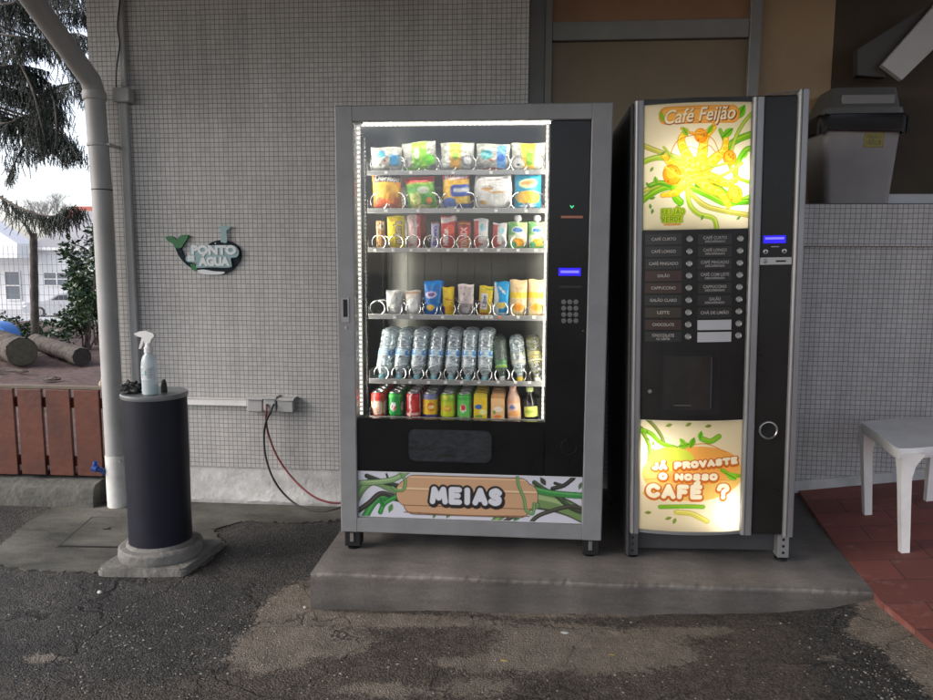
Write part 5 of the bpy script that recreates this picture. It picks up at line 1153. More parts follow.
link('poster', grid_mesh('poster', np.stack([-.711+(.2385+.711)*U, 0*U-.9685, .312+(.508-.312)*V_], -1), pa.out()), M['print'], pz)
# feet
for px in (353, 590):
    x_ = at(px, 545, -.95).x; ft = MB().box(x_-.032, x_+.036, -.965, -.90, .172, .2425, .003).build('foot_bracket', M['blackm'], VM)
    MB().lathe([(0, .1575), (.026, .1575), (.026, .166), (.012, .170), (.012, .19), (0, .19)], 20, c=(x_, -.935, 0)).build('foot', M['black'], ft, True)
    MB().box(x_-.008, x_+.008, -.970, -.9655, .195, .235, .001).build('bolt', M['silver'], ft)
    MB().lathe([(0, .1575), (.026, .1575), (.026, .166), (.012, .170), (.012, .253), (0, .253)], 20, c=(x_, -.25, 0)).build('foot', M['black'], VM, True)
# ------------------------------------------------------------------ trays
YS = -.862
rows = [(170.2, 175), (208.3, 213.3), (248, 252.5), (314.8, 319.8), (379.3, 384.3), (417, 421.5)]
xL, xR = at(368, 300, YS).x+.002, at(546.5, 300, YS).x
zr = []
for i, (a_, b_) in enumerate(rows):
    zt_ = at(457, a_+ (0.6 if i > 3 else 0), YS).z; zb_ = at(457, b_+(0.6 if i > 3 else 0), YS).z; zr.append(zt_)
    sh_ = MB().box(xL, xR, YS-.0045, YS, zb_, zt_, .001).build('shelf', M['shelf'], VM)
    MB().box(xL, xR, YS+.0003, -.30, zt_-.012, zt_-.009).build('tray', M['shelf'], sh_)
    MB().box(xL, xL+.0015, YS+.0005, -.30, zt_-.009, zt_+.035).box(xR-.0015, xR, YS+.0005, -.30, zt_-.009, zt_+.035).build('tray_side', M['shelf'], sh_)
def tagat(row, px, m='tagw'):
    a_, b_ = rows[row]; y_ = (a_+b_)/2+(.6 if row > 3 else 0); c = at(px, y_, YS-.005); MB().box(c.x-.0065, c.x+.0065, YS-.0062, YS-.0047, c.z-.0055, c.z+.0055, .0004).build('price_tag', M[m], VM)
for r_, ps in ((0, (386, 411, 453, 491, 527)), (1, (386, 418, 458, 496, 526)), (2, (375, 393, 411, 429, 448, 465.5, 481.5, 498.5, 518, 536)), (3, (394.5, 411.5, 442.5, 482, 486.5, 491, 500, 518, 534)), (4, (395, 410, 428.5, 445.5, 461.5, 479, 498, 515.5, 529.5))):
    for p in ps: tagat(r_, p, 'tago' if (r_ == 3 and p == 500) else 'tagw')
def divider(row, px):
    x_ = at(px, rows[row][0]-8, YS).x; MB().box(x_-.0008, x_+.0008, YS+.002, -.31, zr[row]-.0085, zr[row]+.030).build('divider', M['shelf'], VM)
for r_, ps in ((0, (403, 439.5, 475, 510)), (1, (403.5, 440.5, 474, 511)), (2, (387, 405.5, 423, 439, 455, 471.5, 489, 507, 527)), (3, (385.5, 404.5, 423, 440, 456.5, 474.5, 492, 509.5, 527)), (4, (391, 408.5, 425.5, 442, 459, 475.5, 492.5, 510, 528))):
    for p in ps: divider(r_, p)
_coil = {}
def coil(px, row, rad=.031, turns=8, pitch=.062):
    key = (rad, turns)
    if key not in _coil:
        P = []
        for k in range(turns*22+1):
            t = 2*PI*k/22; P.append((rad*math.sin(t), pitch*max(0, k/22-.8), -rad*math.cos(t)))
        m_ = MB().tube(P, .00145, 5).build('coil', M['wire'], None, True); _coil[key] = m_.data; bpy.data.objects.remove(m_)
    c = at(px, rows[row][0]-6, YS+.004); link('coil', _coil[key], None, VM, (c.x, YS+.003, zr[row]-.007+rad))
for p in (378.5, 396.5, 413, 431, 449, 467.5, 484, 502, 519, 536.5): coil(p, 0, .0345); coil(p+.5, 1, .036)
for p in (379, 396, 413, 431, 447.5, 463.5, 481.5, 499, 518, 536.5): coil(p, 2, .030)
for p in (377.5, 395, 413.5, 430, 448, 465.5, 483.5, 500.5, 518.5, 535.5): coil(p, 3, .0315)
for p in (381.5, 399, 416.5, 433.5, 451, 467.5, 484.5, 502, 519, 537): coil(p, 4, .031)
# ================================================================== goods
def bag_mesh(name, w, h, d, art, nu=34, nv=40, pinch=.05, crimp=.05, wr=.12, seed=0, top=1.0):
    r = np.random.default_rng(seed); u, v = np.meshgrid(np.linspace(0, 1, nu), np.linspace(0, 1, nv)); s_ = snoise(u*5+seed, v*6, seed+1, 3)-.5
    vc = np.clip((v-crimp)/(1-2*crimp), 0, 1)
    t = d*.5*(np.sin(PI*u)**.55)*(np.sin(PI*vc)**.5)*(1+wr*2.2*s_)+.0006
    xx = (u-.5)*w*(1-pinch*np.sin(PI*v)-(1-top)*v)*(1+.02*s_)
    zz = v*h*(1+.015*np.sin(u*7+seed))+.004*np.sin(u*PI*14)*(v > .97)*0
    f_ = np.stack([xx, -t, zz], -1); b_ = np.stack([xx, t*.9, zz], -1)[::-1]
    iu = (u*(art.w-1)).astype(int); iv = (v*(art.h-1)).astype(int); c = art.out()[iv, iu]
    return grid_mesh(name, np.concatenate([f_, b_]), np.concatenate([c, c[::-1]]))
def art(bg, w=68, h=80, asp=1.15): return Art(w, h, bg, 2, asp=asp)
ORD = ['leftmost', 'second', 'third', 'fourth', 'fifth', 'sixth', 'seventh', 'eighth', 'ninth', 'tenth']
ROWN = ['top shelf', 'second shelf', 'third shelf', 'fourth shelf', 'bottle shelf', 'lowest shelf']
def place(o, px0, px1, row, label, cat, y=-.838, grp=None, tilt=0, lean=0, yaw=0):
    c = at((px0+px1)/2, rows[row][0], y); o.location = (c.x, y, zr[row]-.0085)
    o.rotation_euler = (math.radians(lean), math.radians(tilt), math.radians(yaw)); return tag(o, label, cat, grp)
PXM = (at(458, 250, -.845).x-at(457, 250, -.845).x)
def bag(px0, px1, ytop, row, a_, label, cat, name='snack_bag', depth=.05, seed=1, y=-.838, tilt=0, lean=4, grp=None, **k):
    w = (px1-px0)*PXM; h = at(457, ytop, y).z-zr[row]+.0085
    o = link(name, bag_mesh(name, w, h, depth, a_, seed=seed, **k), M['pack']); return place(o, px0, px1, row, label, cat, y, grp, tilt, lean)
def copy_of(o, dy, label, dx=0):
    c = o.copy(); COL.objects.link(c); c.location = o.location+Vector((dx, dy, 0)); c['label'] = label
    for ch_ in o.children: d_ = ch_.copy(); COL.objects.link(d_); d_.parent = c
    return c
g1 = 'clear wrapped packs on the top shelf'
def clearpack(seed, *ops):
    a_ = art((168, 168, 158)); a_.noise(.35, 9, seed); r_ = random.Random(seed)
    for k in range(16): a_.stroke([(r_.random(), r_.random()), (r_.random(), r_.random()), (r_.random(), r_.random())], .012, r_.choice(((235, 235, 228), (110, 112, 108), (210, 208, 200))), al=.6)
    for f_ in ops: f_(a_)
    return a_
bag(371, 402.5, 147, 0, clearpack(1, lambda a: (a.ell(.35, .68, .14, .12, (70, 170, 190)), a.ell(.25, .62, .10, .09, (120, 200, 150)), a.ell(.38, .8, .10, .05, (50, 140, 200)), a.rrect(.64, .92, .28, .68, .06, (60, 150, 200)), a.ell(.5, .45, .05, .06, (190, 110, 90)), a.ell(.75, .2, .13, .06, (235, 235, 235)))),
    'clear crinkled pack with two blue patches, leftmost on the top shelf', 'snack bag', depth=.06, seed=3, grp=g1, wr=.25)
bag(404.5, 438.5, 142, 0, clearpack(2, lambda a: (a.rrect(.28, .72, .05, .98, .1, (150, 215, 60)), a.ell(.42, .62, .09, .2, (225, 235, 205)), a.ell(.78, .4, .17, .2, (110, 215, 30)), a.ell(.42, .3, .12, .14, (120, 190, 60)), a.ell(.12, .12, .18, .12, (140, 205, 60)))),
    'clear pack with bright green print, second on the top shelf', 'snack bag', depth=.06, seed=4, tilt=-5, grp=g1, wr=.25)
bag(441, 474.5, 143, 0, clearpack(3, lambda a: (a.poly([(.26, .95), (.62, .92), (.58, .12), (.3, .16)], (240, 180, 60)), a.ell(.45, .55, .10, .16, (150, 200, 50)), a.text('OREO', .45, .75, .12, (240, 240, 235), off=.02) if False else None, a.ell(.8, .4, .16, .22, (150, 150, 155)), a.ell(.8, .4, .11, .15, (215, 215, 215)), a.ell(.14, .35, .14, .22, (225, 225, 220)))),
    'clear pack with an orange and green centre strip, third on the top shelf', 'snack bag', depth=.06, seed=5, grp=g1, wr=.25)
bag(476, 509.5, 144.5, 0, clearpack(4, lambda a: (a.ell(.3, .6, .18, .2, (90, 170, 170)), a.ell(.38, .66, .09, .1, (50, 140, 160)), a.rrect(.62, .88, .15, .95, .08, (90, 150, 205)), a.ell(.72, .5, .12, .14, (40, 100, 190)), a.ell(.45, .42, .06, .05, (200, 110, 60)), a.ell(.5, .12, .3, .05, (180, 90, 80)))),
    'clear pack with teal star and blue stripe, fourth on the top shelf', 'snack bag', depth=.06, seed=6, tilt=1.5, grp=g1, wr=.25)
bag(511.5, 545, 144, 0, clearpack(5, lambda a: (a.poly([(.24, .96), (.70, .98), (.66, .1), (.36, .14)], (240, 200, 40)), a.rrect(.44, .64, .25, .75, .04, (130, 190, 30)), a.ell(.2, .3, .17, .2, (235, 235, 230)), a.ell(.2, .26, .05, .05, (60, 70, 60)), a.ell(.85, .7, .1, .15, (235, 230, 160)))),
    'clear pack with yellow and green label, rightmost on the top shelf', 'snack bag', depth=.06, seed=7, grp=g1, wr=.25)
g2 = 'crisp bags on the second shelf'
a = art((240, 150, 30)); a.rect(0, 1, .0, .12, (215, 80, 20)); a.rect(0, 1, .9, 1, (230, 130, 40)); a.ell(.5, .5, .42, .34, (250, 190, 40)); a.ell(.3, .2, .22, .2, (225, 95, 20)); a.ell(.72, .25, .2, .18, (230, 105, 25)); a.poly([(.2, .5), (.45, .62), (.38, .3)], (250, 210, 90)); a.poly([(.55, .45), (.85, .5), (.7, .2)], (245, 165, 40)); a.poly([(.05, .6), (.2, .95), (.28, .55)], (250, 185, 40)); a.rrect(.08, .93, .76, .97, .05, (70, 60, 50)); a.text('Doritos', .5, .865, .23, (245, 245, 240), off=.02, rot=-3, width=.8); a.noise(.15, 8, 1)
bag(373, 402.5, 174.3, 1, a, 'orange corn chip bag at the left end of the second shelf', 'snack bag', depth=.06, seed=11, grp=g2, top=1.03)
a = art((120, 190, 60)); a.rect(0, 1, .82, 1, (215, 50, 35)); a.rect(0, 1, .76, .82, (180, 205, 60)); a.ell(.3, .35, .2, .28, (205, 215, 120)); a.ell(.7, .3, .2, .22, (60, 160, 50)); a.ell(.75, .28, .1, .12, (235, 150, 40)); a.ell(.6, .6, .2, .12, (215, 225, 200)); a.ell(.25, .62, .16, .12, (90, 170, 60)); a.ell(.45, .12, .3, .07, (235, 225, 120)); a.text('CHEETOS', .5, .88, .12, (245, 200, 60), off=.02) if False else None; a.noise(.25, 9, 2)
bag(407.5, 438.5, 177, 1, a, 'green bag with red top, second on the second shelf', 'snack bag', depth=.06, seed=12, tilt=-6, grp=g2, pinch=.08)
a = art((240, 190, 50)); a.rect(0, 1, .8, 1, (205, 30, 45)); a.text('Ruffles', .5, .87, .24, (245, 240, 235), off=.03, width=.8, rot=4); a.rrect(.30, 1.0, .36, .66, .12, (30, 80, 185)); a.rrect(.4, .98, .48, .58, .05, (235, 240, 245)); a.rect(0, 1, 0, .18, (40, 70, 160)); a.ell(.25, .22, .26, .14, (80, 120, 200)); a.ell(.6, .26, .14, .10, (245, 200, 70)); a.ell(.85, .28, .12, .10, (245, 215, 90)); a.ell(.3, .08, .2, .05, (225, 230, 240)); a.noise(.18, 8, 3)
bag(443, 471.5, 172.5, 1, a, 'ridged crisp bag in red, yellow and blue, third on the second shelf', 'snack bag', depth=.06, seed=13, tilt=-2, grp=g2, top=.96)
a = art((236, 234, 228)); a.rect(0, 1, .86, .97, (205, 200, 195)); a.stroke([(.1, .85), (.5, .80), (.9, .84)], .02, (140, 110, 110)); a.ell(.34, .56, .14, .04, (230, 170, 80)); a.ell(.6, .48, .22, .03, (235, 180, 90)); a.text('Lífe', .38, .62, .16, (200, 150, 80), off=.01, shear=.3); a.ell(.24, .22, .10, .07, (230, 190, 110)); a.ell(.7, .25, .14, .12, (248, 246, 240)); a.noise(.12, 9, 4)
bag(476, 510, 173, 1, a, 'plain white snack bag with pale gold writing on the second shelf', 'snack bag', depth=.07, seed=14, grp=g2, pinch=-.10)
a = art((20, 165, 200)); a.ell(.5, .72, .34, .14, (215, 225, 170)); a.ell(.5, .74, .24, .07, (235, 160, 90)); a.ell(.5, .36, .44, .20, (245, 185, 40)); a.ell(.26, .34, .18, .15, (250, 205, 90)); a.ell(.74, .32, .18, .14, (240, 165, 30)); a.ell(.5, .13, .3, .04, (235, 240, 245)); a.noise(.12, 8, 5)
bag(514.5, 540.5, 174, 1, a, 'turquoise bag with yellow crisps printed on it, right end of the second shelf', 'snack bag', depth=.05, seed=15, grp=g2, pinch=.0)
g3 = 'bars and pouches on the third shelf'
def bar(px0, px1, yt, row, a_, label, cat='chocolate bar', behind=None, **k):
    k.setdefault('depth', .022); k.setdefault('nu', 20); k.setdefault('pinch', .04); k.setdefault('seed', int(px0))
    k.setdefault('y', -.842)
    o = bag(px0, px1, yt, row, a_, label, cat, name='snack_bar', **k)
    if behind: copy_of(o, .062, behind, .002)
    return o
def vtext(a_, t, c, size=.5, u=.5, v=.5, w=None, off=.03): a_.text(t, u, v, size, c, rot=90, off=off, width=w)
def sart(bg, w=34, h=68, asp=2.0): return Art(w, h, bg, 2, asp=asp)
a = sart((200, 150, 85)); a.ell(.5, .8, .5, .3, (225, 205, 170)); [a.ell(random.random(), random.random(), .09, .09, random.choice(((150, 95, 50), (235, 190, 110), (120, 80, 45)))) for k in range(30)]
bar(376.5, 385.5, 221, 2, a, 'narrow speckled cereal bar at the left end of the third shelf', 'cereal bar', grp=g3, depth=.018)
a = sart((240, 215, 10), asp=1.9); vtext(a, "m&m's", (95, 50, 25), .62, .62, .5, 1.25, .05); vtext(a, "m&m's", (230, 215, 190), .56, .62, .5, 1.18, .01); a.ell(.3, .86, .12, .06, (230, 150, 30)); a.rect(0, 1, 0, .04, (215, 190, 20)); a.noise(.1, 6, 2)
bar(387.5, 405.5, 216, 2, a, 'yellow chocolate candy bag with brown vertical letters on the third shelf', 'candy bag', grp=g3, depth=.03)
a = sart((225, 195, 190), asp=2); a.rect(.75, 1, 0, 1, (205, 60, 60)); a.ell(.4, .3, .3, .2, (240, 225, 215)); a.ell(.5, .7, .35, .14, (235, 210, 205)); a.stroke([(.2, .9), (.5, .75), (.4, .6)], .05, (110, 70, 60)); a.ell(.3, .14, .2, .06, (180, 120, 90)); a.noise(.22, 8, 6)
bar(407.5, 421, 215, 2, a, 'pale pink wafer bar with a red edge on the third shelf', grp=g3)
a = sart((190, 25, 25)); a.ell(.6, .55, .3, .25, (235, 70, 45)); a.noise(.2, 6, 3)
bag(417, 427, 213.5, 2, a, 'red packet peeking out behind the pale pink wafer bar', 'snack bag', name='snack_packet', y=-.775, depth=.02, seed=5, grp=g3, nu=20)
a = sart((190, 185, 215), asp=2.6); vtext(a, 'MILKA' if False else 'MARS', (50, 60, 150), .8, .5, .5, 1.9, .05) if False else vtext(a, 'Bueno', (50, 60, 150), .66, .5, .5, 1.8, .04); a.rect(0, 1, .93, 1, (150, 110, 90)); a.noise(.2, 6, 4)
bar(430.5, 439, 222, 2, a, 'thin lilac bar with blue vertical lettering on the third shelf', grp=g3, depth=.016, tilt=2)
a = sart((200, 20, 28), asp=2); a.ell(.65, .6, .28, .28, (235, 90, 40)); a.poly([(0, .92), (1, .98), (1, .84), (0, .76)], (235, 215, 210)); a.ell(.3, .3, .16, .2, (240, 215, 210)); vtext(a, 'KitKat', (245, 240, 235), .5, .35, .38, .95, .03); a.noise(.15, 6, 7)
bar(441, 455.5, 216, 2, a, 'red wafer bar with a slanting white top on the third shelf', grp=g3, behind='red wafer bar just behind the one with the slanting white top')
a = sart((150, 35, 25), asp=2); a.rect(0, 1, 0, .4, (215, 170, 120)); a.ell(.5, .9, .4, .06, (200, 140, 50)); vtext(a, 'TWIX', (225, 40, 30), .8, .5, .42, 1.5, .07); vtext(a, 'TWIX', (245, 235, 225), .66, .5, .42, 1.4, .0); a.noise(.15, 6, 8)
bar(457.5, 471, 221, 2, a, 'brown and cream caramel bar with red vertical letters on the third shelf', grp=g3)
def redwhite(seed):
    a = sart((225, 225, 222), asp=2); a.rect(0, .32, 0, 1, (200, 70, 70)); a.ell(.3, .22, .35, .2, (190, 70, 60)); a.ell(.62, .7, .2, .22, (160, 205, 215)); a.ell(.6, .28, .25, .14, (225, 200, 190)); a.rect(0, 1, .93, 1, (235, 232, 228)); a.noise(.2, 7, seed); return a
bar(473.5, 488, 218.5, 2, redwhite(2), 'white and red milk bar, taller of the pair on the third shelf', grp=g3, behind='white and red milk bar just behind the taller of the pair', seed=4, top=.98)
bar(492, 506, 223, 2, redwhite(5), 'white and red milk bar, shorter of the pair on the third shelf', grp=g3, seed=8, tilt=2)
def pouch(px0, px1, label, yt=222):
    a = Art(40, 52, (200, 225, 150), 2, asp=1.35); a.rect(0, 1, .0, .2, (110, 185, 90)); a.ell(.55, .42, .5, .3, (225, 232, 190)); a.ell(.2, .75, .35, .3, (120, 190, 110)); a.ell(.48, .70, .30, .15, (230, 235, 240)); a.ell(.48, .70, .26, .11, (70, 125, 190)); a.text('Blevit' if False else 'nestle' if False else '', .5, .7, .1, (255, 255, 255)); a.ell(.55, .28, .30, .2, (245, 170, 30)); a.ell(.25, .2, .18, .14, (90, 180, 120)); a.noise(.1, 6, 3)
    o = bag(px0, px1, yt, 2, a, label, 'fruit pouch', name='fruit_pouch', depth=.034, seed=int(px0), pinch=.03, grp=g3, lean=2, nu=24)
    h = at(457, yt, -.838).z-zr[2]
    MB().lathe([(0, h), (.006, h), (.006, h+.012), (.0145, h+.014), (.016, h+.028), (.011, h+.036), (0, h+.037)], 20).build('cap', M['white'], o, True); return o
p1_ = pouch(508, 527, 'green fruit pouch with white cap, left of the two on the third shelf'); pouch(528.5, 545, 'green fruit pouch with white cap, right of the two on the third shelf')
g4 = 'biscuit and candy packs on the fourth shelf'
a = sart((190, 190, 185), asp=1.2); a.noise(.4, 8, 3); [a.stroke([(random.random(), random.random()), (random.random(), random.random())], .03, (235, 235, 230), al=.7) for k in range(7)]
bar(386.5, 404, 290.5, 3, a, 'crumpled silver foil pack beside the empty coil on the fourth shelf', 'snack bag', depth=.04, grp=g4, pinch=0)
a = sart((215, 205, 195), asp=1.2); a.ell(.45, .42, .36, .36, (246, 246, 242)); a.rect(0, 1, .86, .93, (190, 150, 120)); a.noise(.15, 8, 4)
bar(405.5, 421.5, 290.5, 3, a, 'cream pack with a round white spot on the fourth shelf', 'snack bag', depth=.04, grp=g4, pinch=0)
a = sart((40, 120, 195), asp=1.7); a.rect(0, 1, .88, 1, (20, 130, 210)); a.ell(.4, .62, .32, .16, (215, 205, 225)); a.ell(.4, .62, .2, .1, (120, 80, 150)); a.ell(.36, .26, .24, .14, (240, 200, 80)); a.noise(.12, 7, 4)
bar(424.5, 442, 281, 3, a, 'blue biscuit pack with a purple and cream oval on the fourth shelf', 'biscuit pack', depth=.04, grp=g4, behind='blue biscuit pack just behind the front one on the fourth shelf', pinch=0)
a = sart((245, 210, 30), asp=2); a.rect(0, .2, 0, .35, (90, 60, 140)); a.ell(.6, .28, .32, .2, (245, 175, 20)); a.text('Cipi' if False else '', .5, .5, .2, (200, 80, 60)); a.stroke([(.25, .6), (.8, .55)], .08, (215, 110, 70)); a.noise(.08, 7, 4)
bar(442.5, 454.5, 287, 3, a, 'yellow packet with violet corner on the fourth shelf', 'snack bag', depth=.03, grp=g4)
a = sart((205, 190, 188), asp=1.7); a.rect(0, 1, 0, .42, (150, 140, 140)); a.ell(.5, .2, .2, .16, (200, 200, 200)); a.rect(0, 1, .93, 1, (235, 220, 215)); [a.ell(random.random(), .45+.45*random.random(), .04, .03, (120, 60, 60)) for k in range(8)]; a.noise(.2, 7, 6)
bar(458, 474, 284, 3, a, 'pinkish grey cookie pack with a silver lower half on the fourth shelf', 'biscuit pack', depth=.04, grp=g4)
a = sart((230, 200, 50), asp=1.9); a.rect(.15, .6, .25, .75, (235, 230, 225)); vtext(a, 'TUC' if False else 'Lion', (80, 90, 140), .4, .42, .5, .7, .02); a.ell(.45, .1, .32, .08, (190, 110, 50)); a.rect(0, .14, 0, .5, (120, 60, 30)); a.ell(.7, .9, .3, .05, (150, 170, 40)); a.noise(.14, 7, 7)
bar(477.5, 491.5, 285.5, 3, a, 'yellow wafer bar with white centre panel on the fourth shelf', 'snack bar', grp=g4, tilt=4)
a = sart((30, 150, 205), asp=1.9); a.poly([(0, 0), (.35, 0), (.3, .6), (.1, .95), (0, .95)], (225, 228, 225)); a.ell(.5, .34, .34, .17, (225, 205, 110)); a.ell(.6, .72, .12, .06, (230, 150, 140)); a.stroke([(.3, .85), (.7, .65)], .1, (215, 235, 240)); a.ell(.6, .1, .3, .05, (220, 235, 240)); a.noise(.12, 7, 8)
bar(493, 508.5, 281, 3, a, 'sky blue and white snack pack, third from the right on the fourth shelf', 'snack bag', depth=.03, grp=g4, tilt=2)
def beige(seed):
    a = sart((228, 200, 150), asp=1.9); a.rect(0, 1, .52, .66, (235, 200, 60)); a.ell(.55, .78, .18, .09, (215, 170, 130)); a.ell(.5, .28, .34, .19, (238, 165, 50)); a.ell(.5, .28, .2, .12, (225, 140, 40)); a.noise(.08, 6, seed); return a
bar(509.5, 526.5, 279.5, 3, beige(2), 'beige biscuit pack with orange circle, left of two on the fourth shelf', 'biscuit pack', depth=.035, grp=g4, behind='beige biscuit pack behind the left one of two on the fourth shelf', pinch=0)
bar(528, 544.5, 279, 3, beige(3), 'beige biscuit pack with orange circle, right of two on the fourth shelf', 'biscuit pack', depth=.035, grp=g4, behind='beige biscuit pack behind the right one of two on the fourth shelf', pinch=0)
# bottles standing on their caps, leaning back
def band(name, r, z0, z1, a_, par, m='card', off=0.0):
    nu, nv = 40, 10; t, v = np.meshgrid(np.linspace(0, 2*PI, nu, endpoint=False)+off, np.linspace(0, 1, nv))
    iu = ((np.arange(nu)/nu)*(a_.w-1)).astype(int)[None].repeat(nv, 0); iv = (v*(a_.h-1)).astype(int)
    P = np.stack([r*np.cos(t), r*np.sin(t), z0+(z1-z0)*v], -1); return link(name, grid_mesh(name, P, a_.out()[iv, iu], wrap=True), M[m], par)
lw = Art(80, 20, (150, 195, 215), 2, asp=.25); lw.rect(0, 1, .75, .9, (225, 235, 240)); lw.rect(0, 1, .1, .22, (225, 235, 240))
for k in range(4): lw.ell(.12+k*.25, .5, .055, .09, (30, 130, 205)); lw.ell(.02+k*.25, .5, .05, .05, (230, 240, 244)); lw.ell(.15+k*.25, .6, .02, .05, (215, 230, 240))
capb = mat('pale blue cap', (0.22, 0.50, 0.55), .4); capy = mat('yellow cap', (.75, .55, .03), .4); capw = mat('white cap', (.7, .7, .66), .4); capg = mat('pale green cap', (.55, .62, .25), .4)
def water_bottle(body, capm, lab, prof=None, label_z=(.100, .130), L_=.222, R=.0325):
    e_ = empty('drink_bottle')
    prof = prof or [(0.0, L_), (.020, L_), (R*.93, L_-.006), (R, L_-.022), (R*.95, L_-.035), (R, L_-.048), (R*.94, L_-.06), (R, L_-.074), (R*.97, .135), (R*.96, .098), (R, .09), (R*.93, .08), (R*.99, .068), (R*.85, .050), (R*.55, .031), (.0135, .022), (.0135, .012)]
    MB().lathe(prof, 26).build('bottle_body', body, e_, True, sharp=80)
    MB().lathe([(0, 0), (.0145, 0), (.0155, .003), (.0155, .017), (.0, .0172)], 20).build('cap', capm, e_, True)
    if lab is not None: band('label', R*1.005, label_z[0], label_z[1], lab, e_)
    return e_
def dup_tree(o):
    c = o.copy(); COL.objects.link(c)
    for k in ('label', 'category', 'group'):
        if k in o: c[k] = o[k]
    for ch_ in o.children: d_ = ch_.copy(); COL.objects.link(d_); d_.parent = c
    return c
wb = water_bottle(M['clear'], capb, lw); first = True
ONAMES = ['leftmost column', 'second column', 'third column', 'fourth column', 'fifth column', 'sixth column', 'seventh column']
DN = ['front', 'second', 'rearmost']
for i, px in enumerate((381.5, 398.8, 416.2, 433.2, 450.6, 467.6, 484.6)):
    for j in range(3):
        o = wb if first else dup_tree(wb); first = False
        c = at(px, 378, -.835); o.location = (c.x+.001*j, -.836+.075*j, zr[4]-.006); o.rotation_euler = (math.radians(-20+random.uniform(-1.5, 1.5)), random.uniform(-.02, .02), random.uniform(-.5, .5)+math.radians(20))
        o.rotation_euler = (math.radians(-17+random.uniform(-1.5, 1.5)), math.radians(6.5-.9*i)+random.uniform(-.015, .015), 0)
        tag(o, f'clear upside down water bottle, {DN[j]} one of the {ONAMES[i]} on the bottle shelf', 'bottle', 'water bottles on the bottle shelf')
lgn = Art(80, 26, (215, 225, 160), 2, asp=.33); lgn.rect(0, 1, 0, .25, (120, 170, 60)); lgn.rect(0, 1, .8, 1, (70, 150, 60)); [lgn.ell(.1+.2*k, .5, .06, .09, (235, 235, 220)) for k in range(5)]
lcl = Art(80, 26, (200, 200, 185), 2, asp=.33); lcl.rect(0, 1, .75, 1, (225, 220, 120)); [lcl.ell(.1+.2*k, .4, .06, .06, (150, 150, 140)) for k in range(5)]
lye = Art(80, 26, (240, 235, 200), 2, asp=.33); [lye.ell(.1+.2*k, .5, .06, .09, (235, 215, 60)) for k in range(5)]
for px, bm_, cm_, lb_, lz, nm in ((502.5, M['greenp'], capw, lgn, (.055, .095), 'green fizzy drink bottle'), (520.5, M['clear'], capy, lcl, (.075, .12), 'clear soda bottle with yellow cap'), (537.5, M['yellowp'], capw, lye, (.09, .13), 'yellow lemonade bottle with white cap')):
    o0 = water_bottle(bm_, cm_, lb_, [(0, .20), (.022, .20), (.030, .192), (.0325, .178), (.031, .15), (.0325, .13), (.032, .10), (.029, .075), (.022, .05), (.0145, .03), (.0135, .012)], lz, .2, .031)
    if lz[0] < .06:
        for ch_ in o0.children:
            if ch_.name.startswith('label'): ch_.scale = (.86, .86, 1)
    for j in range(2):
        o = o0 if j == 0 else dup_tree(o0); c = at(px, 379, -.835); o.location = (c.x-.0015*j, -.836+.075*j, zr[4]-.006); o.rotation_euler = (math.radians(-22), math.radians(-7), 0)
        tag(o, f'upside down {nm}, ' + ('at the front of its column' if j == 0 else 'behind the front one'), 'bottle', 'soft drink bottles on the bottle shelf')
# cans and cartons
def can(a_):
    e_ = empty('drink_can'); H = .113; R = .0325; nu, nv = 44, 22
    zz = np.concatenate([[0, .002, .007], np.linspace(.010, .098, nv-5), [.104, .108]]); rr_ = np.concatenate([[.024, .026, .0305], np.full(nv-5, R), [.0295, .0268]])
    t = np.linspace(0, 2*PI, nu, endpoint=False)+PI*1.5-.25*PI; v = zz/H
    P = np.stack([rr_[:, None]*np.cos(t)[None], rr_[:, None]*np.sin(t)[None], np.repeat(zz[:, None], nu, 1)], -1)
    c = a_.out(); iu = ((np.arange(nu)/nu*4 % 1)*(a_.w-1)).astype(int); iv = (np.clip(v, 0, 1)*(a_.h-1)).astype(int)
    link('can_body', grid_mesh('can_body', P, c[iv][:, iu], wrap=True), M['card'], e_)
    MB().lathe([(.0265, .108), (.0275, .1105), (.0265, .113), (.0250, .110), (.024, .107), (0, .107)], 28).build('lid', M['canmetal'], e_, True)
    return e_
def ca(bg): return Art(44, 60, bg, 2, asp=2.1)
A1 = ca((225, 60, 50)); A1.rrect(.08, .92, .1, .62, .2, (240, 215, 190)); A1.ell(.5, .3, .3, .25, (235, 180, 150)); A1.stroke([(.15, .12), (.4, .2), (.7, .1)], .06, (60, 30, 30))
A2 = ca((25, 160, 60)); A2.ell(.5, .42, .3, .32, (235, 240, 235)); A2.ell(.55, .4, .22, .22, (215, 50, 40)); A2.text('7', .5, .42, .7, (245, 245, 245), off=.05); A2.ell(.3, .85, .3, .14, (80, 200, 70)); A2.rect(0, 1, 0, .12, (15, 110, 45))
A3 = ca((205, 22, 28)); A3.stroke([(.3, .0), (.45, .3), (.35, .6), (.5, 1)], .16, (240, 235, 232)); A3.ell(.7, .5, .2, .5, (225, 70, 60)); A3.rect(0, 1, .1, .2, (235, 190, 180))
A4 = ca((240, 195, 25)); A4.rect(0, 1, .74, 1, (120, 125, 165)); A4.rect(0, 1, 0, .16, (70, 50, 130)); A4.ell(.5, .45, .34, .34, (220, 60, 30)); A4.ell(.5, .45, .26, .22, (245, 190, 40)); A4.text('Lipton', .5, .46, .24, (245, 235, 200), off=.03)
A5 = ca((205, 215, 30)); A5.rect(0, 1, .66, 1, (150, 190, 40)); A5.ell(.5, .4, .4, .2, (230, 120, 60)); A5.ell(.5, .42, .3, .12, (245, 215, 60)); A5.ell(.3, .82, .2, .2, (225, 220, 60)); A5.rect(0, 1, 0, .08, (60, 120, 40))
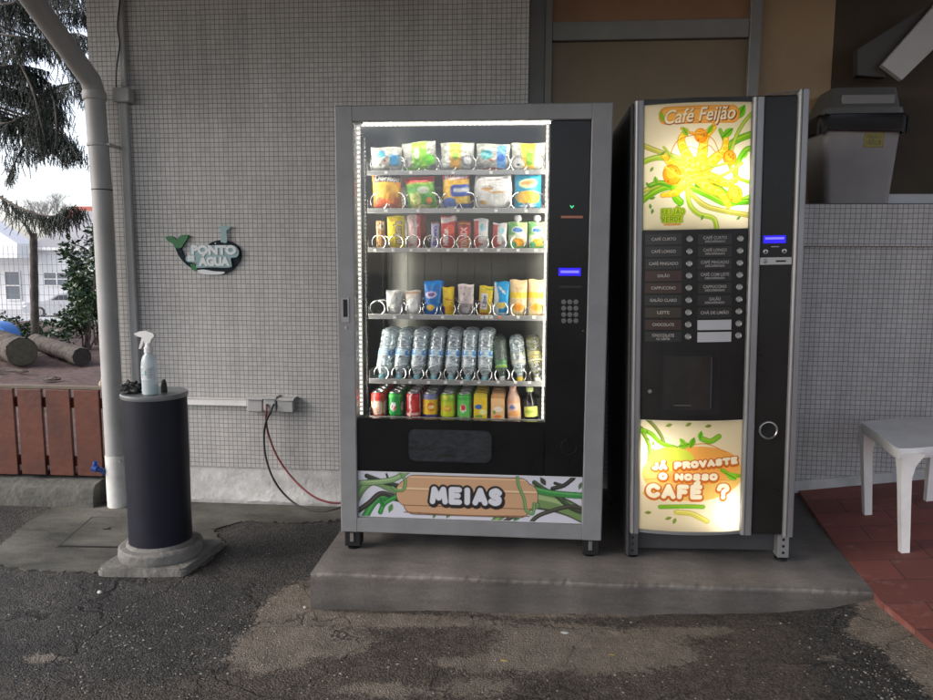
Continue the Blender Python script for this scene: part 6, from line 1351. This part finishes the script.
A6 = ca((95, 195, 80)); A6.rect(0, 1, .72, 1, (60, 170, 60)); A6.ell(.5, .42, .3, .32, (235, 235, 225)); A6.ell(.5, .45, .22, .24, (215, 40, 45)); A6.rect(0, 1, 0, .14, (140, 180, 110))
cans = [(379, A1, 'red and cream cola can'), (396, A2, 'green lemon soda can with a white spot'), (413.5, A3, 'bright red cola can with a white wave'), (430.5, A4, 'yellow iced tea can with violet top and foot'), (448, A5, 'yellow green can with orange oval'), (464.5, A6, 'light green apple drink can')]
DC = ['front', 'second', 'third', 'fourth']
for px, a_, nm in cans:
    c0_ = can(a_)
    for j in range(4):
        o = c0_ if j == 0 else dup_tree(c0_); c = at(px, 416, -.825); o.location = (c.x+.0008*j, -.826+.070*j, zr[5]-.0085); o.rotation_euler = (0, 0, random.uniform(-.25, .25))
        tag(o, f'{nm}, {DC[j]} from the glass in its row', 'can', 'drink cans on the lowest shelf')
def carton(a_, w=.058, d=.042, h=.112):
    e_ = empty('drink_carton'); U, Vq = np.meshgrid(np.linspace(0, 1, 36), np.linspace(0, 1, 60))
    MB().box(-w/2+.0008, w/2-.0008, -d/2+.0008, d/2-.0008, .0, h-.001, .002).build('carton_body', a_[1], e_)
    link('carton_front', grid_mesh('carton_front', np.stack([-w/2+w*U, -d/2+0*U, h*Vq], -1), a_[0].out()), M['card'], e_)
    MB().box(-w*.35, w*.35, -d*.25, d*.25, h-.0005, h+.004, .001).build('top_flap', a_[1], e_)
    return e_
C7 = Art(36, 60, (245, 205, 40), 2, asp=1.9); C7.rect(0, 1, .86, 1, (215, 190, 50)); C7.ell(.36, .5, .26, .18, (50, 110, 180)); C7.ell(.7, .3, .28, .2, (240, 235, 150)); C7.ell(.4, .14, .3, .1, (120, 170, 60)); C7.noise(.1, 6, 1)
C8 = Art(36, 60, (238, 190, 130), 2, asp=1.9); C8.rect(0, 1, .84, 1, (205, 150, 90)); C8.ell(.55, .42, .34, .2, (245, 225, 205)); C8.ell(.5, .14, .3, .12, (235, 130, 50)); C8.ell(.25, .3, .1, .16, (120, 160, 70)); C8.noise(.1, 6, 2)
for px, a_, mm, nm in ((480.5, C7, mat('yellow carton', (.62, .45, .05), .5), 'yellow juice carton with a blue spot'), (498, C8, mat('peach carton', (.60, .38, .20), .5), 'peach coloured juice carton')):
    c0_ = carton((a_, mm))
    for j in range(4):
        o = c0_ if j == 0 else dup_tree(c0_); c = at(px, 417, -.83); o.location = (c.x, -.832+.062*j, zr[5]-.0085); o.rotation_euler = (0, 0, random.uniform(-.05, .05))
        tag(o, f'{nm}, {DC[j]} from the glass in its row', 'carton', 'juice cartons on the lowest shelf')
lp = Art(60, 50, (240, 200, 170), 2, asp=.8); lp.ell(.7, .55, .08, .1, (90, 110, 180)); lp.ell(.3, .3, .2, .16, (235, 150, 80)); lp.ell(.75, .2, .2, .12, (235, 165, 90)); lp.rect(0, 1, .85, 1, (225, 170, 130)); lp.noise(.08, 6, 2)
def small_bottle(bm_, cm_, lb_, lz, prof, hc, R):
    e_ = empty('drink_bottle'); MB().lathe(prof, 26).build('bottle_body', bm_, e_, True, sharp=80)
    MB().lathe([(0, hc), (.0155, hc), (.016, hc+.016), (.013, hc+.019), (0, hc+.019)], 20).build('cap', cm_, e_, True); band('label', R*1.01, lz[0], lz[1], lb_, e_); return e_
peach = mat('peach bottle', (.66, .42, .30), .35); dark = mat('dark bottle', (.012, .012, .010), .12)
lk = Art(60, 40, (215, 220, 110), 2, asp=.6); lk.ell(.7, .5, .14, .1, (170, 185, 60)); lk.ell(.3, .4, .12, .12, (235, 235, 190))
for px, ar_, nm in ((514.5, (peach, mat('peach cap', (.55, .30, .20), .4), lp, (.012, .085), [(0, 0), (.026, 0), (.029, .005), (.029, .08), (.027, .095), (.018, .115), (.014, .125), (.014, .135)], .133, .029), 'peach coloured smoothie bottle'), (531.5, (dark, capg, lk, (.015, .060), [(0, 0), (.026, 0), (.029, .005), (.029, .07), (.026, .085), (.015, .105), (.013, .115), (.013, .125)], .122, .029), 'dark bottle with pale green label and cap')):
    o0 = small_bottle(*ar_)
    for j in range(2):
        o = o0 if j == 0 else dup_tree(o0); c = at(px, 417, -.83); o.location = (c.x-.001*j, -.832+.066*j, zr[5]-.0085); o.rotation_euler = (math.radians(-6), math.radians(-4), 0)
        tag(o, f'{nm}, ' + ('at the front of the lowest shelf' if j == 0 else 'behind the front one on the lowest shelf'), 'bottle', 'upright bottles on the lowest shelf')
# ================================================================== coffee machine (leans a little on the sloping slab)
CMl = Vector((.765, -.93, .165)); CMr = (0, math.radians(-1.17), 0)
CM = tag(empty('coffee_machine', CMl, CMr), 'dark coffee vending machine with two bright backlit printed panels', 'coffee machine')
MW = (Matrix.Translation(CMl) @ Matrix.Rotation(CMr[1], 4, 'Y')).inverted()
def lc(px, py, Yw=-.985):
    p = MW @ at(px, py, Yw); return p.x, p.z
xm, hw, bow = -.083, .206, .028
def yb(x): return -.052-bow*max(0.0, 1-((x-xm)/hw)**2)
def curved(name, m, x0, x1, z0, z1, off=0.0, th=.004, par=None, n=24, topcurve=0.0):
    mb = MB(); vs = []; fs = []
    for i in range(n+1):
        x = x0+(x1-x0)*i/n; y = yb(x)+off; vs += [(x, y, z0), (x, y, z1), (x, y+th, z1), (x, y+th, z0)]
    for i in range(n):
        for k in range(4): fs.append((i*4+k, i*4+(k+1) % 4, (i+1)*4+(k+1) % 4, (i+1)*4+k))
    fs += [(0, 1, 2, 3), (n*4+3, n*4+2, n*4+1, n*4)]
    return MB().add(vs, fs).build(name, m, par or CM, True, sharp=30)
MB().box(-.331, .331, .045, .76, .06, 1.866, .004).build('cabinet', M['vmbody'], CM)
xa, xb = -.286, .120
# aluminium profiles with a groove
def profile(x0, x1, z0, z1, yf_=-.066):
    w = x1-x0; P = [(x0, .04), (x0, yf_+.012), (x0+.004, yf_+.004), (x0+w*.22, yf_), (x0+w*.30, yf_), (x0+w*.32, yf_+.004), (x0+w*.38, yf_+.004), (x0+w*.40, yf_-.001), (x1-.007, yf_+.001), (x1-.002, yf_+.006), (x1, .04)]
    return MB().prism(P, z0, z1, 'z').build('aluminium_profile', M['alu'], CM)
profile(-.3235, xa-.0005, .126, 1.864); profile(xb+.0005, .168, .126, 1.864); profile(.289, .3325, .120, 1.887)
MB().box(-.335, -.3245, -.040, .044, .02, 1.860, .002).build('door_edge', M['vmbody'], CM)
curved('top_trim', M['blackglass'], xa, xb, 1.8495, 1.8665)
MB().box(xa, .331, -.045, .0445, 1.8668, 1.872, .002).build('top_cap', M['vmbody'], CM)
MB().tube([(.17, -.060, 1.872), (.25, -.062, 1.878), (.331, -.060, 1.889)], .0035, 8).build('top_edge', M['alu'], CM)
face = curved('front_panel', M['blackglass'], xa, xb, .6055, 1.3665)
# light boxes and printed translucent panels
def lightbox(z0, z1, tubes):
    mb = MB(); mb.box(xa, xb, .028, .040, z0, z1).box(xa, xa+.004, -.048, .0278, z0, z1).box(xb-.004, xb, -.048, .0278, z0, z1).box(xa+.0042, xb-.0042, -.050, .0278, z0, z0+.004).box(xa+.0042, xb-.0042, -.050, .0278, z1-.004, z1)
    lb = mb.build('light_box', M['lightbox'], CM)
    for x, za, zb_ , yt in tubes: MB().tube([(x, yt, za), (x, yt, zb_)], .011, 12).build('lamp_tube', M['tube'], lb, True)
lightbox(1.3675, 1.849, [(-.115, 1.50, 1.68, -.035), (.055, 1.45, 1.62, -.030)])
lightbox(.1405, .6045, [(.065, .165, .285, -.024), (-.215, .38, .52, -.025)])
def printed(name, a_, z0, z1, nu, nv):
    U, V_ = np.meshgrid(np.linspace(0, 1, nu), np.linspace(0, 1, nv)); X_ = xa+.001+(xb-xa-.002)*U
    Y_ = -.052-bow*np.maximum(0, 1-((X_-xm)/hw)**2)
    return link(name, grid_mesh(name, np.stack([X_, Y_, z0+(z1-z0)*V_], -1), a_.out()), M['backlit'], CM)
c_ = Art(230, 274, (242, 236, 222), 2, asp=.481/.406)
G1, G2, G3, G4 = (120, 190, 40), (80, 150, 30), (165, 205, 70), (150, 160, 80)
Yl, Or = (250, 205, 40), (245, 160, 40)
# bean stalks and leaves winding over the panel
c_.vine([(-.05, .70), (.10, .64), (.22, .60), (.34, .56), (.46, .50)], .040, (190, 190, 90), (130, 130, 60), (215, 215, 130))
c_.vine([(-.05, .54), (.12, .58), (.28, .55), (.40, .47)], .045, G3, (120, 140, 50), (200, 225, 110))
c_.vine([(1.05, .76), (.86, .70), (.74, .62), (.62, .52)], .055, G1, G2, G3, w2=.05)
c_.vine([(1.05, .95), (.93, .84), (.85, .72), (.80, .58)], .030, G3, (130, 140, 60), (205, 220, 110))
c_.vine([(1.05, .64), (.95, .62), (.87, .50), (.86, .38)], .045, G1, G2, G3)
c_.vine([(.70, .78), (.76, .66), (.80, .50), (.90, .40), (1.05, .36)], .030, G1, G2, G3)
c_.vine([(-.05, .22), (.16, .33), (.40, .34), (.60, .27), (.80, .20), (1.05, .26)], .050, G1, G2, G3)
c_.vine([(-.05, .30), (.20, .38), (.38, .33), (.55, .20), (.72, .15), (1.05, .10)], .042, (190, 190, 90), (140, 140, 70), (220, 215, 130))
c_.vine([(.50, .36), (.70, .32), (.86, .22), (1.05, .22)], .050, G2, (70, 110, 30), G1)
c_.vine([(.28, .36), (.30, .26), (.34, .22)], .060, (120, 205, 30), G2, G3)
c_.vine([(.40, .34), (.43, .20), (.52, .12), (.66, .08), (.70, -.05)], .040, G3, (150, 160, 60), (210, 225, 110))
c_.vine([(.06, .36), (.14, .38), (.24, .36)], .040, (90, 170, 50), G2, G3)
# an orange yellow bean pod mass in the middle (generic, no figure)
for P_ in ([(.50, .47), (.40, .58), (.34, .70), (.38, .78)], [(.52, .48), (.54, .62), (.56, .72), (.64, .80)], [(.54, .46), (.66, .56), (.74, .62), (.76, .72)], [(.50, .44), (.38, .47), (.26, .52), (.18, .60)], [(.52, .42), (.66, .40), (.78, .36), (.88, .40)], [(.50, .42), (.60, .33), (.72, .28), (.80, .18)], [(.48, .42), (.38, .38), (.30, .30), (.18, .28)]):
    c_.stroke(P_, .118, (205, 150, 40), w2=.05); c_.stroke(P_, .104, (250, 215, 60), w2=.038); C_ = catmull(P_, 4)
    for q in range(1, len(C_)-1, 2): c_.ell(C_[q][0], C_[q][1], .040-.0016*q, .036-.0014*q, (254, 238, 120)); c_.ell(C_[q][0]+.006, C_[q][1]-.006, .026, .02, (246, 200, 50))
for u, v, s_ in ((.26, .44, .085), (.80, .56, .065), (.86, .28, .075), (.52, .74, .06)):
    c_.ell(u, v, s_, s_*1.15, (225, 120, 30), 20); c_.ell(u, v, s_*.88, s_*1.02, Or, 20); c_.ell(u-.01, v+.015, s_*.55, s_*.65, (252, 190, 60), 20)
    for q in range(5): c_.ell(u+s_*.5*math.cos(q*1.9), v+s_*.6*math.sin(q*2.3), .010, .012, (205, 110, 30))
for P_ in ([(.22, .55), (.30, .70), (.46, .745), (.62, .72), (.70, .60)], [(.26, .50), (.34, .46), (.50, .45), (.66, .50)], [(.33, .62), (.42, .655), (.50, .63)], [(.53, .63), (.60, .66), (.66, .61)], [(.35, .36), (.52, .40), (.72, .36), (.84, .28)]): c_.stroke(P_, .008, (205, 140, 40))
c_.vine([(.34, .80), (.44, .76), (.56, .77), (.66, .84)], .022, (240, 165, 60), (215, 120, 40), (250, 205, 100)); c_.leaf(.40, .74, .10, 120, (150, 200, 60), G2); c_.leaf(.58, .75, .10, 60, (150, 200, 60), G2)
c_.vine([(.18, .66), (.30, .56), (.44, .58), (.60, .50), (.78, .52)], .018, (150, 190, 60), (120, 140, 50), (205, 225, 110))
c_.vine([(.30, .33), (.50, .40), (.72, .42), (.92, .52)], .026, G3, (150, 160, 60), (215, 225, 110))
c_.vine([(.20, .50), (.34, .42), (.52, .44)], .022, (225, 200, 60), (190, 150, 40), (250, 230, 110))
c_.leaf(.86, .86, .16, 62, (110, 200, 40), (70, 140, 30)); c_.leaf(.72, .72, .14, 40, (120, 200, 50), (70, 140, 30)); c_.leaf(.90, .55, .12, 50, (120, 200, 50), (70, 140, 30)); c_.leaf(.12, .36, .09, 100, (130, 190, 60), (80, 140, 40))
for u, v, an in ((.06, .47, 60), (.05, .35, 120), (.07, .17, 100), (.15, .60, 30), (.54, .07, 70), (.88, .07, 40), (.08, .13, 80), (.06, .25, 20)): c_.leaf(u, v, .055, an, (120, 165, 80), (80, 120, 60))
c_.rrect(.13, .885, .835, .975, .075, (235, 160, 75)); c_.rrect(.15, .87, .845, .965, .068, (247, 190, 105)); c_.stroke([(.2, .93), (.5, .95), (.82, .94)], .010, (235, 160, 80)); c_.stroke([(.2, .87), (.5, .86), (.82, .87)], .010, (235, 160, 80)); c_.ell(.16, .90, .02, .05, (150, 190, 60), 20)
c_.text('Café Feijão', .505, .895, .185, (150, 85, 50), rot=3, off=.03, shear=.32, width=.68); c_.text('Café Feijão', .50, .900, .178, (250, 246, 240), rot=3, off=.012, shear=.32, width=.66)
for th, cl in ((.036, (105, 135, 40)), (.026, (185, 210, 65)), (.009, (110, 150, 40))): c_.letters('FEIJÃO', .275, .145, .042, .20, th, cl); c_.letters('VERDE', .265, .085, .042, .18, th, cl)
c_.rrect(.19, .35, .035, .052, .008, (230, 170, 90))
printed('backlit_panel', c_, 1.3685, 1.848, 230, 274)
d_ = Art(230, 260, (243, 234, 216), 2, asp=.463/.406)
d_.vine([(-.05, .98), (.04, .86), (.09, .74), (.08, .56)], .030, (110, 150, 50), (70, 100, 40), G3); d_.vine([(.0, 1.05), (.12, .96), (.20, .86), (.23, .78)], .028, (120, 140, 70), (80, 90, 50), (170, 180, 110)); d_.vine([(-.02, .92), (.10, .88), (.20, .80), (.34, .76)], .036, G1, G2, G3)
for k in range(6): d_.leaf(.03+.03*k, .92-.05*k, .05, 150-70*(k % 2), (120, 170, 60), (80, 120, 40))
d_.ell(.52, .52, .50, .27, (238, 200, 120)); d_.ell(.54, .60, .44, .20, (245, 180, 100)); d_.stroke([(.30, .72), (.6, .80), (.84, .72)], .010, (225, 150, 80)); d_.stroke([(.05, .46), (.4, .50), (.95, .46)], .008, (225, 160, 90)); d_.ell(.30, .66, .22, .12, (210, 225, 90)); d_.ell(.20, .34, .17, .06, (225, 215, 120))
d_.vine([(.60, .84), (.68, .82), (.76, .86)], .046, (130, 205, 60), G2, G3); d_.leaf(.57, .83, .10, 80, (110, 200, 50), G2)
d_.leaf(.36, .77, .13, 15, (130, 200, 60), G2); d_.leaf(.48, .76, .12, 70, (120, 190, 50), G2); d_.leaf(.44, .78, .10, 130, (150, 210, 70), G2)
d_.vine([(.80, .56), (.88, .52), (.98, .50)], .03, G1, G2, G3); d_.leaf(.84, .53, .14, -30, (130, 210, 60), G2)
d_.vine([(.20, .22), (.35, .23), (.50, .235), (.62, .23)], .036, (130, 205, 60), G2, G3); d_.vine([(.36, .18), (.50, .17), (.60, .13), (.66, .10)], .045, (225, 220, 110), (190, 180, 90), (240, 235, 150))
for u, v, an in ((.24, .95, 20), (.43, .955, 30), (.62, .95, 10), (.05, .155, 10), (.25, .11, 20), (.33, .07, 70)): d_.leaf(u, v, .07, an, (150, 175, 80), (110, 130, 60))
for ad, c1_, dy in ((.036, (205, 112, 48), -.007), (0, (252, 248, 240), 0)):
    d_.letters('JÁ PROVASTE', .535, .615+dy, .048, .82, .030+ad, c1_, rot=4.5, gap=.5); d_.letters('O NOSSO', .47, .500+dy, .046, .55, .030+ad, c1_, gap=.5)
    d_.letters('CAFÉ', .335, .365+dy, .105, .50, .048+ad, c1_, gap=.5); d_.letters('?', .82, .365+dy, .115, .09, .044+ad, c1_)
printed('backlit_panel', d_, .142, .6035, 230, 260)
# selection plates and buttons
def curved_plate(name, m, px0, px1, py0, py1, off=-.0015, par=None):
    x0, z1 = lc(px0, py0); x1, z0 = lc(px1, py1); return curved(name, m, x0, x1, z0, z1, off, .0012, par, 6), (x0+x1)/2, (z0+z1)/2
platem = [mat('dark menu plate', (.016, .0165, .0145), .35), mat('brown menu plate', (.040, .017, .011), .35), mat('olive menu plate', (.032, .025, .013), .35)]
white_pl = mat('blank white menu plate', (.50, .50, .50), .4); txtm = mat('menu lettering', (.38, .36, .32), .5)
ys_ = [239.6, 251.8, 263.9, 276, 288.1, 300.3, 312.5, 324.6, 336.6]
Ln = [('CAFÉ CURTO', 0), ('CAFÉ LONGO', 0), ('CAFÉ PINGADO', 0), ('GALÃO', 1), ('CAPPUCCINO', 1), ('GALÃO CLARO', 0), ('LEITE', 2), ('CHOCOLATE', 1), ('CHOCOLATE|C/ LEITE', 0)]
Rn = ['CAFÉ CURTO|DESCAFEINADO', 'CAFÉ LONGO|DESCAFEINADO', 'CAFÉ PINGADO|DESCAFEINADO', 'CAFÉ COM LEITE|DESCAFEINADO', 'CAPPUCCINO|DESCAFEINADO', 'GALÃO|DESCAFEINADO', 'CHÁ DE LIMÃO', None, None]
def menu_text(t, pl, x, z, wmax):
    ls = t.split('|')
    for k, s_ in enumerate(ls):
        sz = .0165 if k == 0 else .0115; w_ = min(wmax, len(s_)*sz*.56); zz = z if len(ls) == 1 else z+(.0055 if k == 0 else -.0085)
        me = text_mesh(s_, sz, .0003, extrude=.0003); X_ = [v.co.x for v in me.vertices]; kx = w_/(max(X_)-min(X_))
        for v in me.vertices: q_ = x+v.co.x*kx; v.co = (q_, yb(q_)-.0016-.0012-v.co.z, zz+v.co.y)
        link('menu_lettering', me, txtm, pl)
butm = mat('grey push button', (.34, .335, .31), .32, .4)
def button(px, py, r=.0125):
    x, z = lc(px, py, -1.0); y = yb(x); T_ = Matrix.Translation((x, y-.0005, z)) @ Matrix.Rotation(PI/2, 4, 'X')
    bt_ = MB().lathe([(0, 0), (r, 0), (r, .004), (r*.86, .006), (r*.72, .0045), (0, .0042)], 22, M=T_).build('button', butm, CM, True)
    MB().lathe([(r*1.02, 0), (r*1.22, 0), (r*1.18, .0018), (r*1.02, .0018)], 22, M=T_).build('button_ring', M['blackm'], bt_, True)
for k, y_ in enumerate(ys_):
    sh_ = -.35*k/8*2
    pl, x, z = curved_plate('menu_plate', platem[Ln[k][1]], 645.5+sh_, 680.5+sh_, y_-4.9, y_+4.7); menu_text(Ln[k][0], pl, x, z, .112)
    m_ = white_pl if Rn[k] is None else platem[0]
    pl, x, z = curved_plate('menu_plate', m_, 696.5+sh_*.7, 730.8+sh_*.7, y_-4.9, y_+4.7)
    if Rn[k] is None: tag(pl, 'blank white menu plate')
    else: menu_text(Rn[k], pl, x, z, .112)
    button(689.0+sh_*2.2, y_-.3); button(740.8+sh_*2.6, y_-1.0)
# dispensing hatch
x0, z1 = lc(663, 355.5); x1, z0 = lc(710, 409)
hm = mat('smoked hatch', (.026, .0235, .021), .22, spec=.5, var=.3, vscale=14)
hf = curved('hatch_frame', M['blackm'], x0-.012, x1+.035, z0-.02, z1+.018, -.0022, .002)
curved('hatch_window', hm, x0, x1, z0, z1, -.0045, .002, hf); curved('hatch_rim', M['vmbody'], x1-.007, x1-.002, z0+.01, z1-.008, -.0060, .0012, hf, 2)
mb = MB(); xa_, za_ = lc(672, 404.5); xb_, zb_ = lc(690, 403); mb.box(xa_, xb_, yb(xa_)-.009, yb(xa_)-.006, za_, za_+.003, .001).build('hatch_lip', M['silver'], hf)
x, z = lc(649.5, 391); MB().lathe([(0, 0), (.008, 0), (.0075, .003), (.004, .003), (.0035, .001), (0, .001)], 18, M=Matrix.Translation((x, yb(x)-.0005, z)) @ Matrix.Rotation(PI/2, 4, 'X')).build('lock', M['silver'], CM, True)
# payment column
col_ = MB().box(.1685, .2885, -.056, .0445, .128, 1.866, .002).build('payment_column', M['blackglass'], CM)
def cbox(name, m, p0, p1, q0, q1, d, par=col_, bv=.0008, base=-.0563):
    xa_, za_ = lc(p0, q1); xb_, zb_ = lc(p1, q0); return MB().box(xa_, xb_, base-d, base, za_, zb_, bv).build(name, m, par)
dsp = cbox('display', M['lcd'], 763, 786, 235.2, 243.5, .001)
cbox('display_characters', M['lcdt'], 765, 784, 237.2, 239.6, .0003, dsp, .0, -.0575)
for px, py in ((765.3, 251.8), (784, 251.2)):
    x, z = lc(px, py); T_ = Matrix.Translation((x, -.0562, z)) @ Matrix.Rotation(PI/2, 4, 'X'); q_ = MB().lathe([(0, 0), (.0095, 0), (.0095, .003), (.006, .004), (0, .0035)], 20, M=T_).build('round_button', M['silver'], CM, True)
    MB().lathe([(0, .0036), (.004, .0037), (.004, .0045), (0, .0045)], 14, M=T_).build('button_centre', M['blackm'], q_, True)
cbox('indicator_mark', M['silver'], 771, 779, 246.2, 247.2, .0008)
cp = cbox('coin_plate', M['silver'], 759.5, 791.5, 257, 265, .0035)
cbox('coin_slot', M['blackm'], 775.5, 785.5, 260.2, 262.0, .0004, cp, .0, -.0599)
x, z = lc(765, 261); MB().lathe([(0, 0), (.0085, 0), (.0085, .002), (.006, .003), (0, .003)], 20, M=Matrix.Translation((x, -.0598, z)) @ Matrix.Rotation(PI/2, 4, 'X')).build('return_button', M['alu'], cp, True)
x, z = lc(768, 430); T_ = Matrix.Translation((x, -.0562, z)) @ Matrix.Rotation(PI/2, 4, 'X')
rg = MB().lathe([(.0300, 0), (.0300, .006), (.0325, .0085), (.0358, .0080), (.0375, .005), (.0375, 0)], 48, M=T_).build('coin_return_ring', M['silver'], CM, True)
MB().lathe([(0, .0), (.0298, .0), (.0290, .0012), (0, -.006+.0065)], 40, M=T_).build('coin_return_cup', M['blackm'], rg, True)
# base
MB().box(-.30, .30, .02, .0445, .03, .1195, .002).build('kick_panel', M['vmbody'], CM)
cbx = curved('lower_trim', M['alu'], xa, xb, .128, .1400)
for s_ in (-1, 1):
    xo = -.331 if s_ < 0 else .283
    ft = MB().box(xo, xo+.045, -.030, .03, .018, .118, .002).build('foot_bracket', M['vmbody'] if s_ < 0 else M['alu'], CM)
    mb = MB()
    for k in range(3): T_ = Matrix.Translation((xo+.022, -.0302, .04+k*.028)) @ Matrix.Rotation(PI/2, 4, 'X'); mb.lathe([(0, 0), (.006, 0), (.006, .0004), (0, .0004)], 14, M=T_)
    mb.build('bracket_holes', M['blackm'], ft)
    MB().lathe([(0, .0), (.026, .0), (.026, .008), (.010, .011), (.010, .06), (0, .06)], 18, c=(xo+.022, .0, 0.001)).build('foot', M['blackm'], CM, True)
    MB().lathe([(0, .0), (.026, .0), (.026, .008), (.010, .011), (.010, .06), (0, .06)], 18, c=(xo+.022, .68, 0.001)).build('foot', M['blackm'], CM, True)
# ================================================================== put every group's Empty at the base of its thing
bpy.context.view_layer.update()
for o in [o for o in COL.objects if o.parent is None and o.type == 'EMPTY' and o.location.length < 1e-6 and o.children]:
    mn = Vector((1e9,)*3); mx = -mn
    for c in o.children_recursive:
        if c.type != 'MESH': continue
        for q in c.bound_box:
            w = c.matrix_world @ Vector(q); mn = Vector(map(min, mn, w)); mx = Vector(map(max, mx, w))
    base = Vector(((mn.x+mx.x)/2, (mn.y+mx.y)/2, mn.z)); o.location = base
    for c in o.children: c.location = c.location-base
# ================================================================== camera, light, world
cd = bpy.data.cameras.new('camera'); cam = bpy.data.objects.new('camera', cd); COL.objects.link(cam)
cd.sensor_fit = 'HORIZONTAL'; cd.sensor_width = 36; cd.lens = 36*FPX/933.0; cd.clip_start = .05; cd.clip_end = 2000
cam.matrix_world = Matrix(((RT[0], UP[0], -FW[0], CAM[0]), (RT[1], UP[1], -FW[1], CAM[1]), (RT[2], UP[2], -FW[2], CAM[2]), (0, 0, 0, 1)))
sc.camera = cam
SUN_EL, SUN_AZ = 35.0, 245.0      # compass-like azimuth: 180 is behind the camera, more than 180 turns to the left
el, az = math.radians(SUN_EL), math.radians(SUN_AZ)
sd = Vector((math.sin(az)*math.cos(el), math.cos(az)*math.cos(el), math.sin(el)))
ld_ = bpy.data.lights.new('sun', 'SUN'); ld_.energy = SUN_E; ld_.angle = math.radians(40); ld_.color = (1.0, .97, .93)
so = bpy.data.objects.new('sun', ld_); COL.objects.link(so); so.rotation_euler = sd.to_track_quat('Z', 'Y').to_euler(); so.location = (-3, -6, 6)
w = bpy.data.worlds.new('World'); sc.world = w; w.use_nodes = True; nt = w.node_tree
sky = nt.nodes.new('ShaderNodeTexSky'); sky.sky_type = 'NISHITA'; sky.sun_disc = False; sky.sun_elevation = el; sky.sun_rotation = az
sky.air_density = 1.0; sky.dust_density = 2.6; sky.ozone_density = 1.5; sky.altitude = 0
hs_ = nt.nodes.new('ShaderNodeHueSaturation'); hs_.inputs['Saturation'].default_value = .50; nt.links.new(sky.outputs[0], hs_.inputs['Color']); tn_ = nt.nodes.new('ShaderNodeVectorMath'); tn_.operation = 'MULTIPLY'; tn_.inputs[1].default_value = (1.005, .985, 1.02); nt.links.new(hs_.outputs[0], tn_.inputs[0]); nt.links.new(tn_.outputs[0], nt.nodes['Background'].inputs[0]); nt.nodes['Background'].inputs[1].default_value = SKY_S
sc.view_settings.view_transform = 'Standard'; sc.view_settings.look = 'None'; sc.view_settings.exposure = EXPO; sc.view_settings.gamma = 1; sc.view_settings.use_curve_mapping = False
sc.render.engine = 'CYCLES'; cy = sc.cycles
cy.use_denoising = True; cy.denoiser = 'OPENIMAGEDENOISE'; cy.max_bounces = 10; cy.diffuse_bounces = 4; cy.glossy_bounces = 4; cy.transmission_bounces = 8; cy.transparent_max_bounces = 32
cy.sample_clamp_indirect = 6.0; cy.caustics_reflective = False; cy.caustics_refractive = False; cy.use_light_tree = True
